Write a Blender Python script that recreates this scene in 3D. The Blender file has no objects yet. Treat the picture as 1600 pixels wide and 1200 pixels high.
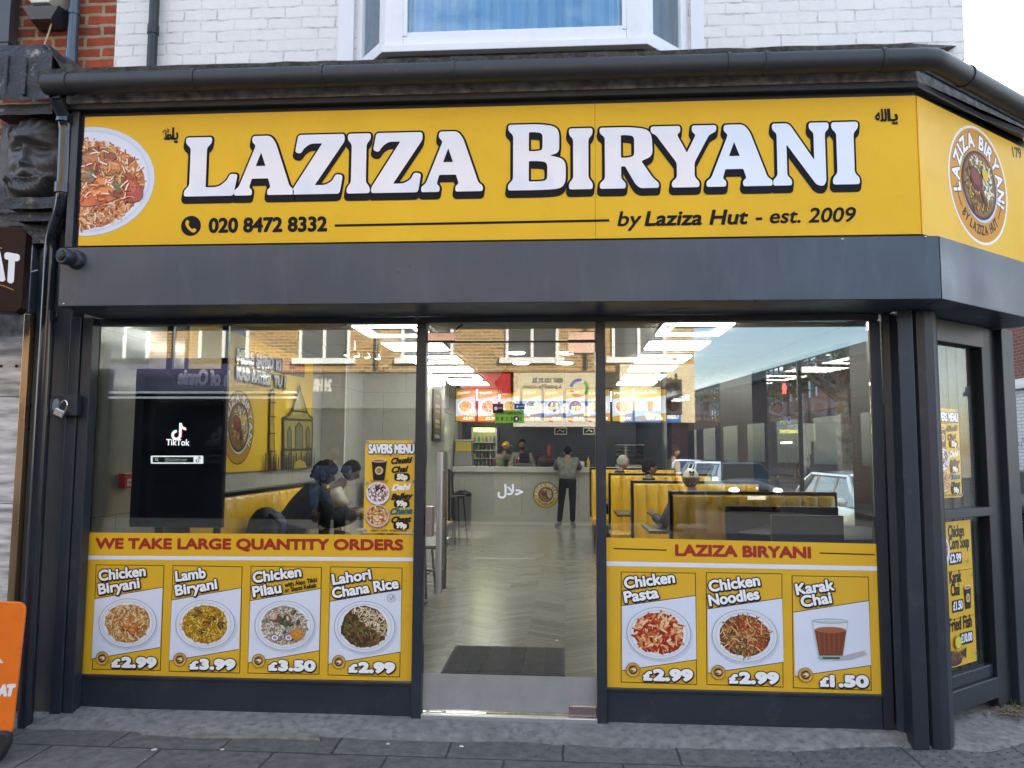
import bpy, bmesh, math, random
from mathutils import Vector, Matrix, noise
S = bpy.context.scene
COL = S.collection
rad = math.radians
V3 = Vector
random.seed(7)

# ---------------------------------------------------------------- camera
CAM = V3((0, -4.65, 1.62))
_p, _y, _r = rad(4.986), rad(3.932), .00476
FW = V3((-math.sin(_y) * math.cos(_p), math.cos(_y) * math.cos(_p), math.sin(_p)))
_r0 = V3((math.cos(_y), math.sin(_y), 0))
_u0 = _r0.cross(FW)
RT = _r0 * math.cos(_r) + _u0 * math.sin(_r)
UP = _u0 * math.cos(_r) - _r0 * math.sin(_r)
cd = bpy.data.cameras.new('camera')
cam = bpy.data.objects.new('camera', cd)
COL.objects.link(cam)
cd.sensor_width = 36
cd.lens = 27
cd.clip_start = .05
cd.clip_end = 2000
cam.matrix_world = Matrix(((RT.x, UP.x, -FW.x, CAM.x), (RT.y, UP.y, -FW.y, CAM.y), (RT.z, UP.z, -FW.z, CAM.z), (0, 0, 0, 1)))
S.camera = cam

# ---------------------------------------------------------------- sky, sun, exposure
SUN_EL, SUN_AZ = rad(21), rad(35)          # azimuth from +Y towards +X
W = bpy.data.worlds.new('World')
S.world = W
W.use_nodes = True
nt = W.node_tree
sky = nt.nodes.new('ShaderNodeTexSky')
sky.sky_type = 'NISHITA'
sky.sun_disc = False
sky.sun_elevation = SUN_EL
sky.sun_rotation = SUN_AZ
sky.air_density = 1.0
sky.dust_density = 1.6
sky.ozone_density = 1.6
# thin broken cloud laid over the sky dome, by direction
tc = nt.nodes.new('ShaderNodeTexCoord')
mp = nt.nodes.new('ShaderNodeMapping')
mp.inputs['Scale'].default_value = (1.6, 1.6, 6.5)
nz = nt.nodes.new('ShaderNodeTexNoise')
nz.inputs['Scale'].default_value = 2.3
nz.inputs['Detail'].default_value = 7
nz.inputs['Roughness'].default_value = .6
cr = nt.nodes.new('ShaderNodeValToRGB')
cr.color_ramp.elements[0].position = .46
cr.color_ramp.elements[1].position = .72
mx = nt.nodes.new('ShaderNodeMixRGB')
mx.inputs[2].default_value = (8.5, 8.7, 9.2, 1)
mu = nt.nodes.new('ShaderNodeMath')
mu.operation = 'MULTIPLY'
mu.inputs[1].default_value = .6
nt.links.new(tc.outputs['Generated'], mp.inputs[0])
nt.links.new(mp.outputs[0], nz.inputs[0])
nt.links.new(nz.outputs[0], cr.inputs[0])
nt.links.new(cr.outputs[0], mu.inputs[0])
nt.links.new(mu.outputs[0], mx.inputs[0])
nt.links.new(sky.outputs[0], mx.inputs[1])
bg = nt.nodes['Background']
nt.links.new(mx.outputs[0], bg.inputs[0])
bg.inputs[1].default_value = .15
sd = bpy.data.lights.new('sun', 'SUN')
sd.energy = 4.0
sd.angle = rad(.5)
sd.color = (1, .90, .76)
sun = bpy.data.objects.new('sun', sd)
COL.objects.link(sun)
_sd = V3((math.sin(SUN_AZ) * math.cos(SUN_EL), math.cos(SUN_AZ) * math.cos(SUN_EL), math.sin(SUN_EL)))
sun.rotation_euler = _sd.to_track_quat('Z', 'Y').to_euler()
sun.location = _sd * 60
S.view_settings.view_transform = 'Standard'
S.view_settings.look = 'None'
S.view_settings.exposure = 2.1
S.view_settings.gamma = 1
S.view_settings.use_curve_mapping = False

# ---------------------------------------------------------------- helpers
ORG = {}


def ray(px, py):
    return FW + RT * ((px - 800) / 1200) + UP * ((600 - py) / 1200)


class Plane:
    """a flat face of the place: origin, right, up; N points to the viewer's side"""
    def __init__(s, O, R, U):
        s.O, s.R, s.U = V3(O), V3(R).normalized(), V3(U).normalized()
        s.N = s.R.cross(s.U)

    def uv(s, px, py):
        d = ray(px, py)
        t = (s.O - CAM).dot(s.N) / d.dot(s.N)
        q = CAM + d * t - s.O
        return (q.dot(s.R), q.dot(s.U))

    def w(s, u, v, h=0.0):
        return s.O + s.R * u + s.U * v + s.N * h


def front(Y):
    return Plane((0, Y, 0), (1, 0, 0), (0, 0, 1))


def at(px, py, Y):
    u, v = front(Y).uv(px, py)
    return V3((u, Y, v))


def atz(px, py, z):
    d = ray(px, py)
    return CAM + d * ((z - CAM.z) / d.z)


def lin(h):
    if isinstance(h, str):
        h = [int(h[i:i + 2], 16) / 255 for i in (0, 2, 4)]
        return tuple(c / 12.92 if c <= .04045 else ((c + .055) / 1.055) ** 2.4 for c in h)
    return tuple(h)


def tag(o, label=None, cat=None, group=None, kind=None):
    if label: o['label'] = label
    if cat: o['category'] = cat
    if group: o['group'] = group
    if kind: o['kind'] = kind
    return o


def thing(name, label, cat, loc=(0, 0, 0), rz=0, group=None):
    o = bpy.data.objects.new(name, None)
    o.empty_display_size = .1
    COL.objects.link(o)
    o.location = loc
    o.rotation_euler = (0, 0, rz)
    ORG[o.name] = (V3(loc), rz)
    return tag(o, label, cat, group)


def dup(root, loc, rz=0, label=None, group=None):
    def cp(o, par):
        c = o.copy()
        COL.objects.link(c)
        c.parent = par
        for ch in o.children:
            cp(ch, c)
        return c
    r = root.copy()
    COL.objects.link(r)
    r.location = loc
    r.rotation_euler = (0, 0, rz)
    for ch in root.children:
        cp(ch, r)
    if label: r['label'] = label
    if group: r['group'] = group
    return r


class MB:
    def __init__(s):
        s.v, s.f, s.c = [], [], []

    def add(s, vs, fs, col=None):
        n = len(s.v)
        s.v += [tuple(x) for x in vs]
        s.f += [tuple(i + n for i in f) for f in fs]
        s.c += [col] * len(fs)
        return s

    def box(s, x0, x1, y0, y1, z0, z1, col=None, M=None):
        vs = [V3((x, y, z)) for z in (z0, z1) for y in (y0, y1) for x in (x0, x1)]
        if M is not None: vs = [M @ q for q in vs]
        return s.add(vs, [(0, 2, 3, 1), (4, 5, 7, 6), (0, 1, 5, 4), (2, 6, 7, 3), (0, 4, 6, 2), (1, 3, 7, 5)], col)

    def quad(s, a, b, c, d, col=None):
        return s.add([a, b, c, d], [(0, 1, 2, 3)], col)

    def slab(s, P, pts, h0, h1, col=None):
        """prism over a polygon given in a Plane's uv, from height h0 to h1"""
        n = len(pts)
        vs = [P.w(u, v, h0) for u, v in pts] + [P.w(u, v, h1) for u, v in pts]
        fs = [tuple(range(n - 1, -1, -1)), tuple(range(n, 2 * n))] + [(i, (i + 1) % n, n + (i + 1) % n, n + i) for i in range(n)]
        return s.add(vs, fs, col)

    def tube(s, pts, r, n=10, col=None, caps=True):
        pts = [V3(p) for p in pts]
        rs = r if isinstance(r, (list, tuple)) else [r] * len(pts)
        vs, fs = [], []
        t0 = (pts[1] - pts[0]).normalized()
        a = t0.orthogonal().normalized()
        for i, p in enumerate(pts):
            t = (pts[min(i + 1, len(pts) - 1)] - pts[max(i - 1, 0)]).normalized()
            a = (a - t * a.dot(t)).normalized()
            b = t.cross(a)
            vs += [p + (a * math.cos(k * 2 * math.pi / n) + b * math.sin(k * 2 * math.pi / n)) * rs[i] for k in range(n)]
        for i in range(len(pts) - 1):
            for k in range(n):
                k2 = (k + 1) % n
                fs.append((i * n + k, i * n + k2, (i + 1) * n + k2, (i + 1) * n + k))
        if caps:
            fs += [tuple(range(n - 1, -1, -1)), tuple(range((len(pts) - 1) * n, len(pts) * n))]
        return s.add(vs, fs, col)

    def lathe(s, prof, c=(0, 0, 0), n=20, M=None, col=None, sx=1, sy=1):
        vs, fs = [], []
        for r, z in prof:
            for k in range(n):
                q = V3((r * sx * math.cos(k * 2 * math.pi / n), r * sy * math.sin(k * 2 * math.pi / n), z))
                if M is not None: q = M @ q
                vs.append(q + V3(c))
        for i in range(len(prof) - 1):
            for k in range(n):
                k2 = (k + 1) % n
                fs.append((i * n + k, i * n + k2, (i + 1) * n + k2, (i + 1) * n + k))
        fs += [tuple(range(n - 1, -1, -1)), tuple(range((len(prof) - 1) * n, len(prof) * n))]
        return s.add(vs, fs, col)

    def ball(s, c, r, n=12, m=8, sc=(1, 1, 1), col=None, f=None):
        prof = [(math.sin(math.pi * i / m), -math.cos(math.pi * i / m)) for i in range(m + 1)]
        vs, fs = [], []
        for a, z in prof:
            for k in range(n):
                q = V3((a * math.cos(k * 2 * math.pi / n), a * math.sin(k * 2 * math.pi / n), z))
                d = f(q) if f else 1
                vs.append(V3(c) + V3((q.x * sc[0], q.y * sc[1], q.z * sc[2])) * r * d)
        for i in range(m):
            for k in range(n):
                k2 = (k + 1) % n
                fs.append((i * n + k, i * n + k2, (i + 1) * n + k2, (i + 1) * n + k))
        return s.add(vs, fs, col)

    def build(s, name, mat, parent=None, smooth=False, bevel=0, local=False, seg=2):
        me = bpy.data.meshes.new(name)
        off = V3((0, 0, 0))
        inv = None
        if parent is not None and parent.name in ORG:
            off, rz = ORG[parent.name]
            if not local and rz: inv = Matrix.Rotation(-rz, 3, 'Z')
        if local:
            vs = s.v
        else:
            vs = [tuple(inv @ (V3(q) - off)) if inv else tuple(V3(q) - off) for q in s.v]
        me.from_pydata(vs, [], s.f)
        if any(c is not None for c in s.c):
            at_ = me.color_attributes.new('Col', 'FLOAT_COLOR', 'CORNER')
            data = []
            for f, c in zip(s.f, s.c):
                data += list(tuple(c or (.5, .5, .5))[:3] + (1,)) * len(f)
            at_.data.foreach_set('color', data)
        if smooth:
            me.polygons.foreach_set('use_smooth', [True] * len(me.polygons))
            try:
                me.set_sharp_from_angle(angle=rad(40))
            except Exception:
                pass
        me.materials.append(mat)
        me.update()
        o = bpy.data.objects.new(name, me)
        COL.objects.link(o)
        if parent is not None:
            o.parent = parent
            ORG[o.name] = ORG.get(parent.name, (V3((0, 0, 0)), 0))
        else:
            ORG[o.name] = (V3((0, 0, 0)), 0)
        if bevel:
            b = o.modifiers.new('bevel', 'BEVEL')
            b.width = bevel
            b.segments = seg
            b.limit_method = 'ANGLE'
            b.angle_limit = rad(50)
            b.harden_normals = False
        return o


# ---------------------------------------------------------------- materials
def mat(name, col, rough=.5, metal=0, var=0, vscale=4, bump=0, bscale=60, coat=0, spec=.5, emit=None, dirt=0, dirtcol='3a3631', dscale=3, rvar=0, dlo=.55, streak=None):
    m = bpy.data.materials.new(name)
    m.use_nodes = True
    t = m.node_tree
    b = t.nodes['Principled BSDF']
    c = lin(col)
    b.inputs['Base Color'].default_value = (*c, 1)
    b.inputs['Roughness'].default_value = rough
    b.inputs['Metallic'].default_value = metal
    b.inputs['Specular IOR Level'].default_value = spec
    b.inputs['Coat Weight'].default_value = coat
    b.inputs['Coat Roughness'].default_value = .06
    L = t.links.new
    g = None
    if var or bump or dirt or rvar:
        g = t.nodes.new('ShaderNodeNewGeometry')
    out = None
    if var:
        n = t.nodes.new('ShaderNodeTexNoise')
        n.inputs['Scale'].default_value = vscale
        n.inputs['Detail'].default_value = 6
        L(g.outputs['Position'], n.inputs['Vector'])
        r = t.nodes.new('ShaderNodeMapRange')
        r.inputs[1].default_value, r.inputs[2].default_value = .3, .7
        r.inputs[3].default_value, r.inputs[4].default_value = 1 - var, 1 + var
        L(n.outputs[0], r.inputs[0])
        x = t.nodes.new('ShaderNodeVectorMath')
        x.operation = 'SCALE'
        x.inputs[0].default_value = c
        L(r.outputs[0], x.inputs['Scale'])
        out = x.outputs[0]
    if dirt:
        n = t.nodes.new('ShaderNodeTexNoise')
        n.inputs['Scale'].default_value = dscale
        n.inputs['Detail'].default_value = 9
        n.inputs['Roughness'].default_value = .7
        if streak:
            q = t.nodes.new('ShaderNodeMapping')
            q.inputs['Scale'].default_value = streak
            L(g.outputs['Position'], q.inputs[0])
            L(q.outputs[0], n.inputs['Vector'])
        else:
            L(g.outputs['Position'], n.inputs['Vector'])
        r = t.nodes.new('ShaderNodeMapRange')
        r.inputs[1].default_value, r.inputs[2].default_value = dlo, dlo + .2
        r.inputs[3].default_value, r.inputs[4].default_value = 0, dirt
        L(n.outputs[0], r.inputs[0])
        x = t.nodes.new('ShaderNodeMixRGB')
        x.inputs[1].default_value = (*c, 1)
        if out: L(out, x.inputs[1])
        x.inputs[2].default_value = (*lin(dirtcol), 1)
        L(r.outputs[0], x.inputs[0])
        out = x.outputs[0]
    if out: L(out, b.inputs['Base Color'])
    if rvar:
        n = t.nodes.new('ShaderNodeTexNoise')
        n.inputs['Scale'].default_value = 2.5
        n.inputs['Detail'].default_value = 5
        L(g.outputs['Position'], n.inputs['Vector'])
        r = t.nodes.new('ShaderNodeMapRange')
        r.inputs[1].default_value, r.inputs[2].default_value = .3, .7
        r.inputs[3].default_value, r.inputs[4].default_value = max(.02, rough - rvar), rough + rvar
        L(n.outputs[0], r.inputs[0])
        L(r.outputs[0], b.inputs['Roughness'])
    if bump:
        n = t.nodes.new('ShaderNodeTexNoise')
        n.inputs['Scale'].default_value = bscale
        n.inputs['Detail'].default_value = 5
        L(g.outputs['Position'], n.inputs['Vector'])
        k = t.nodes.new('ShaderNodeBump')
        k.inputs['Strength'].default_value = bump
        k.inputs['Distance'].default_value = .01
        L(n.outputs[0], k.inputs['Height'])
        L(k.outputs[0], b.inputs['Normal'])
    if emit:
        b.inputs['Emission Color'].default_value = (*c, 1)
        b.inputs['Emission Strength'].default_value = emit
    return m


def spots(m, col, scale, radius, share):
    """small round flecks (gum, grit) scattered over a material"""
    t = m.node_tree
    b = t.nodes['Principled BSDF']
    src = b.inputs['Base Color'].links[0].from_socket
    g = t.nodes.new('ShaderNodeNewGeometry')
    v = t.nodes.new('ShaderNodeTexVoronoi')
    v.inputs['Scale'].default_value = scale
    t.links.new(g.outputs['Position'], v.inputs['Vector'])
    a = t.nodes.new('ShaderNodeMath')
    a.operation = 'LESS_THAN'
    a.inputs[1].default_value = radius
    t.links.new(v.outputs['Distance'], a.inputs[0])
    sp = t.nodes.new('ShaderNodeSeparateColor')
    t.links.new(v.outputs['Color'], sp.inputs[0])
    c = t.nodes.new('ShaderNodeMath')
    c.operation = 'LESS_THAN'
    c.inputs[1].default_value = share
    t.links.new(sp.outputs[0], c.inputs[0])
    k = t.nodes.new('ShaderNodeMath')
    k.operation = 'MULTIPLY'
    t.links.new(a.outputs[0], k.inputs[0])
    t.links.new(c.outputs[0], k.inputs[1])
    x = t.nodes.new('ShaderNodeMixRGB')
    x.inputs[2].default_value = (*lin(col), 1)
    t.links.new(k.outputs[0], x.inputs[0])
    t.links.new(src, x.inputs[1])
    t.links.new(x.outputs[0], b.inputs['Base Color'])
    return m


def printmat(name, rough=.35, coat=.3, emit=0, spec=.5):
    m = bpy.data.materials.new(name)
    m.use_nodes = True
    t = m.node_tree
    b = t.nodes['Principled BSDF']
    a = t.nodes.new('ShaderNodeAttribute')
    a.attribute_name = 'Col'
    t.links.new(a.outputs['Color'], b.inputs['Base Color'])
    b.inputs['Roughness'].default_value = rough
    b.inputs['Coat Weight'].default_value = coat
    b.inputs['Coat Roughness'].default_value = .05
    b.inputs['Specular IOR Level'].default_value = spec
    if emit:
        t.links.new(a.outputs['Color'], b.inputs['Emission Color'])
        b.inputs['Emission Strength'].default_value = emit
    return m


def brickmat(name, c1, c2, mortar, bw=.225, bh=.075, mort=.010, axes='XZ', white=False, bump=.5, rough=.85, vr=(.65, 1.3)):
    m = bpy.data.materials.new(name)
    m.use_nodes = True
    t = m.node_tree
    b = t.nodes['Principled BSDF']
    b.inputs['Roughness'].default_value = rough
    L = t.links.new
    g = t.nodes.new('ShaderNodeNewGeometry')
    sp = t.nodes.new('ShaderNodeSeparateXYZ')
    L(g.outputs['Position'], sp.inputs[0])
    cb = t.nodes.new('ShaderNodeCombineXYZ')
    L(sp.outputs[axes[0]], cb.inputs[0])
    L(sp.outputs[axes[1]], cb.inputs[1])
    # wobble the joints a little
    n0 = t.nodes.new('ShaderNodeTexNoise')
    n0.inputs['Scale'].default_value = 9
    L(g.outputs['Position'], n0.inputs['Vector'])
    vs = t.nodes.new('ShaderNodeVectorMath')
    vs.operation = 'MULTIPLY_ADD'
    vs.inputs[1].default_value = (.022, .022, 0)
    L(n0.outputs['Color'], vs.inputs[0])
    L(cb.outputs[0], vs.inputs[2])
    k = t.nodes.new('ShaderNodeTexBrick')
    k.offset = .5
    k.inputs['Scale'].default_value = 1
    k.inputs['Brick Width'].default_value = bw
    k.inputs['Row Height'].default_value = bh
    k.inputs['Mortar Size'].default_value = mort
    k.inputs['Mortar Smooth'].default_value = .25
    k.inputs['Bias'].default_value = -.1
    k.inputs['Color1'].default_value = (*lin(c1), 1)
    k.inputs['Color2'].default_value = (*lin(c2), 1)
    k.inputs['Mortar'].default_value = (*lin(mortar), 1)
    L(vs.outputs[0], k.inputs['Vector'])
    n = t.nodes.new('ShaderNodeTexNoise')
    n.inputs['Scale'].default_value = 14
    n.inputs['Detail'].default_value = 8
    n.inputs['Roughness'].default_value = .65
    L(g.outputs['Position'], n.inputs['Vector'])
    col = k.outputs['Color']
    if white:
        # cracked, flaking paint: thin dark breaks where the joint and a coarse noise agree
        n2 = t.nodes.new('ShaderNodeTexNoise')
        n2.inputs['Scale'].default_value = 5
        n2.inputs['Detail'].default_value = 10
        n2.inputs['Roughness'].default_value = .75
        L(g.outputs['Position'], n2.inputs['Vector'])
        r1 = t.nodes.new('ShaderNodeMapRange')
        r1.inputs[1].default_value, r1.inputs[2].default_value = .47, .64
        L(n2.outputs[0], r1.inputs[0])
        mm = t.nodes.new('ShaderNodeMath')
        mm.operation = 'MULTIPLY'
        L(k.outputs['Fac'], mm.inputs[0])
        L(r1.outputs[0], mm.inputs[1])
        m2 = t.nodes.new('ShaderNodeMath')
        m2.operation = 'MULTIPLY'
        m2.inputs[1].default_value = .6
        L(mm.outputs[0], m2.inputs[0])
        x = t.nodes.new('ShaderNodeMixRGB')
        L(m2.outputs[0], x.inputs[0])
        L(col, x.inputs[1])
        x.inputs[2].default_value = (*lin('6b6660'), 1)
        col = x.outputs[0]
    r = t.nodes.new('ShaderNodeMapRange')
    r.inputs[1].default_value, r.inputs[2].default_value = .25, .75
    r.inputs[3].default_value, r.inputs[4].default_value = (.93, 1.04) if white else vr
    L(n.outputs[0], r.inputs[0])
    sc = t.nodes.new('ShaderNodeVectorMath')
    sc.operation = 'SCALE'
    L(col, sc.inputs[0])
    L(r.outputs[0], sc.inputs['Scale'])
    L(sc.outputs[0], b.inputs['Base Color'])
    hh = t.nodes.new('ShaderNodeMath')
    hh.operation = 'MULTIPLY_ADD'
    hh.inputs[1].default_value = -1
    L(k.outputs['Fac'], hh.inputs[0])
    L(n.outputs[0], hh.inputs[2])
    bp = t.nodes.new('ShaderNodeBump')
    bp.inputs['Strength'].default_value = bump
    bp.inputs['Distance'].default_value = .008
    L(hh.outputs[0], bp.inputs['Height'])
    L(bp.outputs[0], b.inputs['Normal'])
    return m


def glassmat(name, base=.07, tint=(1, 1, 1), k=1.0, rough=0.0):
    m = bpy.data.materials.new(name)
    m.use_nodes = True
    t = m.node_tree
    t.nodes.remove(t.nodes['Principled BSDF'])
    o = t.nodes['Material Output']
    tr = t.nodes.new('ShaderNodeBsdfTransparent')
    tr.inputs[0].default_value = (*tint, 1)
    gl = t.nodes.new('ShaderNodeBsdfGlossy')
    gl.inputs['Roughness'].default_value = rough
    fr = t.nodes.new('ShaderNodeFresnel')
    fr.inputs[0].default_value = 1.5
    ma = t.nodes.new('ShaderNodeMath')
    ma.operation = 'MULTIPLY_ADD'
    ma.inputs[1].default_value = k
    ma.inputs[2].default_value = base
    ma.use_clamp = True
    mi = t.nodes.new('ShaderNodeMixShader')
    t.links.new(fr.outputs[0], ma.inputs[0])
    t.links.new(ma.outputs[0], mi.inputs[0])
    t.links.new(tr.outputs[0], mi.inputs[1])
    t.links.new(gl.outputs[0], mi.inputs[2])
    t.links.new(mi.outputs[0], o.inputs[0])
    return m


def emitmat(name, col, s):
    m = bpy.data.materials.new(name)
    m.use_nodes = True
    b = m.node_tree.nodes['Principled BSDF']
    b.inputs['Base Color'].default_value = (*lin(col), 1)
    b.inputs['Emission Color'].default_value = (*lin(col), 1)
    b.inputs['Emission Strength'].default_value = s
    return m


PRINT = printmat('printed_vinyl', .35, .35)
PRINT_GLOSS = printmat('printed_acrylic', .4, .0, spec=.12)
SCREEN = printmat('lit_menu_screen', .3, .3, .22)

# ---------------------------------------------------------------- lettering
_tc = {}


def glyphs(txt):
    """outline of a line of lettering from Blender's own font: verts scaled so cap height = 1, bbox x from 0"""
    if txt in _tc: return _tc[txt]
    cu = bpy.data.curves.new('lettering', 'FONT')
    cu.body = txt
    cu.resolution_u = 4
    ob = bpy.data.objects.new('lettering', cu)
    COL.objects.link(ob)
    dg = bpy.context.evaluated_depsgraph_get()
    me = bpy.data.meshes.new_from_object(ob.evaluated_get(dg))
    vs = [(v.co.x, v.co.y) for v in me.vertices]
    fs = [tuple(p.vertices) for p in me.polygons]
    bpy.data.objects.remove(ob)
    bpy.data.curves.remove(cu)
    bpy.data.meshes.remove(me)
    if not vs:
        vs, fs = [(0, 0), (1, 0), (1, 1)], []
    x0 = min(a for a, b in vs)
    x1 = max(a for a, b in vs)
    H = .665
    _tc[txt] = ([((a - x0) / H, b / H) for a, b in vs], fs, (x1 - x0) / H)
    return _tc[txt]


DL = .0003


class Art:
    """printed artwork on a Plane: coloured faces stacked in thin layers"""
    def __init__(s, P, h=.001, clip=None):
        s.P, s.h, s.m, s.k, s.clip = P, h, MB(), 0, clip

    def lift(s):
        s.k += 1
        return s.h + s.k * DL

    def _clip(s, pts):
        if not s.clip: return pts
        for ax, val, sg in s.clip:
            out = []
            for i in range(len(pts)):
                a, b = pts[i - 1], pts[i]
                da, db = (a[ax] - val) * sg, (b[ax] - val) * sg
                if (da < 0) != (db < 0):
                    t = da / (da - db)
                    out.append((a[0] + (b[0] - a[0]) * t, a[1] + (b[1] - a[1]) * t))
                if db >= 0: out.append(b)
            pts = out
            if len(pts) < 3: return []
        return pts

    def poly(s, pts, col, h=None):
        pts = s._clip(pts)
        if len(pts) < 3: return s
        h = s.lift() if h is None else h
        a = sum(pts[i - 1][0] * pts[i][1] - pts[i][0] * pts[i - 1][1] for i in range(len(pts)))
        if a < 0: pts = pts[::-1]
        s.m.add([s.P.w(u, v, h) for u, v in pts], [tuple(range(len(pts)))], lin(col))
        return s

    def px(s, pts, col, h=None):
        return s.poly([s.P.uv(*q) for q in pts], col, h)

    def line(s, pts, w, col, h=None):
        h = s.lift() if h is None else h
        for a, b in zip(pts, pts[1:]):
            d = V3((b[0] - a[0], b[1] - a[1], 0))
            if d.length < 1e-6: continue
            d.normalize()
            nx, ny = -d.y * w / 2, d.x * w / 2
            e = d * w * .25
            s.poly([(a[0] + nx - e.x, a[1] + ny - e.y), (a[0] - nx - e.x, a[1] - ny - e.y), (b[0] - nx + e.x, b[1] - ny + e.y), (b[0] + nx + e.x, b[1] + ny + e.y)], col, h)
            h += 2e-5
        return s

    def pxline(s, pts, w, col):
        return s.line([s.P.uv(*q) for q in pts], w, col)

    def ell(s, c, rx, ry, col, n=40, h=None, a0=0, a1=360, rot=0):
        full = abs(a1 - a0) >= 360
        q = []
        for i in range(n if full else n + 1):
            a = rad(a0 + (a1 - a0) * i / n)
            x, y = rx * math.cos(a), ry * math.sin(a)
            q.append((c[0] + x * math.cos(rot) - y * math.sin(rot), c[1] + x * math.sin(rot) + y * math.cos(rot)))
        return s.poly(q, col, h)

    def ring(s, c, rx, ry, w, col, n=48, a0=0, a1=360):
        h = s.lift()
        for i in range(n):
            a, b = rad(a0 + (a1 - a0) * i / n), rad(a0 + (a1 - a0) * (i + 1) / n)
            p = lambda t, k: (c[0] + (rx - k) * math.cos(t), c[1] + (ry - k) * math.sin(t))
            s.poly([p(a, 0), p(b, 0), p(b, w), p(a, w)], col, h)
        return s

    def glyph(s, txt, f, col, bold=0, shift=(0, 0), bn=10):
        """f maps glyph coordinates (x 0..w, y 0..1 cap) to uv; bold = spread in metres"""
        vs, fs, w = glyphs(txt)
        h = s.lift()
        offs = [(0, 0)]
        if bold:
            offs += [(bold * math.cos(i * 2 * math.pi / bn), bold * math.sin(i * 2 * math.pi / bn)) for i in range(bn)]
        c = lin(col)
        for j, (dx, dy) in enumerate(offs):
            hh = h + j * 1.5e-5
            q = []
            for x, y in vs:
                u, v = f(x, y)
                q.append(s.P.w(u + dx + shift[0], v + dy + shift[1], hh))
            s.m.add(q, fs, c)
        return s

    def text(s, txt, p0, p1, cap, col, bold=0, outline=None, ow=0, drop=None, shear=0, slant_up=False):
        """baseline runs p0..p1 in uv, cap height in metres"""
        w = glyphs(txt)[2]
        d = V3((p1[0] - p0[0], p1[1] - p0[1], 0))
        L = d.length
        d.normalize()
        up = V3((0, 1, 0)) if slant_up else V3((-d.y, d.x, 0))
        kx = L / w

        def f(x, y):
            xx = x * kx + y * cap * shear
            return (p0[0] + d.x * xx + up.x * y * cap, p0[1] + d.y * xx + up.y * y * cap)
        if outline:
            if drop: s.glyph(txt, f, outline, bold + ow, shift=drop)
            s.glyph(txt, f, outline, bold + ow)
        s.glyph(txt, f, col, bold)
        return s

    def pxtext(s, txt, q0, q1, cap_px, col, bold=0, **k):
        """same, baseline ends and cap height as seen in the photo, measured on this plane"""
        p0, p1 = s.P.uv(*q0), s.P.uv(*q1)
        t = s.P.uv(q0[0], q0[1] - cap_px)
        return s.text(txt, p0, p1, math.hypot(t[0] - p0[0], t[1] - p0[1]), col, bold, **k)

    def arc(s, txt, c, r, a_mid, span, cap, col, bold=0, outline=None, ow=0, inside=False, sy=1.0, condense=1.0):
        """letters round a circle; angle in degrees, clockwise reading on top, inside=True reads along the bottom"""
        ws = [glyphs(ch)[2] if ch != ' ' else .35 for ch in txt]
        gap = .16
        tot = sum(ws) + gap * (len(txt) - 1)
        pos = 0
        k0 = s.k
        for ch, w in zip(txt, ws):
            s.k = k0
            mid = (pos + w / 2) / tot
            pos += w + gap
            if ch == ' ': continue
            a = a_mid + (span / 2 - span * mid) * (-1 if inside else 1)
            t = rad(a)
            o = V3((math.cos(t), math.sin(t), 0))
            u = -o if inside else o
            rt = V3((u.y, -u.x, 0))
            k = span / 360 * 2 * math.pi * r / tot
            b = o * (r + (cap if inside else 0))

            def f(x, y):
                q = b + rt * ((x - w / 2) * k) + u * (y * cap)
                return (c[0] + q.x, c[1] + q.y * sy)
            if outline: s.glyph(ch, f, outline, bold + ow, bn=8)
            s.glyph(ch, f, col, bold, bn=8)
        return s

    def blob(s, c, rx, ry, col, rough=.25, n=14, rot=0, h=None, seed=None):
        rnd = random.Random(seed) if seed is not None else random
        q = []
        ph = [rnd.uniform(-1, 1) for _ in range(4)]
        for i in range(n):
            t = 2 * math.pi * i / n
            k = 1 + rough * (ph[0] * math.sin(2 * t + ph[1] * 3) * .5 + ph[2] * math.sin(3 * t + ph[3] * 3) * .5) + rnd.uniform(-1, 1) * rough * .25
            x, y = rx * k * math.cos(t), ry * k * math.sin(t)
            q.append((c[0] + x * math.cos(rot) - y * math.sin(rot), c[1] + x * math.sin(rot) + y * math.cos(rot)))
        return s.poly(q, col, h)

    def grains(s, c, rx, ry, pal, n, gl, gw, seed=1, inside=None, curved=False, edge=.93):
        rnd = random.Random(seed)
        base = s.lift()
        span = .0013
        for i in range(n):
            rr = math.sqrt(rnd.random()) * (1 + .08 * rnd.uniform(-1, 1)) * edge
            t = rnd.uniform(0, 2 * math.pi)
            x, y = c[0] + rx * rr * math.cos(t), c[1] + ry * rr * math.sin(t)
            if inside and not inside((x - c[0]) / rx, (y - c[1]) / ry): continue
            a = rnd.uniform(0, math.pi)
            L = gl * rnd.uniform(.7, 1.3)
            w = gw * rnd.uniform(.8, 1.2)
            h = base + span * i / n
            col = pal[min(int(rnd.random() * len(pal)), len(pal) - 1)]
            ca, sa = math.cos(a), math.sin(a)
            if curved:
                pts = []
                bend = rnd.uniform(-.5, .5)
                for j in range(5):
                    tt = (j / 4 - .5) * L
                    pts.append((tt, bend * (tt * tt / L - L / 8)))
                pts = [(x + p * ca - q * sa, y + p * sa + q * ca) for p, q in pts]
                s.line(pts, w, col, h)
            else:
                q = [(-L / 2, 0), (-L * .3, -w / 2), (L * .3, -w / 2), (L / 2, 0), (L * .3, w / 2), (-L * .3, w / 2)]
                s.poly([(x + p * ca - r * sa, y + p * sa + r * ca) for p, r in q], col, h)
        s.k += 5
        return s

    def build(s, name, parent, mat_=None):
        return s.m.build(name, mat_ or PRINT, parent)
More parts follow.
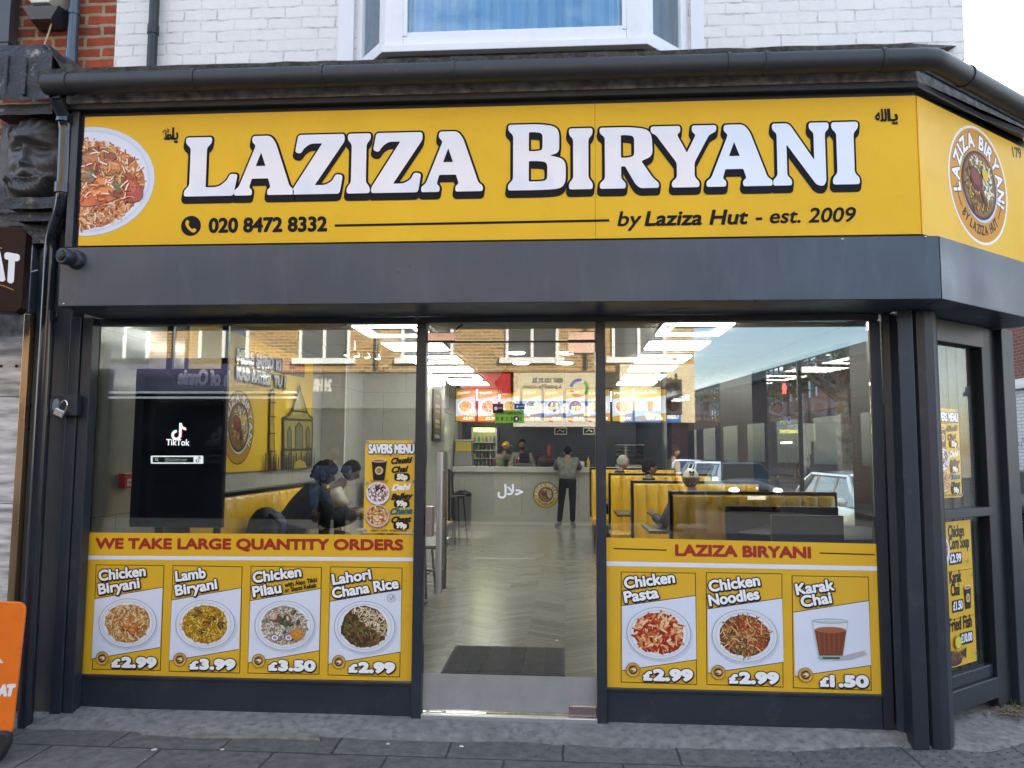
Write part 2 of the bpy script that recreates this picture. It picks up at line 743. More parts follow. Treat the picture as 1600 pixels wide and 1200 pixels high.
# ================================================================= materials of the place
ANTH = mat('anthracite_paint', (.020, .027, .037), .38, var=.12, vscale=3, bump=.03, bscale=180, dirt=.36, dirtcol='5c5a55', dscale=7)
ANTH_BOX = mat('anthracite_steel', (.046, .062, .084), .36, var=.12, vscale=2.2, dirt=.32, dirtcol='5d6672', dscale=2.6, rvar=.10, dlo=.53, streak=(3.2, 3.2, .7))
ANTH_D = mat('dark_anthracite', (.014, .017, .022), .45)
BLACKP = mat('black_plastic', (.012, .013, .015), .35, var=.15, dirt=.12, dirtcol='6b6a66', dscale=9)
GUTTERM = mat('gutter_plastic', (.026, .028, .030), .5, dirt=.25, dirtcol='57544c', dscale=11)
PIPEM = mat('pipe_gloss', (.016, .019, .026), .16, coat=.4)
WOODF = mat('weathered_fascia_board', (.36, .33, .29), .6, var=.5, vscale=18, bump=.5, bscale=40)
STONE = mat('lead_grey_stone', (.055, .052, .044), .95, var=.6, vscale=25, bump=1, bscale=60)
UPVC = mat('white_upvc', (.80, .81, .82), .28, dirt=.12, dirtcol='8a8a86', dscale=6)
STEEL = mat('brushed_steel', (.50, .48, .47), .30, 1, rvar=.08)
COPPER = mat('pinkish_steel_plate', (.62, .50, .46), .28, 1, rvar=.08)
ALU = mat('aluminium_strip', (.60, .63, .62), .35, .8, dirt=.4, dirtcol='4a4a48', dscale=30)
FROST = mat('frosted_film', (.30, .30, .285), .35, var=.08, vscale=9, dirt=.2, dirtcol='3b3a37', dscale=14)
WHITEB = brickmat('white_painted_brick', 'e8e6e0', 'e3e1dc', 'deddd8', white=True, bump=.30, rough=.55, mort=.007)
REDB = brickmat('red_brick', 'a8492b', '6f2f24', '9a8a6c', bump=.9, mort=.013)
DARKB = brickmat('dark_red_brick', '74453c', '5a352f', '7b6b62', bump=.4)
STOCKB = brickmat('yellow_stock_brick', 'a87c40', '74532a', 'b8a888', bump=.5, mort=.014)
SIDEB = brickmat('dark_red_brick_side', '74423a', '5d352f', '7b6b62', axes='YZ', bump=.4)
WHITES = brickmat('white_painted_side', 'c9c9c8', 'bfc0c0', '9d9d9c', axes='YZ', white=True, bump=.5)
PAVE = brickmat('paving_slabs', '666460', '5a5854', '3a3835', bw=.62, bh=.45, mort=.008, axes='XY', bump=.6, rough=.8, vr=(.5, 1.5))
CONC = mat('worn_concrete', (.215, .205, .188), .85, var=.38, vscale=22, bump=1, bscale=30, dirt=.5, dirtcol='4a4843', dscale=11, dlo=.5)
ASPH = mat('asphalt', (.052, .053, .056), .9, var=.3, vscale=9, bump=.6, bscale=90)
GLASS = glassmat('shop_glass', .115, (.93, .96, .94), .9)
DGLASS = glassmat('door_glass', .10, (.92, .95, .93), .9)
TILEW = mat('pale_marble_tile', (.50, .50, .46), .12, var=.16, vscale=2.4, coat=.3)

HP = Plane((0, 0, 0), (1, 0, 0), (0, 1, 0))
dC = V3((math.sin(rad(52)), math.cos(rad(52)), 0))          # direction of the splayed corner front
F0 = front(0)

spots(PAVE, '9a9894', 9, .05, .25)
spots(PAVE, '2c2b2a', 6, .07, .25)
spots(CONC, '2c2b29', 14, .06, .3)
spots(CONC, 'b4b0a6', 17, .05, .25)
# ================================================================= ground
m = MB()
m.quad((-60, -70, -.14), (60, -70, -.14), (60, 90, -.14), (-60, 90, -.14))
o = tag(m.build('road', ASPH), kind='structure')
m = MB()
m.slab(HP, [(-40, -5.2), (3.4, -5.2), (4.1, -4.4), (4.4, 0), (4.1, 60), (2, 60), (2, .3), (-40, .3)], -.2, 0)
o = tag(m.build('pavement', PAVE, bevel=.015), kind='structure')
m = MB()
m.slab(HP, [(7.3, -5), (8.2, -5.4), (50, -5.4), (50, 60), (7.3, 60)], -.2, 0)
m.slab(HP, [(-50, -16), (2.9, -16), (3.2, -11.4), (2.6, -11), (-50, -11)], -.2, 0)
m.slab(HP, [(8.2, -11), (50, -11), (50, -60), (7.0, -60), (8.0, -13)], -.2, 0)
o = tag(m.build('far_pavement', PAVE), kind='structure')
# sloping concrete apron along the foot of the shopfront, with a rough lower edge
m = MB()
rnd = random.Random(3)
N = 90
vs, fs = [], []
for i in range(N + 1):
    x = -3.35 + (2.05 + 3.35) * i / N
    e = -.235 - .03 * noise.noise((x * 1.7, 0, 0)) + rnd.uniform(-.010, .010) + (.13 if x > 1.2 else 0) * min(1, (x - 1.2) / .6) - (.05 if -2.4 < x < -1.5 else 0)
    for y, z in ((e, -.01), (e + .006, .010), (e + .05, .022), (-.06, .052), (.12, .066)):
        vs.append((x, y, z + (0.006 * noise.noise((x * 3, y * 9, 1)) if z > 0 else 0)))
for i in range(N):
    for k in range(4):
        a = i * 5 + k
        fs.append((a, a + 5, a + 6, a + 1))
m.add(vs, fs)
m.add([(2.0, -.12, -.01), (2.3, -.16, .004), (3.4, .45, .004), (3.4, 1.2, .03), (2.6, .8, .05), (1.95, .2, .05)], [(0, 1, 2, 3, 4, 5)])
o = tag(m.build('concrete_apron', CONC, smooth=True), kind='structure')
m = MB()
m.slab(HP, [(-2.1, -.325), (-1.9, -.30), (-1.5, -.285), (-1.36, -.30), (-1.4, -.225), (-1.62, -.17), (-1.98, -.20), (-2.12, -.26)], -.004, .017)
tag(m.build('mortar_patch', mat('pale_mortar', (.20, .185, .150), .9, var=.3, vscale=12, bump=.8, bscale=40), bevel=.008), kind='structure')
# blister paving by the crossing
m = MB()
for i in range(34):
    for j in range(22):
        x = 1.02 + i * .066
        y = -.17 - j * .066 - .0
        if x > 2.2: y += (x - 2.2) * .42
        if (i * 7 + j * 3) % 41 == 0: continue
        m.lathe([(.0155, .000), (.0135, .0035), (.009, .0052), (.003, .0058)], (x, y, .0), 8)
tag(m.build('tactile_paving', mat('blister_stone', (.085, .088, .092), .7, var=.3, vscale=30), smooth=True), kind='structure')
m = MB()
for (a, b) in (((4.75, -3), (4.75, 40)), ((5.75, 4), (5.75, 7)), ((5.75, 10), (5.75, 13)), ((5.75, 16), (5.75, 19))):
    m.quad((a[0] - .05, a[1], -.136), (a[0] + .05, a[1], -.136), (b[0] + .05, b[1], -.136), (b[0] - .05, b[1], -.136))
for k in range(12):
    m.quad((-14 + k * 2.5, -8.15, -.136), (-13 + k * 2.5, -8.15, -.136), (-13 + k * 2.5, -8.05, -.136), (-14 + k * 2.5, -8.05, -.136))
tag(m.build('road_marking', mat('road_paint', (.5, .5, .48), .7, var=.2, vscale=20)), kind='structure')

# ================================================================= the shop building
B = thing('shop_building', 'corner shop with dark grey front below a white painted brick upper storey', 'building', (0, 0, 0))
m = MB()
m.box(-2.95, 2.43, 0, 11.5, 4.0, 9.2)
m.build('upper_wall', WHITEB, B)
m = MB()
m.box(-2.97, 2.45, -.05, 11.6, 9.22, 9.4)
m.build('roof_parapet', STONE, B)
# solid storey between ceiling and upper wall
m = MB()
m.slab(HP, [(-3.02, .03), (1.85, .03), (2.72, .72), (2.72, 1.2), (1.75, 12.6), (-3.02, 12.6)], 2.765, 3.98)
m.build('floor_slab', ANTH_D, B)
m = MB()
m.slab(HP, [(-2.90, -.385), (1.935, -.385), (3.02, .463), (3.02, 1.3), (2.2, 12.6), (1.7, 12.6), (2.68, .62), (1.8, .02), (-2.90, .02)], 2.79, 3.655)
m.build('fascia_backing', ANTH_D, B)
# weathered boards and dark trim above the sign
m = MB()
m.slab(HP, [(-2.96, -.43), (1.94, -.43), (3.10, .475), (3.10, 1.4), (2.9, 1.4), (2.9, .45), (1.9, -.33), (-2.96, -.33)], 3.668, 3.79)
m.build('fascia_board', WOODF, B)
m = MB()
m.slab(HP, [(-2.93, -.437), (1.945, -.437), (3.10, .465), (3.10, .40), (1.95, -.36), (-2.93, -.36)], 3.628, 3.664)
m.slab(HP, [(-2.93, -.415), (-2.885, -.415), (-2.885, -.35), (-2.93, -.35)], 2.80, 3.627)
m.build('sign_trim', ANTH, B, bevel=.003)
# mossy ledge between gutter and wall
m = MB()
n = 80
vs, fs = [], []
path = [(-3.12, -.47), (1.90, -.47), (3.15, .506), (3.15, 1.5)]
inner = [(-3.12, .02), (2.40, .02), (2.45, .5), (2.45, 1.5)]
pp, qq = [], []
for a in range(3):
    k = 40 if a == 0 else 12
    for i in range(k):
        t = i / k
        pp.append((path[a][0] + (path[a + 1][0] - path[a][0]) * t, path[a][1] + (path[a + 1][1] - path[a][1]) * t))
        qq.append((inner[a][0] + (inner[a + 1][0] - inner[a][0]) * t, inner[a][1] + (inner[a + 1][1] - inner[a][1]) * t))
for (x, y), (u, v) in zip(pp, qq):
    j = .010 * noise.noise((x * 6, y * 6, 0)) + .006 * noise.noise((x * 23, y * 23, 3))
    vs += [(x, y, 3.74), (x, y, 3.865 + j), (x + (u - x) * .1, y + (v - y) * .1, 3.885 + j), (u, v, 4.10 + j * .4)]
for i in range(len(pp) - 1):
    for k in range(3):
        a = i * 4 + k
        fs.append((a, a + 4, a + 5, a + 1))
m.add(vs, fs)
m.build('ledge', STONE, B)
# roller shutter box
m = MB()
m.slab(HP, [(-2.92, -.46), (2.007, -.46), (2.007, -.2), (1.85, -.012), (-2.92, -.012)], 2.44, 2.785)
m.build('shutter_box', ANTH_BOX, B, bevel=.004)
m = MB()
c0 = V3((2.013, -.4555, 0))
e = c0 + dC * 1.35
m.slab(HP, [(c0.x, c0.y), (e.x, e.y), (e.x - .25, e.y + .3), (2.5, .62), (1.88, .0), (2.014, -.2)], 2.44, 2.785)
m.build('shutter_box', ANTH_BOX, B, bevel=.004)
for (px, py) in ((107, 393), (100, 472), (1316, 371), (1446, 367)):
    m = MB()
    q = at(px, py + 3, -.461)
    m.lathe([(.006, 0), (.006, .003), (.003, .005)], q, 8, Matrix.Rotation(rad(90), 3, 'X'))
    m.build('screw', STEEL, B, smooth=True)
# header, posts, rails, base panels
m = MB()
m.box(-2.995, 1.85, -.035, .05, 2.402, 2.438)
m.build('header', ANTH, B, bevel=.003)
for x0, x1 in ((-.905, -.845), (.187, .245)):
    m = MB()
    m.box(x0, x1, -.035, .045, .05, 2.40)
    m.build('mullion', ANTH, B, bevel=.004)
for x0, x1 in ((-3.02, -2.975), (1.80, 1.86)):
    m = MB()
    m.box(x0, x1, -.02, .05, .06, 2.40)
    m.build('window_frame', ANTH_D, B, bevel=.003)
for x0, x1, y0, y1 in ((-3.075, -3.005, -.11, .0), (-3.000, -2.935, -.10, -.021)):
    m = MB()
    m.box(x0, x1, y0, y1, .0, 2.439)
    m.build('shutter_rail', ANTH, B, bevel=.004)
m = MB()
m.box(1.905, 1.99, -.15, -.03, .0, 2.439)
m.build('shutter_rail', ANTH, B, bevel=.004)
m = MB()
m.slab(HP, [(1.87, -.02), (1.995, -.09), (2.02, -.125), (2.06, -.14), (2.11, -.13), (2.14, -.10), (2.18, -.03), (2.10, .12), (1.87, .12)], -.0, 2.439)
m.build('corner_post', ANTH, B, bevel=.006)
m = MB()
m.box(-3.32, -3.08, -.085, .3, .0, 3.72)
m.build('pilaster', mat('grey_pilaster', (.042, .046, .050), .4, var=.3, vscale=2, dirt=.5, dirtcol='6a5a45', dscale=3), B, bevel=.004)
for x0, x1 in ((-2.974, -.906), (.246, 1.799)):
    m = MB()
    m.box(x0, x1, -.012, .05, .055, .232)
    m.box(x0, x1, -.024, .05, .2325, .250)
    m.build('base_panel', ANTH, B, bevel=.003)
for x0, x1 in ((-2.974, -.906), (.246, 1.799)):
    m = MB()
    m.box(x0, x1, .0, .010, .2505, 2.4015)
    m.build('window_pane', GLASS, B)
m = MB()
m.box(-.845, .187, -.04, .06, .050, .078)
m.build('threshold', ALU, B, bevel=.004)
m = MB()
m.box(-.8445, .1865, .004, .012, 2.292, 2.401)
m.build('transom_pane', DGLASS, B)
m = MB()
m.box(-.8445, .1865, -.004, .02, 2.283, 2.2915)
m.build('transom_bar', ANTH_D, B)
m = MB()
m.tube([(-.70, .03, 2.30), (-.69, .03, 2.34), (-.66, .03, 2.38), (-.63, .03, 2.40)], .007, 6)
m.build('cable', BLACKP, B, smooth=True)
q = at(651, 497, -.04)
m = MB()
m.lathe([(.012, 0), (.014, .006), (.008, .016), (.009, .022)], q, 10, Matrix.Rotation(rad(90), 3, 'X'))
m.build('bolt', STEEL, B, smooth=True)

# the glass door
D = thing('glass_door', 'frameless clear glass door with steel bar handle and frosted bottom band', 'door', (.18, 0, .08))
m = MB()
m.box(-.842, .184, .002, .012, .082, 2.280)
m.build('door_pane', DGLASS, D)
m = MB()
m.box(-.840, .182, -.001, .0015, .098, .302)
m.build('frosted_band', FROST, D)
for (x0, x1, z0, z1) in ((.020, .184, 2.212, 2.279), (.024, .184, .082, .140)):
    m = MB()
    m.box(x0, x1, -.012, .026, z0, z1)
    m.build('patch_fitting', COPPER, D, bevel=.003)
m = MB()
m.box(.020, .184, -.012, .026, 2.2925, 2.345)
m.build('patch_fitting', COPPER, B, bevel=.003)
m = MB()
m.box(-.842, -.672, -.012, .026, 2.2925, 2.345)
m.build('patch_fitting', COPPER, B, bevel=.003)
for yy in (-.075, .09):
    m = MB()
    m.tube([(-.742, yy, .78), (-.742, yy, 1.612)], .020, 16)
    for z in (.90, 1.50):
        m.tube([(-.742, yy, z), (-.742, .0 if yy < 0 else .013, z)], .009, 8)
    m.build('handle', STEEL, D, smooth=True)
m = MB()
m.box(-.838, -.792, -.020, .03, 1.105, 1.285)
m.box(-.828, -.806, -.026, -.021, 1.12, 1.19)
m.build('lock', STEEL, D, bevel=.003)
a = Art(front(.0015), .0015)
w = '\uFEDD\uFEFC\uFEA3'
a.pxtext(w, (778, 773), (817, 773), 15, 'f4f4f2', bold=.0028)
a.build('lettering', D)

# bay window over the ledge
BW = thing('bay_window', 'white framed bay window with sheer curtains on the upper storey', 'window', (-.3, -.3, 4.02))
zb, zt = 4.03, 6.2
pl = [(-1.335, .0), (-1.075, -.30), (.475, -.30), (.775, .0)]
m = MB()
m.slab(HP, [(-1.36, -.001), (-1.085, -.325), (.485, -.325), (.80, -.001)], 3.985, zb)
m.build('sill', UPVC, BW, bevel=.004)
m = MB()
m.slab(HP, [(-1.28, -.001), (-1.06, -.27), (.46, -.27), (.72, -.001)], 3.93, 3.984)
m.build('underside', STONE, BW)


def seg_frame(mb, a, b, z0, z1, w=.06, d=.05, rails=True):
    a, b = V3((*a, 0)), V3((*b, 0))
    P = Plane(a, b - a, (0, 0, 1))
    L = (b - a).length
    for u0, u1 in ((0, w), (L - w, L)):
        mb.slab(P, [(u0, z0), (u1, z0), (u1, z1), (u0, z1)], -d, 0)
    if rails:
        mb.slab(P, [(w, z0), (L - w, z0), (L - w, z0 + w * .8), (w, z0 + w * .8)], -d, -.002)
    return P, L


for i in range(3):
    m = MB()
    P, L = seg_frame(m, pl[i], pl[i + 1], zb + .001, zt, .075 if i != 1 else .11)
    m.slab(P, [(.11, zb + .062), (.135, zb + .062), (.135, zt), (.11, zt)], -.03, .006) if i == 1 else None
    m.slab(P, [(L - .135, zb + .062), (L - .11, zb + .062), (L - .11, zt), (L - .135, zt)], -.03, .006) if i == 1 else None
    m.build('frame', UPVC, BW, bevel=.004)
    m = MB()
    m.slab(P, [(.07, zb + .045), (L - .07, zb + .045), (L - .07, zt), (.07, zt)], -.03, -.022)
    m.build('pane', glassmat('bay_glass_%d' % i, .03, (.82, .9, .95), .8), BW)
for x0, x1 in ((-1.45, -1.345), (.785, .865)):
    m = MB()
    m.box(x0, x1, -.03, -.001, 4.02, zt)
    m.build('frame', UPVC, BW, bevel=.004)
m = MB()
vs, fs = [], []
n = 220
cl = [(-1.22, -.02), (-1.03, -.23), (.43, -.23), (.65, -.02)]
tot = sum(math.dist(cl[i], cl[i + 1]) for i in range(3))
for i in range(n + 1):
    s = tot * i / n
    k = 0
    while k < 2 and s > math.dist(cl[k], cl[k + 1]):
        s -= math.dist(cl[k], cl[k + 1])
        k += 1
    t = s / math.dist(cl[k], cl[k + 1])
    x = cl[k][0] + (cl[k + 1][0] - cl[k][0]) * t
    y = cl[k][1] + (cl[k + 1][1] - cl[k][1]) * t
    f = .034 * math.sin(i * .42 + 2 * math.sin(i * .09)) + .016 * math.sin(i * 1.1)
    vs += [(x, y + f, zb + .06), (x, y + f * .8, zt)]
for i in range(n):
    fs.append((2 * i, 2 * i + 2, 2 * i + 3, 2 * i + 1))
m.add(vs, fs)
m.build('curtain', mat('sheer_curtain', (.50, .76, .95), .8), BW, smooth=True)

# gutter along the eaves
G = thing('gutter', 'dark grey half round gutter running along the ledge and round the corner', 'gutter', (0, -.52, 3.72))
gz, gy, gr = 3.738, -.53, .059
gp = [(-3.02, gy), (1.99, gy), (3.20, gy + 1.21 * dC.y / dC.x)]
m = MB()
pts = [(gp[0][0], gp[0][1], gz), (gp[1][0] - .06, gp[1][1], gz), (gp[1][0], gp[1][1] + .006, gz), (gp[1][0] + .05, gp[1][1] + .04, gz), (gp[2][0], gp[2][1], gz)]
m.tube(pts, gr, 20)
m.build('channel', GUTTERM, G, smooth=True)
for x in (-2.88, -2.12, -1.37, -.62, .13, .90, 1.10, 1.72):
    m = MB()
    m.tube([(x - .011, gy, gz), (x + .011, gy, gz)], gr + .006, 20)
    m.build('bracket', GUTTERM, G, smooth=True)
for t in (.22, .85):
    m = MB()
    p = V3((gp[1][0], gp[1][1], gz)).lerp(V3((gp[2][0], gp[2][1], gz)), t)
    m.tube([p - dC * .011, p + dC * .011], gr + .006, 20)
    m.build('bracket', GUTTERM, G, smooth=True)

# splayed corner front, below
PC = Plane((2.06, .03, 0), dC, (0, 0, 1))
m = MB()
m.slab(PC, [(0.05, .30), (.82, .30), (.82, 2.38), (.05, 2.38)], -.012, -.004)
m.build('corner_pane', glassmat('corner_glass', .0, (.93, .96, .94), .12), B)
u0, v0 = PC.uv(1486, 795)
for z0_, z1_, h0_, h1_ in ((v0 - .055, v0, -.10, .045), (.10, .225, -.08, .03), (.226, .30, -.08, .005)):
    m = MB()
    m.slab(PC, [(.03, z0_), (.80, z0_), (.80, z1_), (.03, z1_)], h0_, h1_)
    m.build('corner_rail', ANTH, B, bevel=.004)
m = MB()
m.slab(PC, [(.03, 2.30), (.80, 2.30), (.80, 2.438), (.03, 2.438)], -.06, .04)
m.build('header', ANTH, B, bevel=.004)
m = MB()
ua, ub = PC.uv(1536, 700)[0] - .02, PC.uv(1559, 700)[0] - .02
m.slab(PC, [(ua, .05), (ub, .05), (ub, 2.438), (ua, 2.438)], -.05, .03)
m.build('shutter_rail', ANTH_D, B, bevel=.004)
m = MB()
ua, ub = PC.uv(1560, 700)[0] - .05, PC.uv(1578, 700)[0] - .05
m.slab(PC, [(ua, .0), (ub, .0), (ub, 2.438), (ua, 2.438)], -.08, .075)
m.build('end_post', ANTH, B, bevel=.005)
m = MB()
ua, ub = PC.uv(1486, 700)[0] - .03, PC.uv(1548, 700)[0]
m.slab(PC, [(ua, .301), (ub, .301), (ub, 2.299), (ua, 2.299)], -.08, -.045)
for k in range(3):
    u_ = ua + (ub - ua) * (.2 + k * .22)
    m.slab(PC, [(u_, .301), (u_ + .012, .301), (u_ + .012, 2.299), (u_, 2.299)], -.0445, -.035)
m.build('shade_panel', mat('black_shade_panel', (.012, .013, .015), .5), B)  # black sheet added so the inside behind the corner glass looks dark
# ================================================================= lettering drawn by hand for the main sign
from mathutils.geometry import tessellate_polygon


def rpoly(pts, r=.045, n=4):
    out = []
    N = len(pts)
    for i in range(N):
        p = V3((*pts[i][:2], 0))
        rr = pts[i][2] if len(pts[i]) > 2 else r
        a, b = V3((*pts[i - 1][:2], 0)) - p, V3((*pts[(i + 1) % N][:2], 0)) - p
        d = min(rr, a.length * .45, b.length * .45)
        a, b = p + a.normalized() * d, p + b.normalized() * d
        for k in range(n + 1):
            t = k / n
            q = a * (1 - t) ** 2 + p * 2 * t * (1 - t) + b * t * t
            out.append((q.x, q.y))
    return out


LET = {
    'I': ([(0, 1), (.42, 1), (.42, .90), (.345, .82), (.345, .18), (.42, .10), (.42, 0), (0, 0), (0, .10), (.075, .18), (.075, .82), (0, .90)], []),
    'L': ([(0, 1), (.44, 1), (.44, .90), (.36, .82), (.36, .15, .02), (.58, .15, .1), (.72, .27), (.76, .37), (.89, .36), (.85, .12), (.83, 0), (0, 0), (0, .10), (.085, .18), (.085, .82), (0, .90)], []),
    'A': ([(0, 0), (.33, 0), (.33, .09), (.275, .13), (.32, .28, .02), (.62, .28, .02), (.67, .13), (.61, .09), (.61, 0), (1.10, 0), (1.10, .09), (1.02, .14), (.74, .88, .14), (.64, 1, .12), (.31, 1), (.30, .90), (.375, .84), (.08, .14), (0, .09)], [[(.385, .49, .01), (.565, .49, .01), (.475, .72, .01)]]),
    'Z': ([(.06, 1), (.84, 1), (.85, .88), (.36, .15, .02), (.54, .15, .1), (.66, .22), (.71, .33), (.83, .31), (.80, .10), (.78, 0), (-.01, 0), (-.01, .09), (.47, .85, .02), (.27, .85, .1), (.16, .77), (.11, .68), (.01, .71)], []),
    'B': ([(0, 1), (.55, 1, .2), (.86, .95, .25), (.86, .56, .22), (.70, .52, .03), (.97, .46, .25), (.97, .02, .3), (.60, 0, .2), (0, 0), (0, .09), (.085, .16), (.085, .84), (0, .91)], [[(.35, .88, .02), (.46, .88, .1), (.58, .86, .1), (.58, .60, .1), (.46, .59, .1), (.35, .59, .02)], [(.35, .44, .02), (.50, .44, .1), (.66, .42, .12), (.66, .14, .12), (.50, .13, .1), (.35, .13, .02)]]),
    'R': ([(0, 1), (.55, 1, .2), (.90, .95, .25), (.92, .52, .25), (.72, .44, .03), (.92, .16), (1.02, .08), (1.02, 0), (.70, 0, .08), (.62, .06), (.44, .36, .02), (.37, .36, .02), (.37, .16), (.45, .09), (.45, 0), (0, 0), (0, .09), (.09, .16), (.09, .84), (0, .91)], [[(.37, .87, .02), (.47, .87, .1), (.60, .85, .1), (.60, .52, .1), (.47, .50, .1), (.37, .50, .02)]]),
    'Y': ([(0, 1), (.52, 1), (.52, .90), (.46, .86), (.63, .56, .02), (.79, .85), (.72, .90), (.72, 1), (1.15, 1), (1.15, .90), (1.02, .84), (.76, .40), (.76, .16), (.84, .09), (.84, 0), (.36, 0), (.36, .09), (.45, .16), (.45, .40), (.09, .86), (0, .90)], []),
    'N': ([(0, 1), (.30, 1, .08), (.73, .40, .02), (.73, .84), (.65, .90), (.65, 1), (1.0, 1), (1.0, .90), (.93, .84), (.93, .05, .08), (.88, -.02, .08), (.76, 0, .08), (.25, .66, .02), (.25, .16), (.33, .09), (.33, 0), (0, 0), (0, .09), (.08, .16), (.08, .84), (0, .90)], []),
}


def slab_letter(ch):
    o, hs = LET[ch]
    loops = [rpoly(o)] + [rpoly(h) for h in hs]
    tri = tessellate_polygon([[V3((x, y, 0)) for x, y in l] for l in loops])
    vs = [p for l in loops for p in l]
    fs = []
    for t in tri:
        a, b, c = [vs[i] for i in t]
        fs.append(t if (b[0] - a[0]) * (c[1] - a[1]) - (b[1] - a[1]) * (c[0] - a[0]) > 0 else t[::-1])
    w = max(p[0] for p in loops[0])
    return vs, fs, w


for _ch in LET:
    v_, f_, w_ = slab_letter(_ch)
    _tc['slab' + _ch] = (v_, f_, w_)

YEL = (.84, .49, .028)
YEL2 = (.76, .445, .022)
DK = '15151a'
RICE = ['d9b981', 'c99a55', 'e6cfa0', 'b97d3b', 'e0b46a', 'f0e0c0', 'a8682f']
RICEO = ['d98a3c', 'c9702a', 'e8b070', 'b85a22', 'f0cf9a', 'a84a20', 'e09a50', 'f4e4c8', '8a3a1c']
RICEY = ['d9b21e', 'c9981a', 'e6c94a', 'b9801a', 'e8d67a', 'a8741a', '8a6a1a']
RICEW = ['e0d6c4', 'cfc0a8', 'b8a58c', 'efe8da', 'a08a72', '8a6f5c', '5a6a48']
CURRY = ['5a4024', '6b4c2a', '4a3218', '7d5a30', '3a2a16', '86683c', '4f5a28']
PENNE = ['d9874a', 'c9602c', 'e6ab6c', 'b8381c', 'a82a18', 'e8bc84', '8a1c14', 'f0d0a0']
NOOD = ['c98f52', 'a86a34', 'e0b880', '8a5228', 'd9a468', '6a3a1e', 'b84028', '4a5a2c']
CHANA = ['d9a05a', 'e8c490', 'b87838', 'f0d8a8', 'a86a50', 'e0b040', '8a4a2a']
DAHI = ['efeae4', 'e0d8d0', '3a2420', 'c08a70', 'f6f2ee', '241a1a', 'a8604a']


def plate(a, c, rx, ry, flat=False):
    a.ell((c[0] + rx * .03, c[1] - ry * .06), rx * 1.03, ry * 1.02, 'c9d2e2')
    a.ell(c, rx, ry, '77797d', 48)
    a.ell(c, rx * .985, ry * .985, 'dfe4ea', 48)
    a.ell(c, rx * .90, ry * .90, 'cfd5dc', 48)
    a.ell((c[0], c[1] - ry * .01), rx * .86, ry * .86, 'e6e9ed', 48)


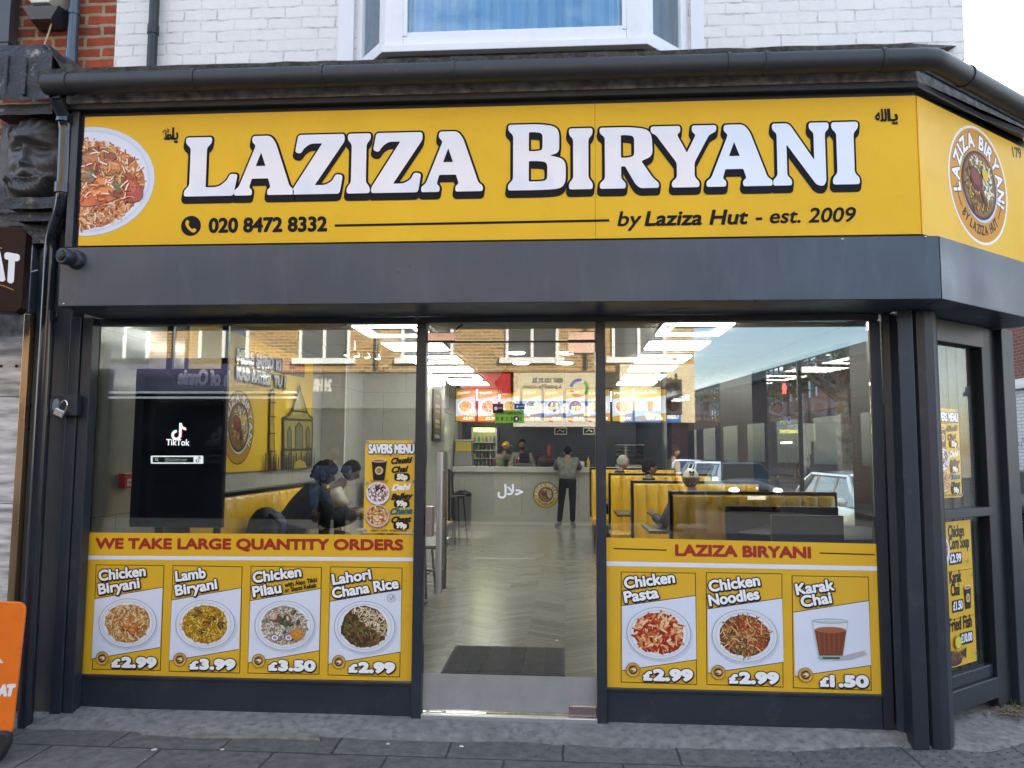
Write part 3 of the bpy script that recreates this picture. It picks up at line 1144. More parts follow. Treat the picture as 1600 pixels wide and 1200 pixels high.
def dish(a, c, rx, ry, kind, seed=1):
    rnd = random.Random(seed)
    k = .80
    if kind not in ('bowl_dahi', 'bowl_chana', 'tea'): plate(a, c, rx, ry)

    def base(col, s=1.0):
        a.blob(c, rx * k * s * .97, ry * k * s * .97, col, .10, 40, seed=seed)

    def chunks(n, cols, hi, sz, spread=.5, off=(0, 0)):
        for i in range(n):
            x = c[0] + rx * (rnd.uniform(-spread, spread) + off[0])
            y = c[1] + ry * (rnd.uniform(-spread, spread) + off[1])
            r = rx * sz * rnd.uniform(.7, 1.2)
            rot = rnd.uniform(0, 3)
            a.blob((x, y), r * 1.06, r * .78, '3a2012', .35, 14, rot, seed=seed * 31 + i)
            a.blob((x, y + r * .04), r, r * .70, rnd.choice(cols), .35, 14, rot, seed=seed * 31 + i)
            a.blob((x - r * .15, y + r * .2), r * .5, r * .28, hi, .5, 10, rot, seed=seed * 7 + i)
    if kind == 'chicken':
        base('a8763c')
        a.grains(c, rx * k, ry * k, RICE, 520, rx * .13, rx * .034, seed)
        chunks(3, ['b5622a', 'a85526', 'c47a3c'], 'dc9a5a', .20, .28, (.05, -.08))
        a.grains(c, rx * k, ry * k, RICE, 90, rx * .13, rx * .034, seed + 1)
    elif kind == 'lamb':
        base('a88018')
        a.grains(c, rx * k, ry * k, RICEY, 520, rx * .13, rx * .034, seed)
        chunks(6, ['4a3420', '5a3e24', '3a2a1a', '6b4a28'], '8a6a40', .13, .45, (.1, 0))
        a.grains(c, rx * k, ry * k, RICEY + ['b8501e', '5a6a20'], 110, rx * .13, rx * .034, seed + 1)
    elif kind == 'pilau':
        base('a89680')
        a.grains(c, rx * k, ry * k, RICEW, 560, rx * .12, rx * .034, seed)
        chunks(5, ['7a5a44', 'c0a890', '5a4030'], 'd8c8b4', .13, .42, (0, .12))
        chunks(7, ['4a5e34', '3a4a2a'], '6a7e48', .08, .6)
        for (x, y) in ((-.28, -.48), (.18, -.46)):
            a.ell((c[0] + rx * x, c[1] + ry * y), rx * .14, ry * .14, '6a4a62', 18)
            a.ell((c[0] + rx * x, c[1] + ry * y), rx * .115, ry * .115, 'e8dfe4', 18)
            a.ell((c[0] + rx * x, c[1] + ry * y), rx * .06, ry * .06, 'a888a0', 14)
        a.ell((c[0] + rx * .46, c[1] - ry * .32), rx * .23, ry * .22, 'c98a3a', 20)
        a.grains((c[0] + rx * .46, c[1] - ry * .32), rx * .2, ry * .2, ['e0a040', 'c07a2c', 'd9902f'], 40, rx * .08, rx * .04, seed + 4)
    elif kind == 'chana':
        base('4a3520')
        a.grains(c, rx * k, ry * k, ['e0d0ac', 'cdb88c', 'efe2c4', 'a89060'], 420, rx * .13, rx * .034, seed, inside=lambda x, y: x + y * .8 > .05)
        a.grains(c, rx * k, ry * k, CURRY, 620, rx * .10, rx * .062, seed + 2, inside=lambda x, y: x * .7 + y * .9 < .12)
        chunks(5, ['4f7a2c', '5a8a34'], '7aa848', .045, .35, (-.2, -.1))
    elif kind == 'penne':
        base('8a2a18')
        a.grains(c, rx * k, ry * k, PENNE, 330, rx * .22, rx * .070, seed)
    elif kind == 'noodles':
        base('6a3e20')
        a.grains(c, rx * k, ry * k, NOOD, 330, rx * .36, rx * .030, seed, curved=True, edge=.80)
        chunks(8, ['8a5a34', 'a8703e', '6a4426'], 'c99a68', .12, .5)
        a.grains(c, rx * k, ry * k, NOOD + ['c0301c'], 90, rx * .34, rx * .034, seed + 2, curved=True, edge=.75)
    elif kind == 'feast':
        base('b8642c')
        a.grains(c, rx * k, ry * k, RICEO, 1500, rx * .10, rx * .020, seed, curved=True)
    elif kind == 'pot':
        a.ell(c, rx, ry, '4a1f1c', 40)
        a.ell(c, rx * .93, ry * .93, '7a4a40', 40)
        a.ell(c, rx * .88, ry * .88, '8a6a30', 40)
        a.grains(c, rx * .86, ry * .86, ['efe8d8', 'd8ccb0', 'c9a830', 'f0eadc', '5a6a3a', 'a8842a', '6a5a30'], 320, rx * .20, rx * .05, seed, inside=lambda x, y: x + y > -.1)
        a.grains(c, rx * .86, ry * .86, ['c08a2a', 'a06a20', 'd9b05a', '7a5018', '4a3014'], 260, rx * .16, rx * .05, seed + 1, inside=lambda x, y: x + y < .1)
        a.blob((c[0] - rx * .22, c[1] + ry * .14), rx * .30, ry * .40, '5e1d17', .2, 16, .7, seed=3)
        a.blob((c[0] - rx * .25, c[1] + ry * .2), rx * .2, ry * .28, '8a3a2c', .2, 16, .7, seed=3)
        a.line([(c[0] - rx * .05, c[1] - ry * .05), (c[0] + rx * .35, c[1] - ry * .5)], rx * .15, '6a2a22')
        a.blob((c[0] + rx * .3, c[1] + ry * .35), rx * .16, ry * .2, 'd9b830', .3, 14, .5, seed=5)
        for j in range(7):
            t = j * .9
            a.line([(c[0] + rx * .1, c[1] - ry * .45), (c[0] + rx * (.1 + .14 * math.cos(t)), c[1] + ry * (-.45 + .14 * math.sin(t)))], rx * .02, '2a1a12')
    elif kind in ('bowl_dahi', 'bowl_chana'):
        a.ell((c[0], c[1] - ry * .08), rx * 1.02, ry * 1.0, '8a6a20', 36)
        a.ell(c, rx, ry, 'e9e6e4' if kind == 'bowl_dahi' else 'd8b8b4', 36)
        a.ell((c[0], c[1] + ry * .05), rx * .88, ry * .84, 'bdb6b2' if kind == 'bowl_dahi' else '8a5a3a', 36)
        pal = DAHI if kind == 'bowl_dahi' else CHANA
        a.grains((c[0], c[1] + ry * .05), rx * .86, ry * .8, pal, 190, rx * .26, rx * .13, seed)


def logo(a, c, r, detail=True, ring='f2eee6', fill=(.66, .29, .02)):
    a.ell(c, r, r, ring, 56)
    a.ell(c, r * .955, r * .955, fill, 56)
    if detail:
        a.arc('LAZIZA BIRYANI', c, r * .645, 90, 215, r * .22, 'f6f4f0', bold=r * .014, outline='2a1c18', ow=r * .016)
        a.arc('BY LAZIZA HUT', c, r * .68, 270, 95, r * .15, '33231a', bold=r * .006, inside=True)
        for a0, a1 in ((188, 218), (322, 352)):
            a.ring(c, r * .77, r * .77, r * .018, '4a3418', 14, a0, a1)
    dish(a, c, r * .58, r * .58, 'pot', 5)


def small_logo(a, c, r):
    a.ell(c, r, r, '8a6410', 28)
    a.ell(c, r * .93, r * .93, 'c99a2e', 28)
    a.ring(c, r * .80, r * .80, r * .05, 'f0e0b0', 28)
    a.arc('LAZIZA BIRYANI', c, r * .60, 90, 200, r * .20, '4a3410')
    a.ell(c, r * .56, r * .56, '3a2412', 24)
    a.blob((c[0], c[1]), r * .42, r * .36, 'd9b07a', .5, 14, seed=4)
    a.blob((c[0] + r * .1, c[1] + r * .05), r * .24, r * .16, 'f2e2c4', .5, 12, seed=5)
    a.blob((c[0] - r * .15, c[1] - r * .12), r * .2, r * .14, '6a3a1c', .5, 12, seed=6)


# ================================================================= the long sign over the window
SG = thing('shop_sign', 'long yellow shop sign with white slab lettering above the window', 'sign', (-.45, -.40, 2.82))
PS = front(-.401)
b0, b1 = PS.uv(122, 383.5), PS.uv(1437, 147)
u0, u1, v0, v1 = b0[0], 1.944, PS.uv(121, 384)[1], PS.uv(130, 183)[1]
umid = PS.uv(930, 260)[0]
YSIGN = mat('yellow_acrylic', YEL, .34, var=.05, vscale=2, coat=0, spec=.12, dirt=.14, dirtcol='7a6430', dscale=5, rvar=.06)
for a_, b_ in ((u0, umid - .001), (umid + .001, u1 - .001)):
    m = MB()
    m.slab(PS, [(a_, v0), (b_, v0), (b_, v1), (a_, v1)], -.014, 0)
    m.build('board', YSIGN, SG)
m = MB()
m.slab(PS, [(umid - .002, v0), (umid + .002, v0), (umid + .002, v1), (umid - .002, v1)], -.013, -.002)
m.build('joint', ANTH_D, SG)
a = Art(PS, .0006, clip=[(0, u0 + .002, 1)])
pc = PS.uv(137, 283)
prx, pry = PS.uv(242, 283)[0] - pc[0], PS.uv(137, 198)[1] - pc[1]
a.ell(pc, prx, pry, 'b9b3a0', 64)
a.ell(pc, prx * .992, pry * .992, 'd5dbe8', 64)
a.ell(pc, prx * .93, pry * .93, 'c9cfdc', 64)
a.ell(pc, prx * .90, pry * .90, 'dde2ec', 64)
fc = PS.uv(128, 288)
frx, fry = PS.uv(225, 283)[0] - fc[0], PS.uv(137, 216)[1] - fc[1]
a.blob(fc, frx * .97, fry * .97, 'b8662e', .08, 48, seed=2)
a.grains(fc, frx, fry, RICEO, 2600, frx * .115, frx * .020, 3, curved=True)
for (x, y, sx, sy, col, hi, rot) in ((160, 296, 40, 27, 'd2601f', 'ee8a3c', .35), (201, 296, 21, 24, 'a8341f', 'c9503a', -.5), (150, 250, 30, 20, '8a4426', 'b87048', .2), (176, 262, 24, 12, 'b8602c', 'd98a50', -.2), (186, 285, 10, 18, '6a5a34', '8a7a4a', .1), (138, 275, 12, 14, '5f6a4a', '7e8660', .4)):
    c = PS.uv(x, y)
    k = .0037
    a.blob(c, sx * k * 1.04, sy * k * 1.05, '5a2812', .3, 22, rot, seed=int(x))
    a.blob(c, sx * k, sy * k * .97, col, .3, 22, rot, seed=int(x))
    a.blob((c[0] - sx * k * .1, c[1] + sy * k * .2), sx * k * .62, sy * k * .5, hi, .4, 18, rot, seed=int(x) + 1)
    a.blob((c[0] + sx * k * .3, c[1] - sy * k * .1), sx * k * .25, sy * k * .18, hi, .5, 12, rot, seed=int(x) + 2)
a.grains(fc, frx * .95, fry * .95, RICEO, 260, frx * .115, frx * .020, 9, curved=True)
for i in range(26):
    t, r = random.uniform(0, 6.28), random.uniform(.3, .9)
    a.blob((fc[0] + frx * r * math.cos(t), fc[1] + fry * r * math.sin(t)), .008, .006, '3a4a2a', .5, 8, t, seed=i, h=a.h + a.k * DL)
a.lift()
a.build('dish_picture', SG)
a = Art(PS, .0006)
LETTERS = [('L', 290, 372), ('A', 368, 461), ('Z', 460, 538), ('I', 543, 579), ('Z', 582, 660), ('A', 659, 755), ('B', 794, 884), ('I', 889, 926), ('R', 937, 1029), ('Y', 1017, 1120), ('A', 1103, 1206), ('N', 1207, 1296), ('I', 1300, 1342)]
zt_, zb_ = PS.uv(330, 215)[1], PS.uv(330, 307)[1]
dw = MB()
aw, ak = Art(PS, .0070), Art(PS, .0012)
for ch, x0, x1 in LETTERS:
    zb2 = zb_
    zt2 = zt_ + (.030 if ch == 'B' else 0)
    p, q = PS.uv(x0, 260)[0], PS.uv(x1, 260)[0]
    w = _tc['slab' + ch][2]
    f = lambda x, y: (p + (q - p) * x / w, zb2 + (zt2 - zb2) * y)
    for s_ in range(5):
        ak.glyph('slab' + ch, f, DK, .0125, shift=(-.004 * s_ / 4, -.030 * s_ / 4), bn=18)
    ak.k = 0
    aw.glyph('slab' + ch, f, 'e6e8ee')
    aw.k = 0
ak.build('letter_outline', SG, PRINT_GLOSS)
aw.build('letter_face', SG, printmat('white_gloss_acrylic', .12, .9))
a = Art(PS, .0006)
c = PS.uv(298.5, 353)
a.ell(c, .060, .060, DK, 36)
pts = [(-.036, .026), (-.024, .040), (-.010, .024), (-.018, .012), (-.006, -.010), (.012, -.022), (.022, -.012), (.038, -.026), (.026, -.042), (.010, -.042), (-.022, -.016), (-.036, .010)]
a.poly([(c[0] + x * .95, c[1] + y * .95) for x, y in rpoly(pts, .006, 3)], YEL)
a.pxtext('020 8472 8332', (327, 363), (510, 360.5), 20.5, DK, bold=.0050)
a.pxline([(524, 352.5), (951, 344.5)], .0135, DK)
a.pxtext('by', (965, 353), (999, 352.5), 21.5, DK, bold=.0022, shear=.22)
a.pxtext('Laziza Hut', (1008, 352.5), (1166, 349.5), 21, DK, bold=.0036, shear=.22)
a.pxtext('- est. 2009', (1180, 349), (1334, 346), 21, DK, bold=.0022, shear=.22)
w = '\uFEAA\uFEE4\uFEA4\uFEE3'
a.pxtext(w, (257, 218), (272, 218), 15, DK, bold=.0028)
a.pxtext('\uFE8E\uFEF3', (269, 218), (278, 218), 17, DK, bold=.0028)
a.pxtext('\u0635\u0644\u0645', (254, 206), (265, 205), 5, DK, bold=.0006)
a.pxtext('\uFEEA\uFEE0\uFEDF\uFE8D', (1368, 190), (1389, 189), 17, DK, bold=.0028)
a.pxtext('\uFE8E\uFEF3', (1387, 189), (1402, 189), 17, DK, bold=.0028)
a.build('lettering', SG, PRINT_GLOSS)

# the splayed end of the sign
SE = thing('corner_sign', 'yellow corner sign with round food logo facing the side street', 'sign', (2.5, .05, 2.82))
PE = Plane((1.95, -.401, 0), dC, (0, 0, 1))
m = MB()
m.slab(PE, [(.004, v0), (1.36, v0), (1.36, v1), (.004, v1)], -.014, 0)
m.build('board', YSIGN, SE)
a = Art(PE, .0006)
c = PE.uv(1529.5, 290)
r = (PE.uv(1529, 200)[1] - PE.uv(1529, 380)[1]) / 2
logo(a, c, r)
a.build('round_logo', SE, PRINT_GLOSS)
a = Art(PE, .0006)
a.pxtext('179', (1583, 245), (1596, 247), 14, '4a4a48', bold=.003)
a.build('house_number', SE, PRINT_GLOSS)

# ================================================================= vinyl menu panels on the windows
PV = front(-.0025)
TITLEF, PRICEF = 'f7f7f5', 'f7f7f5'


def card(root, corners, wl, titles, dishk, dc, drx, dry, price, pr, lg, seed, extra=None):
    """corners LT RT RB LB of the frame, wl: the slanted white field, all as seen in the photo"""
    a = Art(PV, .0012)
    a.px(corners, '1d1a12')
    cs = [PV.uv(*q) for q in corners]
    t = .0042
    ins = [(cs[0][0] + t, cs[0][1] - t), (cs[1][0] - t, cs[1][1] - t), (cs[2][0] - t, cs[2][1] + t), (cs[3][0] + t, cs[3][1] + t)]
    a.poly(ins, YEL2)
    ws = [PV.uv(*q) for q in wl]
    l, rr = ins[0][0], ins[1][0]
    a.poly([(l, ws[0][1] + t), (rr, ws[1][1] + t), (rr, ws[2][1] - t), (l, ws[3][1] - t)], '1d1a12')
    a.poly([(l, ws[0][1]), (rr, ws[1][1]), (rr, ws[2][1]), (l, ws[3][1])], 'dfe5f0')
    o = a.build('menu_card', root)
    a = Art(PV, .0052)
    c = PV.uv(*dc)
    k = c[0] - PV.uv(dc[0] - drx, dc[1])[0]
    k2 = PV.uv(dc[0], dc[1] - dry)[1] - c[1]
    if dishk == 'tea':
        P = lambda x, y: PV.uv(x, y)
        a.px([(1318, 1024), (1350, 1016), (1354, 1022), (1330, 1030), (1300, 1032)], 'b9b3b8')
        a.px([(1268, 969), (1325, 970), (1317, 1028), (1278, 1027)], 'bfd0c8')
        a.px([(1270, 972), (1323, 973), (1315.5, 1024), (1280, 1023)], 'dde6ea')
        a.px([(1272, 983), (1322, 984), (1316, 1024), (1279.5, 1024)], '7a3f26')
        for i, sx in enumerate((1281, 1289, 1297, 1305, 1313)):
            a.px([(sx - 4, 986), (sx - 1, 986), (sx - .5 + (1297 - sx) * .14, 1022), (sx - 3 + (1297 - sx) * .14, 1022)], '8d4f32')
        a.ell(P(1297, 983.5), .086, .017, 'b5714c', 28)
        a.ell(P(1297, 984), .076, .012, 'a5613f', 28)
        a.ring(P(1296.5, 970), .098, .014, .004, '8fa39a', 36)
        a.px([(1279, 1024), (1316.5, 1024), (1316, 1030), (1280, 1030)], '9fb8ac')
        a.px([(1284, 1026), (1312, 1026), (1311, 1029), (1285, 1029)], '3c4a40')
    else:
        dish(a, c, k, k2, dishk, seed)
    a.build('dish_picture', o)
    a = Art(PV, .0052)
    for (txt, q0, q1, cap) in titles:
        if cap > 12:
            a.pxtext(txt, q0, q1, cap, TITLEF, bold=.0036, outline='15120c', ow=.0066, drop=(.002, -.004))
        else:
            a.pxtext(txt, q0, q1, cap, '15120c', bold=.0012)
    x0, x1, yb, ch = pr
    a.pxtext('£', (x0, yb), (x0 + 12, yb), ch * .78, PRICEF, bold=.0058, outline='15120c', ow=.0055, drop=(.002, -.004))
    a.pxtext(price, (x0 + 16, yb + .1), (x1, yb + .8), ch, PRICEF, bold=.0072, outline='15120c', ow=.0055, drop=(.002, -.004))
    c = PV.uv(*lg)
    small_logo(a, c, .042)
    if extra: extra(a)
    a.build('lettering', o)


def vinyl(label, corners, stripe, loc):
    root = thing('menu_poster', label, 'menu poster', loc, group='printed menu posters on the windows')
    cs = [PV.uv(*q) for q in corners]
    m = MB()
    m.slab(PV, cs[::-1], -.002, 0)
    m.build('backing', mat('yellow_vinyl', YEL2, .3, coat=.35, var=.04, vscale=2, rvar=.05), root)
    a = Art(PV, .0004)
    st = [PV.uv(*q) for q in stripe]
    a.poly([cs[0], cs[1], st[1], st[0]], (.80, .46, .018))
    a.poly(st, 'e6eaf2')
    a.build('stripe', root)
    return root


VL = vinyl('yellow window panel of four priced rice dishes under a red orders slogan', [(131, 832), (649, 836), (643, 1064), (118, 1055)], [(130, 868), (648, 871), (648, 877), (129, 874)], (-1.94, -.003, .25))
a = Art(PV, .0016)
a.pxtext('WE TAKE LARGE QUANTITY ORDERS', (150, 856.5), (629, 859), 14.5, 'a32d20', bold=.0050)
a.build('headline', VL)
card(VL, [(150, 882), (257, 883), (251, 1048), (144, 1046)], [(148, 936), (255, 918), (252, 1011), (145, 1029)], [('Chicken', (156, 907), (228, 899), 15), ('Biryani', (156, 928), (219, 917.5), 15)], 'chicken', (200, 973), 45, 38, '2.99', (176, 244, 1041, 13.5), (161, 1028), 11)
card(VL, [(270, 883), (379, 885), (375, 1052), (264, 1049)], [(268, 938), (378, 919), (374, 1014), (265, 1032)], [('Lamb', (276, 908), (322, 902), 15), ('Biryani', (276, 930), (340, 919), 15)], 'lamb', (321, 975), 46, 38, '3.99', (298, 367, 1044, 13.5), (282, 1030), 12)
card(VL, [(392, 884), (503, 886), (499, 1054), (387, 1052)], [(391, 939), (501, 920), (499, 1016), (388, 1035)], [('Chicken', (397, 910), (471, 900), 15), ('Pilau', (397, 932), (440, 925), 15), ('with Aloo Tikki', (446, 917), (496, 908.5), 6.5), ('or Shami Kebab', (446, 925.5), (495, 917), 6.5)], 'pilau', (445, 977), 46.5, 38.5, '3.50', (421, 492, 1046, 13.5), (405, 1032), 13)


def vmark(a):
    c = PV.uv(612, 934)
    a.ring(c, .024, .024, .0022, '4a6a5c', 28)
    a.line([(c[0] - .010, c[1] + .010), (c[0], c[1] - .011), (c[0] + .009, c[1] + .010)], .0028, '3a5a4c')
    a.blob((c[0] + .010, c[1] + .008), .006, .004, '4f7a5c', .3, 8, .6, seed=1)


card(VL, [(516, 885), (629, 887), (625, 1058), (512, 1055)], [(515, 940), (627, 921), (625, 1018), (513, 1037)], [('Lahori', (521, 913), (580, 904), 15), ('Chana Rice', (521, 934), (623, 918), 15)], 'chana', (570, 979), 47.5, 40, '2.99', (546, 616, 1049, 13.5), (530, 1034), 14, vmark)

VR = vinyl('yellow window panel of pasta, noodles and tea beneath the red shop name', [(947, 840), (1380, 850), (1387, 1085), (948, 1074)], [(947, 877), (1381, 885), (1381, 892), (947, 884)], (1.04, -.003, .25))
a = Art(PV, .0016)
a.pxtext('LAZIZA BIRYANI', (1056, 867.5), (1266, 871.5), 15.5, 'a32d20', bold=.0050)
a.pxline([(959, 857), (1041, 859.5)], .007, '15120c')
a.pxline([(1281, 864), (1366, 866.5)], .007, '15120c')
a.build('headline', VR)
card(VR, [(970, 893), (1087, 895), (1089, 1070), (970, 1066)], [(970, 947), (1087, 931), (1089, 1030), (971, 1047)], [('Chicken', (977, 919), (1054, 909.5), 16), ('Pasta', (977, 941), (1029, 933), 16)], 'penne', (1029, 989), 50, 40.5, '2.99', (1006, 1081, 1061.5, 15), (989, 1046), 15)
card(VR, [(1103, 894), (1222, 896), (1224, 1074), (1104, 1070)], [(1103, 952), (1222, 935), (1224, 1034), (1104, 1051)], [('Chicken', (1109, 924), (1187, 914), 16), ('Noodles', (1109, 946), (1186, 935), 16)], 'noodles', (1163, 993), 51, 41, '2.99', (1140, 1215, 1066, 15), (1122, 1050), 16)
card(VR, [(1237, 899), (1357, 901), (1362, 1079), (1239, 1075)], [(1238, 957), (1358, 939), (1361, 1039), (1240, 1056)], [('Karak', (1245, 929), (1303, 921), 16), ('Chai', (1253, 948), (1299, 941), 16)], 'tea', (1297, 995), 40, 40, '1.50', (1282, 1355, 1071, 15), (1258, 1054), 17)


# ================================================================= savers posters
def cup(a, f, logo_r=.2):
    a.poly([f(-.5, .5), f(.5, .5), f(.36, -.8), f(-.36, -.8)], '17130f')
    a.poly([f(-.02 + .47 * math.cos(t / 12 * 6.283), .5 + .0 + .12 * math.sin(t / 12 * 6.283)) for t in range(12)], 'efe6da')
    a.poly([f(-.02 + .41 * math.cos(t / 12 * 6.283), .5 + .09 * math.sin(t / 12 * 6.283)) for t in range(12)], 'b8743c')
    a.poly([f(.27 * math.cos(t / 16 * 6.283), -.15 + .27 * math.sin(t / 16 * 6.283)) for t in range(16)], 'd9c8a0')
    a.poly([f(.18 * math.cos(t / 12 * 6.283), -.15 + .18 * math.sin(t / 12 * 6.283)) for t in range(12)], 'b07a3a')


def savers(root, P, LT, RT_, RB, LB, seed):
    """the poster fills the quad LT RT RB LB (uv); s,t in 0..1 from the top left"""
    F = lambda s, t: tuple((LT[i] * (1 - s) + RT_[i] * s) * (1 - t) + (LB[i] * (1 - s) + RB[i] * s) * t for i in range(2))
    W_ = math.dist(LT, RT_)
    H_ = math.dist(LT, LB)
    m = MB()
    m.slab(P, [LB, RB, RT_, LT], -.001, 0)
    m.build('sheet', mat('poster_yellow', (.86, .52, .04), .35, coat=.3), root)
    a = Art(P, .0005)
    X = lambda x, y: F(x / 81, y / 145)
    T = lambda txt, x0, x1, y, cap, col, b, **k: a.text(txt, X(x0, y), X(x1, y), cap / 145 * H_, col, b * W_, **k)
    for x, y in ((3, 3), (78, 3), (4, 68), (77, 65), (3, 141), (79, 141)):
        a.blob(X(x, y), .012, .010, '8d93a8', .4, 10, seed=x)
    T('SAVERS MENU', 6, 77, 20, 13, 'f6f6f4', .012, outline='111318', ow=.011 * W_, drop=(.002, -.003))
    a.line([X(20, 24.5), X(62, 24.5)], .002, '7a5a1a')
    a.ell(X(41, 24.5), .004, .004, '4a3410', 10)
    for wd, x0, x1, y, col in (('Chuski', 41, 72, 36, '241a10'), ('Chai', 42, 66, 50, '241a10'), ('Dahi', 44, 70, 78, 'f7f4ee'), ('Balley', 43, 74, 92, '241a10'), ('Chana', 41, 75, 115, '1f6a70'), ('Chaat', 43, 73, 128, '241a10')):
        p0, p1 = X(x0, y + 1), X(x1, y - 1)
        a.text(wd, p0, p1, 8.5 / 145 * H_, col, .010 * W_, shear=.3, slant_up=True)
    for y, tx in ((57.5, '50p'), (99, '99p'), (133, '99p')):
        h = a.lift()
        q = rpoly([(47, y - 6), (71, y - 6), (72, y + 6), (47, y + 6)], 5, 4)
        a.poly([X(*k) for k in q], '15120e', h)
        T(tx, 52, 67, y + 3.6, 7.5, 'f2ead8', .012)
    a.poly([X(8, 63), X(38, 62), X(36, 66), X(12, 66)], 'c08a20')
    cf = lambda x, y: X(23 + x * 24, 44 - y * 24)
    cup(a, cf)
    dish(a, X(22, 83), 18.5 / 81 * W_, 17.5 / 145 * H_, 'bowl_dahi', seed)
    dish(a, X(22, 118), 18.5 / 81 * W_, 17.5 / 145 * H_, 'bowl_chana', seed + 1)
    T('GREAT TASTE  SMALL PRICES', 12, 68, 142, 2.6, '5a4210', .002)
    a.build('artwork', root)


SP = thing('poster', 'tall yellow price poster in the left window beside the door post', 'poster', (-1.1, -.001, 1.11), group='yellow savings posters')
PP_ = front(-.0012)
savers(SP, PP_, *[PP_.uv(*q) for q in ((571, 688), (651, 688), (649, 833), (568, 833))], seed=21)
SP2 = thing('poster', 'narrow yellow price poster half hidden behind the corner post', 'poster', (2.1, .06, 1.2), group='yellow savings posters')
PQ = Plane(PC.O, PC.R, PC.U)
PQ.O = PC.O + PC.N * .0
b_ = [PQ.uv(*q) for q in ((1497, 640), (1497, 777))]
wq = (b_[0][1] - b_[1][1]) * .56
savers(SP2, PQ, (b_[0][0] - wq, b_[0][1]), b_[0], (b_[0][0], b_[1][1]), (b_[0][0] - wq, b_[1][1]), seed=31)

# lower poster on the splayed pane
SQ = thing('poster', 'yellow soup, tea and fried fish poster low on the corner glass', 'poster', (2.2, .1, .3))
t0, t1 = PQ.uv(1516, 812), PQ.uv(1527, 1032)
ur = t0[0]
ul = ur - .52
m = MB()
m.slab(PQ, [(ul, t1[1]), (ur, t1[1]), (ur, t0[1]), (ul, t0[1])], -.001, 0)
m.build('sheet', mat('poster_deep_yellow', (.70, .42, .022), .35, coat=.3), SQ)
a = Art(PQ, .0005)
G_ = lambda px, py: (lambda q: (q[0], q[1]))(PQ.uv(px, py))
for txt, q0, q1, cap in (('Chicken', (1482, 842), (1506, 835), 17), ('Corn Soup', (1483, 861), (1514, 852), 17), ('Karak', (1484, 913), (1502, 907), 17), ('Chai', (1486, 932), (1499, 928), 17), ('Bass Fried Fish', (1464, 996), (1518, 975), 18)):
    p0, p1 = G_(*q0), G_(*q1)
    v = (p0[1] + p1[1]) / 2
    a.text(txt, (p0[0], v), (p1[0], v), cap * .0040, '17140e', .003)
for txt, x0, x1, y in (('£2.99', 1484, 1501, 876), ('£1.50', 1489, 1503, 950), ('£10.00', 1501, 1518, 1000)):
    p0, p1 = G_(x0, y), G_(x1, y - 4)
    v = (p0[1] + p1[1]) / 2
    q = rpoly([(p0[0] - .012, v - .030), (p1[0] + .012, v - .030), (p1[0] + .012, v + .042), (p0[0] - .012, v + .042)], .014, 4)
    a.poly(q, '17140e')
    a.text(txt, (p0[0], v - .015), (p1[0], v - .015), .046, 'eceaf2', .0028)
for y in (891, 965):
    v = G_(1500, y)[1]
    a.line([(ul + .02, v), (ur - .01, v)], .003, '6a4a10')
cc = G_(1511, 930)
cup(a, lambda x, y: (cc[0] + x * .085, cc[1] + y * .10))
cc = G_(1472, 935)
cup(a, lambda x, y: (cc[0] + x * .085, cc[1] + y * .10))
dish(a, G_(1468, 860), .10, .10, 'penne', 5)
fy = G_(1490, 1022)
a.blob((fy[0] - .10, fy[1] - .01), .19, .045, '3a2a20', .3, 22, -.12, seed=3)
a.grains((fy[0] - .10, fy[1] - .01), .17, .036, ['5a3a2a', '2a1c16', '7a4a34', '8a6a50'], 90, .03, .012, 4)
a.poly([(fy[0] + .06, fy[1]), (fy[0] + .13, fy[1] + .03), (fy[0] + .12, fy[1] - .04)], '2a1c16')
lm = G_(1494, 1003)
a.ell(lm, .040, .040, 'a8a02c', 22)
a.ell(lm, .033, .033, 'd0c850', 22)
for k in range(3):
    for (cx_, cy_) in ((1508, 876), (1515, 898), (1521, 1020)):
        q = G_(cx_, cy_)
        t = k * math.pi / 3
        a.line([(q[0] - .02 * math.cos(t), q[1] - .02 * math.sin(t)), (q[0] + .02 * math.cos(t), q[1] + .02 * math.sin(t))], .003, '8a6414')
a.build('artwork', SQ)
# ================================================================= inside the shop
FL = .08


def tiles(name, axes, c='aaa9a2', rough=.14):
    m = brickmat(name, c, 'a4a39c', '7c7b74', bw=.6, bh=1.2, mort=.003, axes=axes, bump=.02, rough=rough, vr=(.9, 1.1))
    return m


TX, TY = tiles('marble_tile_facing', 'XZ'), tiles('marble_tile_side', 'YZ')
CEIL = mat('ceiling_panel', (.36, .34, .29), .6, var=.05, vscale=2)
YSEAT = mat('yellow_leatherette', (.74, .43, .010), .36, var=.10, vscale=5, coat=.15)
BLK = mat('black_lacquer', (.008, .008, .010), .3, spec=.3)
DTABLE = mat('dark_table_top', (.035, .033, .032), .3, var=.3, vscale=14)
LED = emitmat('led_white', (1, .97, .91), 4.9)
LEDS = emitmat('led_strip', (1, .98, .93), 6.5)

fm = bpy.data.materials.new('chevron_floor')
fm.use_nodes = True
t = fm.node_tree
b = t.nodes['Principled BSDF']
L = t.links.new
g = t.nodes.new('ShaderNodeNewGeometry')
sp = t.nodes.new('ShaderNodeSeparateXYZ')
L(g.outputs['Position'], sp.inputs[0])


def mth(op, a, b_=None, c=None):
    n = t.nodes.new('ShaderNodeMath')
    n.operation = op
    for i, q in enumerate((a, b_, c)):
        if q is None: continue
        if isinstance(q, (int, float)): n.inputs[i].default_value = q
        else: L(q, n.inputs[i])
    return n.outputs[0]


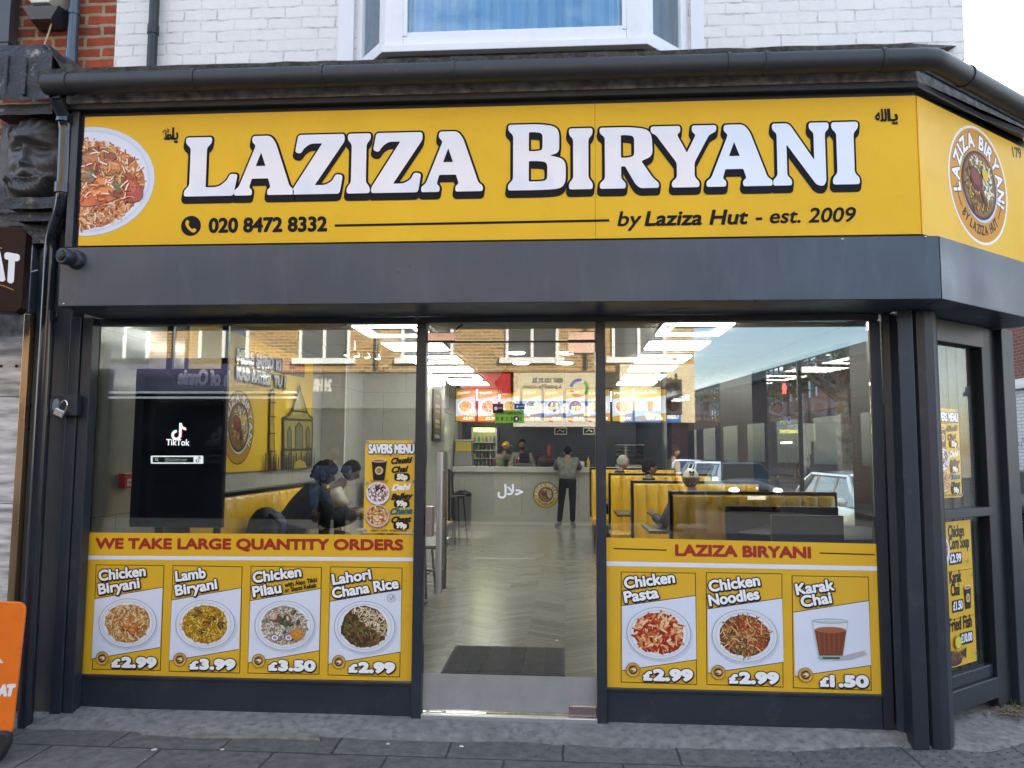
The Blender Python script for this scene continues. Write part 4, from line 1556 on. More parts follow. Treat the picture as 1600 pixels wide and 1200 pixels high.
fx = mth('DIVIDE', sp.outputs[0], .62)
fr = mth('FRACT', fx)
tri = mth('ABSOLUTE', mth('SUBTRACT', fr, .5))
yy = mth('DIVIDE', mth('ADD', sp.outputs[1], mth('MULTIPLY', tri, .42)), .105)
idy = mth('FLOOR', yy)
idx = mth('FLOOR', mth('MULTIPLY', fx, 2))
cb = t.nodes.new('ShaderNodeCombineXYZ')
L(idy, cb.inputs[0])
L(idx, cb.inputs[1])
wn = t.nodes.new('ShaderNodeTexWhiteNoise')
wn.noise_dimensions = '2D'
L(cb.outputs[0], wn.inputs['Vector'])
se = mth('ABSOLUTE', mth('SUBTRACT', mth('FRACT', yy), .5))
seam = mth('GREATER_THAN', se, .47)
nz_ = t.nodes.new('ShaderNodeTexNoise')
nz_.inputs['Scale'].default_value = 12
nz_.inputs['Detail'].default_value = 6
L(g.outputs['Position'], nz_.inputs['Vector'])
val = mth('ADD', mth('MULTIPLY', wn.outputs[0], .40), mth('ADD', .62, mth('MULTIPLY', nz_.outputs[0], .35)))
val = mth('MULTIPLY', val, mth('SUBTRACT', 1, mth('MULTIPLY', seam, .5)))
sc = t.nodes.new('ShaderNodeVectorMath')
sc.operation = 'SCALE'
sc.inputs[0].default_value = (.225, .210, .170)
L(val, sc.inputs['Scale'])
L(sc.outputs[0], b.inputs['Base Color'])
b.inputs['Roughness'].default_value = .22
m = MB()
m.slab(HP, [(-3.0, .0), (1.9, .0), (2.74, .66), (1.76, 12.5), (1.7, 14), (-3.0, 14)], .02, FL)
tag(m.build('shop_floor', fm), kind='structure')

xw = lambda y: 2.72 - .0875 * (y - .7)
m = MB()
m.slab(HP, [(-3.02, .03), (1.85, .03), (2.72, .72), (1.7, 12.4), (1.7, 14), (-3.02, 14)], 2.752, 2.763)
m.build('ceiling', CEIL, B)
m = MB()
for x in (-2.4, -1.2, 0, 1.2):
    m.box(x - .004, x + .004, .05, 12, 2.7495, 2.7515)
for y in (1.0, 2.2, 3.4, 4.6, 5.8, 7.0, 8.2):
    m.box(-2.95, xw(y), y - .004, y + .004, 2.7475, 2.7493)
m.build('ceiling_joint', mat('ceiling_joint', (.16, .15, .13), .6), B)
m = MB()
m.box(-3.2, -2.96, .03, 5.42, FL, 2.75)
m.build('interior_wall', TY, B)
m = MB()
m.box(-2.958, -2.68, 4.55, 5.42, FL, 2.75)
m.build('interior_wall', TX, B)
m = MB()
m.box(-2.676, -2.664, 4.535, 4.56, FL, 2.75)
m.build('corner_trim', UPVC, B)
m = MB()
m.box(-3.0, -1.86, 5.43, 7.2, FL, 2.75)
m.build('interior_wall', TX, B)
m = MB()
m.box(-3.0, -2.40, 7.21, 12.6, FL, 2.75)
m.build('interior_wall', TY, B)
m = MB()
m.box(-2.39, 1.9, 13.2, 13.3, FL, 2.75)
m.build('interior_wall', mat('dark_kitchen_wall', (.05, .055, .065), .45, var=.2, vscale=3), B)
m = MB()
for k in range(38):
    m.box(-1.1, 1.78, 13.17, 13.199, FL + .05 + k * .068, FL + .095 + k * .068)
m.build('roller_shutter', mat('blue_grey_shutter', (.055, .068, .085), .4), B)
# side wall towards the side street: piers, sill and lintel, two panes
PSD = Plane((2.72, .70, 0), V3((-.0875, 1, 0)), (0, 0, 1))   # faces into the shop? R x U = +X: outward


def side(pts_u, z0, z1, h0=-.09, h1=.09):
    mb = MB()
    mb.slab(PSD, [(pts_u[0], z0), (pts_u[1], z0), (pts_u[1], z1), (pts_u[0], z1)], h0, h1)
    return mb


W1, W2 = (1.55, 4.15), (5.5, 9.3)
for u in ((.05, W1[0]), (W1[1], W2[0]), (W2[1], 12.0)):
    side(u, 0, 2.75).build('side_pier', ANTH_D, B)
for w_ in (W1, W2):
    side(w_, 0, .62).build('side_sill', ANTH_D, B)
    side(w_, 2.6, 2.75).build('side_lintel', ANTH_D, B)
    side(w_, .62, 2.6, -.004, .004).build('side_pane', glassmat('side_glass', .0, (.98, .99, .98), .12), B)
side((2.9, 2.93), .62, 2.6, -.02, .02).build('side_mullion', ANTH_D, B)

# ---- ceiling lights
ROWN = ['nearest the window', 'second from the window', 'third from the window', 'fourth from the window', 'fifth from the window', 'sixth from the window', 'added unseen just behind the menu screens', 'added unseen above the service counter', 'added unseen above the kitchen']


def frame_light(label, x0, x1, y0, y1):
    r = thing('ceiling_light', label, 'ceiling light', ((x0 + x1) / 2, (y0 + y1) / 2, 2.74), group='hollow square ceiling lights')
    mb = MB()
    for d, w_ in ((0, .026), (.075, .018)):
        X0, X1, Y0, Y1 = x0 + d, x1 - d, y0 + d, y1 - d
        mb.box(X0, X1, Y0, Y0 + w_, 2.722, 2.735)
        mb.box(X0, X1, Y1 - w_, Y1, 2.722, 2.735)
        mb.box(X0, X0 + w_, Y0 + w_, Y1 - w_, 2.722, 2.735)
        mb.box(X1 - w_, X1, Y0 + w_, Y1 - w_, 2.722, 2.735)
    mb.build('led_strip', LEDS, r)
    mb = MB()
    mb.box(x0 - .01, x1 + .01, y0 - .01, y1 + .01, 2.7355, 2.7455)
    mb.build('housing', mat('light_housing_grey', (.14, .14, .13), .6), r)


def panel_light(label, x0, x1, y0, y1):
    r = thing('ceiling_light', label, 'ceiling light', ((x0 + x1) / 2, (y0 + y1) / 2, 2.74), group='flat square ceiling panels')
    mb = MB()
    mb.box(x0, x1, y0, y1, 2.724, 2.735)
    mb.build('diffuser', LED, r)
    mb = MB()
    mb.box(x0 - .015, x1 + .015, y0 - .015, y1 + .015, 2.7355, 2.7455)
    mb.build('housing', UPVC, r)


for j, (xx, nm) in enumerate((((.87, 1.47), 'right'), ((-1.90, -1.28), 'left'))):
    for k in range(9):
        y = 2.03 + k * 1.13 + (.5 if k > 5 else 0)  # lights behind the menu screens are added out of sight to brighten the counter
        if k % 2 == 0:
            frame_light('hollow square light of glowing strips in the %s ceiling row, %s' % (nm, ROWN[k]), xx[0], xx[1], y, y + .68)
        else:
            panel_light('flat white light panel in the %s ceiling row, %s' % (nm, ROWN[k]), xx[0], xx[1], y, y + .58)
for k, (px, py) in enumerate(((806, 551), (884, 551), (814, 567), (882, 567))):
    q = atz(px, py, 2.74)
    r = thing('downlight', ['round ceiling downlight above the doorway, front left of four', 'round ceiling downlight above the doorway, front right of four', 'round ceiling downlight above the doorway, rear left of four', 'round ceiling downlight above the doorway, rear right of four'][k], 'ceiling light', (q.x, q.y, 2.74), group='round ceiling downlights')
    mb = MB()
    mb.lathe([(.10, 2.728), (.10, 2.738)], (q.x, q.y, 0), 24)
    mb.build('diffuser', LED, r)
    mb = MB()
    mb.lathe([(.125, 2.7385), (.125, 2.747)], (q.x, q.y, 0), 24)
    mb.build('housing', UPVC, r, smooth=True)
q = atz(563, 532, 2.74)
r = thing('spotlight_bar', 'chrome ceiling bar with four small spotlights above the left tables', 'spotlights', q)
mb = MB()
mb.tube([q + V3((-.06, 0, 0)), q + V3((-.06, 0, -.10))], .012, 8)
mb.tube([q + V3((-.14, 0, -.10)), q + V3((.20, .04, -.12))], .010, 8)
mb.build('bar', STEEL, r, smooth=True)
for k in range(4):
    c = q + V3((-.14 + k * .105, .01 * k, -.14 - .012 * k))
    mb = MB()
    mb.lathe([(.012, .05), (.030, .0), (.034, -.012)], c, 12)
    h = mb.build('spot_head', STEEL, r, smooth=True)
    mb = MB()
    mb.lathe([(.026, -.0125), (.020, -.016)], c, 12)
    mb.build('bulb', emitmat('spot_glow', (1, .95, .85), 5), h)
for lab, (px, py), zz in (('white dome camera under the ceiling on the left back wall', (602, 573), 2.70), ('white dome camera beside the first lit menu screen', (716, 600), 2.70)):
    q = at(px, py, 5.36) if px < 700 else at(px, py, 8.2)
    r = thing('dome_camera', lab, 'security camera', q)
    mb = MB()
    mb.lathe([(.02, .06), (.055, .055), (.055, .0), (.05, -.01)], q, 14)
    mb.build('mount', UPVC, r, smooth=True)
    mb = MB()
    mb.ball(q + V3((0, -.01, -.012)), .042, 12, 8)
    mb.build('dome', BLK, r, smooth=True)

# ---- wall mural on the left wall
PL = Plane((-2.955, 0, 0), (0, 1, 0), (0, 0, 1))
MU = thing('wall_mural', 'large yellow mural of a minaret and domed mosque along the left wall', 'mural', (-2.955, 2.6, 1.4))
mu0, mv0 = 1.15, 1.42
mu1, mv1 = PL.uv(486, 640)[0], 2.66
m = MB()
m.slab(PL, [(mu0, mv0), (mu1, mv0), (mu1, mv1), (mu0, mv1)], .001, .012)
m.build('sheet', mat('mural_yellow', (.74, .48, .012), .4), MU)
a = Art(PL, .0125)
K = '2a2414'
c = PL.uv(371, 668)
r_ = PL.uv(371, 610)[1] - c[1]
a.ell(c, r_, r_, '2a2010', 56)
a.ell(c, r_ * .97, r_ * .97, 'b88a14', 56)
a.arc('LAZIZA BIRYANI', c, r_ * .70, 82, 235, r_ * .2, 'd8d6ce', bold=.006, outline='1d1a14', ow=.008)
dish(a, c, r_ * .66, r_ * .66, 'pot', 6)
T2 = lambda txt, q0, q1, cap, col: a.pxtext(txt, q0, q1, cap, col, bold=.010, outline='1d1a12', ow=.010, drop=(.006, -.008), slant_up=True)
T2('MERE', (367, 564), (392, 569.5), 18, 'c9c8c0')
T2('SAPNO', (397, 570.5), (423, 576), 17, 'c9c8c0')
T2('KI', (428, 577), (435, 578.5), 14, 'c9c8c0')
T2('BIRYANI', (439, 580), (471, 586.5), 17, '8a2030')
T2('KAB', (366, 591), (385, 594.5), 17, 'c9c8c0')
T2('AAYEGI', (389, 595.5), (418, 601), 16, 'c9c8c0')
T2('TU ?', (424, 602), (442, 605), 15, 'c9c8c0')


def dome(pts): a.px(pts, K); return pts


P_ = lambda *q: a.px(list(q), 'a8a05a')
# minaret
a.px([(415.5, 735), (417, 650), (418, 612), (421, 606), (424, 612), (424, 650), (425.5, 735)], K)
a.px([(417, 734), (418, 651), (419, 613), (421, 610), (423, 613), (423, 651), (424, 734)], 'b08c1a')
for y in (614, 628, 650, 676, 704):
    a.px([(415, y), (426, y), (426, y + 2.2), (415, y + 2.2)], K)
# mosque
a.px([(438, 733), (438, 652), (446, 648), (452, 640), (456, 628), (460, 614), (464, 598), (467, 614), (472, 628), (475, 640), (479, 648), (485, 652), (484, 728)], K)
a.px([(440, 731), (440, 655), (448, 650), (454, 641), (457.5, 629), (461.5, 615), (464, 608), (466.5, 615), (470.5, 629), (473.5, 641), (478, 650), (483, 655), (482, 727)], '9c8f3c')
a.px([(453, 648), (456, 631), (463.5, 612), (466, 632), (467, 647)], 'b7ad6a')
a.pxline([(452, 642), (476, 644)], .02, K)
a.pxline([(440, 655), (483, 657)], .025, K)
a.pxline([(440, 703), (483, 702)], .03, K)
for (x0, x1, y0, y1) in ((444, 451, 668, 700), (456, 469, 662, 702), (473, 480, 668, 700), (444, 451, 708, 730), (473, 480, 706, 727)):
    xm = (x0 + x1) / 2
    a.px([(x0, y1), (x0, y0 + 5), (xm, y0 - 3), (x1, y0 + 5), (x1, y1)], K)
    a.px([(x0 + 1.2, y1 - 1), (x0 + 1.2, y0 + 6), (xm, y0), (x1 - 1.2, y0 + 6), (x1 - 1.2, y1 - 1)], '6e6a50')
for i, x in enumerate(range(408, 486, 4)):
    h = (18, 12, 22, 14)[i % 4]
    a.px([(x, 737 - (x - 408) * .08), (x + .6, 728 - h), (x + 1.6, 724 - h), (x + 2.4, 728 - h), (x + 2.6, 737 - (x - 408) * .08)], K)
a.px([(452, 733), (455, 722), (463, 718), (471, 722), (474, 730)], 'a8963a')
a.build('artwork', MU)

# vertical poster on the return wall
PR = Plane((-1.855, 0, 0), (0, 1, 0), (0, 0, 1))
q0, q1 = PR.uv(675.5, 608), PR.uv(687, 690)
r = thing('notice', 'tall dark framed notice on the tiled return wall left of the door', 'notice', (-1.855, (q0[0] + q1[0]) / 2, q1[1]))
m = MB()
m.slab(PR, [(q0[0], q1[1]), (q1[0], q1[1]), (q1[0], q0[1]), (q0[0], q0[1])], .001, .02)
m.build('frame', BLK, r)
a = Art(PR, .0205)
w_, h_ = q1[0] - q0[0], q0[1] - q1[1]
for k in range(9):
    a.poly([(q0[0] + w_ * .2, q1[1] + h_ * (.06 + k * .1)), (q0[0] + w_ * .8, q1[1] + h_ * (.06 + k * .1)), (q0[0] + w_ * .8, q1[1] + h_ * (.13 + k * .1)), (q0[0] + w_ * .2, q1[1] + h_ * (.13 + k * .1))], ['b8b4a4', '6a6654', 'a89a4a'][k % 3])
a.build('artwork', r)
# fire call point on the left wall
q = PL.uv(193, 751)
r = thing('fire_call_point', 'small red fire call point on the pale left wall', 'fire alarm', (-2.955, q[0], q[1]))
m = MB()
m.slab(PL, [(q[0] - .06, q[1] - .05), (q[0] + .06, q[1] - .05), (q[0] + .06, q[1] + .05), (q[0] - .06, q[1] + .05)], .001, .045)
m.build('case', mat('fire_red', (.55, .03, .03), .3), r, bevel=.004)
a = Art(PL, .046)
a.poly([(q[0] - .035, q[1] - .035), (q[0] + .035, q[1] - .035), (q[0] + .035, q[1] + .012), (q[0] - .035, q[1] + .012)], 'd8d4c8')
a.line([(q[0] - .02, q[1] - .01), (q[0] + .02, q[1] - .01)], .008, '2a2a2a')
a.build('label_plate', r)

# ---- hanging advertising screen behind the left pane
TV = thing('display_screen', 'black upright display screen standing behind the left window', 'screen', (-2.56, .3, FL))
PT = front(.299)
cs = [PT.uv(*k) for k in ((213, 577), (353, 577), (347, 825), (203, 824))]
x0, x1, z0, z1 = -2.872, -2.245, 1.108, 2.158
m = MB()
m.box(x0, x1, .30, .345, z0, z1)
m.build('casing', BLK, TV, bevel=.006)
for x in (-2.67, -2.285):
    m = MB()
    m.box(x - .022, x + .022, .346, .372, z1 - .2, 2.748)
    m.build('ceiling_pole', BLK, TV)
for x in (-2.70, -2.30):
    m = MB()
    m.box(x - .02, x + .02, .346, .375, FL, z0 + .2)
    m.box(x - .03, x + .03, .25, .5, FL, FL + .02)
    m.build('leg', BLK, TV)
m = MB()
m.box(x0 + .012, x1 - .012, .2975, .2995, z0 + .014, z1 - .014)
m.build('screen_glass', mat('black_screen', (.006, .006, .009), .05, coat=.5), TV)
TM = printmat('lit_screen_marks', .3, 0, .55)
a = Art(front(.297), .0005)


def note(dx, dy, col, s=1.0, c0=(278, 677)):
    c = a.P.uv(*c0)
    k = .0042 * s
    c = (c[0] + dx, c[1] + dy)
    a.ring((c[0] - 2 * k, c[1] - 3 * k), 8 * k, 8 * k, 3.6 * k, col, 30, 90, 368)
    a.poly([(c[0] + 2.4 * k, c[1] - 3 * k), (c[0] + 6 * k, c[1] - 3 * k), (c[0] + 6 * k, c[1] + 16 * k), (c[0] + 2.4 * k, c[1] + 16 * k)], col)
    a.ring((c[0] + 13.5 * k, c[1] + 16 * k), 11 * k, 11 * k, 3.6 * k, col, 14, 185, 268)


note(-.003, .002, '25c4c8')
note(.003, -.002, 'd0204a')
note(0, 0, 'd8d8dc')
a.pxtext('TikTok', (260, 695.5), (296, 696), 9, 'cfcfd4', bold=.0011)
a.px(rpoly([(236, 712), (318, 712), (318, 724.5), (236, 724.5)], 2, 3), 'b9bac0')
a.px([(239, 714), (303, 714), (303, 722.5), (239, 722.5)], '0a0a0c')
c = a.P.uv(245, 717.5)
a.ring(c, .010, .010, .003, '9a9aa0', 16)
a.line([(c[0] + .007, c[1] - .007), (c[0] + .014, c[1] - .014)], .003, '9a9aa0')
a.pxtext('@lazizabiryani', (258, 720.5), (292, 720.5), 5, '6a6a70', bold=.0004)
note(0, 0, '15151a', .36, (310, 718.5))
a.build('screen_marks', TV, TM)

# ---- booths
def booth(label, x0, x1, y, top=1.28, group='yellow booth benches in the right hand row'):
    r = thing('booth_bench', label, 'booth', (x0, y, FL), group=group)
    zt = top
    w = x1 - x0
    nst = max(2, round(w / .155))
    mb = MB()
    for sgn in (-1, 1):
        vs, fs = [], []
        N = nst * 8
        for i in range(N + 1):
            u = i / 8 % 1
            bulge = .034 * (math.sin(math.pi * u) ** .6 if 0 < u < 1 else 0)
            x = x0 + .03 + (w - .06) * i / N
            for z, f, q in ((.50, 1, 0), (.58, 1, .0), (.9, 1, -.005), (zt - .10, 1, -.01), (zt - .045, .6, .0), (zt - .032, 0, .022)):
                vs.append((x, y + sgn * (.075 + bulge * f - q), z))
        for i in range(N):
            for k in range(5):
                p = i * 6 + k
                fs.append((p, p + 6, p + 7, p + 1) if sgn < 0 else (p, p + 1, p + 7, p + 6))
        mb.add(vs, fs)
    mb.build('back_cushion', YSEAT, r, smooth=True)
    for sgn in (-1, 1):
        mb = MB()
        mb.box(x0 + .03, x1 - .03, y + sgn * .29 - .205, y + sgn * .29 + .205, .40, .50)
        mb.build('seat', YSEAT, r, bevel=.03, seg=3)
        mb = MB()
        mb.box(x0 + .05, x1 - .05, y + sgn * .27 - .17, y + sgn * .27 + .17, FL, .398)
        mb.build('plinth', BLK, r)
    mb = MB()
    mb.box(x0, x1, y - .055, y + .055, zt - .03, zt)
    mb.box(x0, x0 + .028, y - .055, y + .055, .5, zt - .031)
    mb.box(x1 - .028, x1, y - .055, y + .055, .5, zt - .031)
    mb.build('frame', BLK, r, bevel=.004)
    return r


BY = (2.6, 4.6, 6.6, 8.8)
BX = ((.96, 2.46), (.78, 2.28), (.63, 2.10), (.43, 1.90))
for k, nm in enumerate(('front yellow booth bench behind the right window', 'yellow booth bench behind the person in a pale cap', 'yellow booth bench behind the dark haired diner', 'rearmost yellow booth bench of the right row near the counter')):
    booth(nm, BX[k][0], BX[k][1], BY[k], (1.26, 1.28, 1.31, 1.34)[k])
booth('yellow booth bench left of the aisle seen past the door handle', -2.38, -1.84, 7.75, 1.32, None)


def table(label, x0, x1, y0, y1, z=.80, group='dark tables between the booths'):
    r = thing('dining_table', label, 'table', ((x0 + x1) / 2, (y0 + y1) / 2, FL), group=group)
    mb = MB()
    mb.box(x0, x1, y0, y1, z - .03, z)
    mb.build('tabletop', DTABLE, r, bevel=.006)
    mb = MB()
    cx, cy = (x0 + x1) / 2, (y0 + y1) / 2
    mb.lathe([(.20, FL), (.20, FL + .015), (.035, FL + .03), (.03, z - .05), (.12, z - .031)], (cx, cy, 0), 16)
    mb.build('pedestal', BLK, r, smooth=True)


for k, nm in enumerate(('dark table between the two front right booths', 'dark table in the second gap of the right booths', 'dark table in the last gap of the right booths')):
    table(nm, BX[k][0] - .12, BX[k][1] - .2, BY[k] + .62, BY[k + 1] - .62, .83)
table('dark table top along the left window in front of the two diners', -2.30, -1.0, 1.55, 2.20, .86, None)
table('dark table before the two seated diners on the left', -1.92, -1.25, 2.55, 3.9, .84, None)

# wall bench on the left
r = thing('wall_bench', 'long yellow wall bench under the mural on the left', 'bench', (-2.9, 3, FL))
zb1 = 1.26
for nm, pts, R_ in (('back_cushion', [(-2.86, 1.0), (-2.86, 4.45)], (0, 1, 0)), ('back_cushion', [(-2.60, 5.30), (-1.95, 5.30)], (1, 0, 0))):
    mb = MB()
    p0, p1 = V3((*pts[0], 0)), V3((*pts[1], 0))
    P = Plane(p0, p1 - p0, (0, 0, 1))
    Lw = (p1 - p0).length
    N = round(Lw / .2) * 8
    vs, fs = [], []
    for i in range(N + 1):
        u = i / 8 % 1
        bl = .016 * (math.sin(math.pi * u) ** .6 if u > 0 else 0)
        for z, k in ((.52, .06), (.9, .06 + bl), (zb1 - .08, .055 + bl), (zb1 - .03, .03)):
            vs.append(P.w(Lw * i / N, z, k))
    for i in range(N):
        for k in range(3):
            q = i * 4 + k
            fs.append((q, q + 4, q + 5, q + 1))
    mb.add(vs, fs)
    mb.build('back_cushion', YSEAT, r, smooth=True)
    mb = MB()
    mb.slab(P, [(0, zb1 - .03), (Lw, zb1 - .03), (Lw, zb1), (0, zb1)], -.08, .05)
    mb.build('top_rail', BLK, r)
mb = MB()
mb.box(-2.85, -2.38, 1.0, 4.5, .40, .52)
mb.build('seat', YSEAT, r, bevel=.03)
mb = MB()
mb.box(-2.85, -2.42, 1.02, 4.48, FL, .398)
mb.build('plinth', BLK, r)

# black corner counter by the right window
r = thing('window_counter', 'glossy black stepped counter behind the right window', 'counter', (1.5, .9, FL))
mb = MB()
qa, qb = at(1206, 805, .45), at(1374, 807, .45)
mb.box(qa.x, 1.78, .45, .50, FL, qa.z)
mb.build('front_panel', BLK, r, bevel=.004)
qc, qd = at(1134, 791, 1.5), at(1310, 790, 1.5)
mb = MB()
mb.box(qc.x, qd.x, 1.5, 1.56, FL, qc.z)
mb.build('back_panel', BLK, r, bevel=.004)
mb = MB()
mb.slab(HP, [(qa.x - .12, .9), (1.79, .505), (2.0, .55), (2.3, .9), (2.3, 1.49), (qc.x + .3, 1.49)], 1.03, 1.06)
mb.build('worktop', BLK, r, bevel=.004)

# ---- counter
r = thing('service_counter', 'long pale tiled service counter across the back of the shop', 'counter', (-.3, 11.6, FL))
mb = MB()
mb.box(-2.36, 1.72, 11.66, 12.2, FL, 1.17)
mb.build('front', tiles('counter_tile', 'XZ', 'b2b0a6', .16), r)
mb = MB()
mb.box(-2.38, 1.73, 11.60, 12.25, 1.171, 1.29)
mb.build('top', mat('counter_stone', (.48, .47, .42), .15, var=.1, vscale=4), r, bevel=.01)
mb = MB()
mb.box(-2.36, 1.72, 11.63, 11.659, FL, .27)
mb.build('plinth', mat('counter_plinth', (.42, .41, .36), .25), r)
a = Art(front(11.655), .001)
c = a.P.uv(853, 773)
rr = c[0] - a.P.uv(833, 773)[0]
logo(a, c, rr, True, '2a1a14', (.62, .42, .02))
a.build('round_logo', r)

DRK = mat('appliance_dark', (.03, .032, .035), .3)
CLR = glassmat('display_glass', .05, (.9, .96, .95), .8)
# drinks dispenser, fridge, warmer
def zAt(py, Y): return at(880, py, Y).z


q0, q1 = at(711, 675, 11.9), at(738, 726, 11.9)
r = thing('drinks_dispenser', 'juice dispenser with yellow tank at the left end of the counter', 'drinks dispenser', (q0.x, 11.9, 1.29))
xm = (q0.x + q1.x) / 2
mb = MB()
mb.box(q0.x, q1.x, 11.8, 12.1, 1.29, 1.29 + .30)
mb.build('base', mat('appliance_grey', (.25, .25, .24), .3, .3), r, bevel=.01)
mb = MB()
mb.box(q0.x + .02, q1.x - .02, 11.82, 12.08, 1.60, 1.60 + .22)
mb.build('tank', mat('yellow_juice', (.45, .36, .06), .1, coat=.5), r, bevel=.015)
mb = MB()
mb.box(q0.x, q1.x, 11.8, 12.1, 1.825, 1.86)
mb.build('lid', mat('appliance_lid', (.35, .35, .33), .3), r, bevel=.01)
q0, q1 = at(739, 668, 12.9), at(778, 726, 12.9)
r = thing('drinks_fridge', 'upright glass drinks fridge with yellow lit header behind the counter', 'fridge', (q0.x, 12.9, FL))
x0, x1, zt = q0.x, q1.x, q0.z
mb = MB()
mb.box(x0, x1, 13.0, 13.16, FL, zt)
mb.box(x0, x0 + .03, 12.6, 12.999, FL, zt)
mb.box(x1 - .03, x1, 12.6, 12.999, FL, zt)
mb.box(x0 + .031, x1 - .031, 12.6, 12.999, FL, FL + .3)
mb.build('cabinet', mat('fridge_grey', (.4, .42, .42), .3, .2), r)
mb = MB()
mb.box(x0 + .06, x1 - .06, 12.60, 12.66, zt - .10, zt - .02)
mb.build('lit_header', emitmat('fridge_header', (.9, .85, .12), 2.2), r)
for k in range(6):
    mb = MB()
    z = zt - .35 - k * .18
    mb.box(x0 + .031, x1 - .031, 12.62, 12.999, z, z + .015)
    mb.build('shelf', mat('fridge_shelf', (.5, .52, .52), .3), r)
    for i in range(6):
        mb = MB()
        cx = x0 + .07 + i * (x1 - x0 - .14) / 5
        mb.lathe([(.024, z + .016), (.026, z + .03), (.026, z + .10), (.012, z + .13), (.012, z + .15)], (cx, 12.72, 0), 8)
        mb.build('bottle', mat('bottle_%d_%d' % (k, i), [(.3, .12, .04), (.05, .18, .2), (.3, .25, .05), (.12, .14, .15)][(k + i) % 4], .2), r, smooth=True)
q0, q1 = at(962, 688, 11.9), at(1020, 724, 11.9)
r = thing('food_warmer', 'glass fronted heated food display on the right of the counter', 'food display', (q0.x, 11.9, 1.29))
x0, x1 = q0.x, min(q1.x, 1.70)
zt = 1.29 + .46
mb = MB()
mb.box(x0, x1, 11.75, 12.15, 1.291, 1.34)
mb.box(x0, x1, 11.75, 12.15, zt, zt + .02)
mb.build('frame', STEEL, r)
mb = MB()
for k in range(3):
    mb.box(x0 + .012, x1 - .012, 11.80, 12.1, 1.42 + k * .11, 1.427 + k * .11)
mb.build('shelves', STEEL, r)
mb = MB()
mb.box(x0, x1, 11.75, 11.756, 1.341, zt - .001)
mb.build('front_glass', CLR, r)
for k in range(9):
    mb = MB()
    mb.ball((x0 + .08 + (k % 3) * .2, 11.95, 1.45 + (k // 3) * .11), .055, 10, 6, (1.3, 1, .5))
    mb.build('pastry', mat('pastry_%d' % k, (.40, .22, .06), .6, var=.3, vscale=20), r, smooth=True)

# ---- lit menu screens above the counter
YB = 9.0
PM = front(YB - .03)
BND = [(712, 743, 'chicken'), (747, 778, 'penne'), (782, 812, 'lamb'), (816, 846, 'pilau'), (850, 880, 'chana'), (884, 914, 'noodles'), (918, 953, 'lamb'), (957, 988, 'penne'), (992, 1040, 'tea2')]
ORD = ['first', 'second', 'third', 'fourth', 'fifth', 'sixth', 'seventh', 'eighth', 'last']
KIND = {'chicken': 'chicken rice', 'penne': 'red pasta', 'lamb': 'yellow rice', 'pilau': 'pale rice', 'chana': 'lentils', 'noodles': 'noodles', 'tea2': 'brown tea'}
for k, (pa, pb, kind) in enumerate(BND):
    u0, zlo = PM.uv(pa, 658)
    u1, zhi = PM.uv(pb, 601)
    zhi = min(zhi, 2.73)
    r = thing('menu_screen', 'lit menu screen with a picture of %s, %s from the left above the counter' % (KIND[kind], ORD[k]), 'menu screen', ((u0 + u1) / 2, YB, zlo), group='lit menu screens above the counter')
    mb = MB()
    mb.box(u0 - .012, u1 + .012, YB - .028, YB + .03, zlo - .012, zhi)
    mb.build('casing', BLK, r)
    a = Art(PM, .0005)
    w_, h_ = u1 - u0, zhi - zlo - .012
    hh = .57
    z0 = zlo
    h_ = min(h_, hh)
    cl = 'a8801a'
    a.poly([(u0, z0), (u1, z0), (u1, z0 + h_), (u0, z0 + h_)], cl)
    a.poly([(u0, z0 + h_ * .14), (u1, z0 + h_ * .26), (u1, z0 + h_ * .80), (u0, z0 + h_ * .68)], 'b9bccb')
    cx, cy = (u0 + u1) / 2, z0 + h_ * .46
    if kind == 'tea2':
        a.poly([(cx - .055, cy + .09), (cx + .055, cy + .09), (cx + .038, cy - .08), (cx - .038, cy - .08)], '7a4028')
    else:
        dish(a, (cx, cy), w_ * .40, w_ * .38, kind, k)
    a.text(['Chicken', 'Pasta', 'Lamb', 'Pilau', 'Chana', 'Noodles', 'Lamb', 'Pasta', 'Karak Chai'][k], (u0 + w_ * .1, z0 + h_ * .83), (u0 + w_ * .7, z0 + h_ * .88), h_ * .07, 'e8e4d8', .004)
    a.text(['£2.99', '£2.99', '£3.99', '£3.50', '£2.99', '£2.99', '£3.99', '£2.99', '£1.50'][k], (u0 + w_ * .4, z0 + h_ * .05), (u0 + w_ * .9, z0 + h_ * .05), h_ * .07, 'f0ece0', .004)
    a.build('screen_picture', r, SCREEN)
for lab, (xa, ya, xb, yb) in (('small black sign with white script above the customer', (866, 668, 886, 679)), ('small black sign with white script beside the door post', (911, 668, 929, 679))):
    Pz = front(11.2)
    c0, c1 = Pz.uv(xa, yb), Pz.uv(xb, ya)
    r = thing('menu_sign', lab, 'sign', ((c0[0] + c1[0]) / 2, 11.2, c0[1]))
    mb = MB()
    mb.box(c0[0], c1[0], 11.2, 11.22, c0[1], c1[1])
    mb.build('board', mat('sign_white', (.6, .58, .5), .4), r)
    a = Art(front(11.199), .0005)
    a.poly([(c0[0] + .02, c0[1] + .02), (c1[0] - .02, c0[1] + .02), (c1[0] - .02, c1[1] - .02), (c0[0] + .02, c1[1] - .02)], '1a1512')
    a.line([(c0[0] + .06, c0[1] + .05), (c0[0] + .12, c0[1] + .1), (c0[0] + .18, c0[1] + .05), (c1[0] - .06, c0[1] + .09)], .014, 'd8cfc0')
    a.build('artwork', r)
    for x in (c0[0] + .03, c1[0] - .03):
        mb = MB()
        mb.tube([(x, 11.21, c1[1]), (x, 11.21, 2.75)], .003, 4)
        mb.build('hanging_wire', BLK, r)

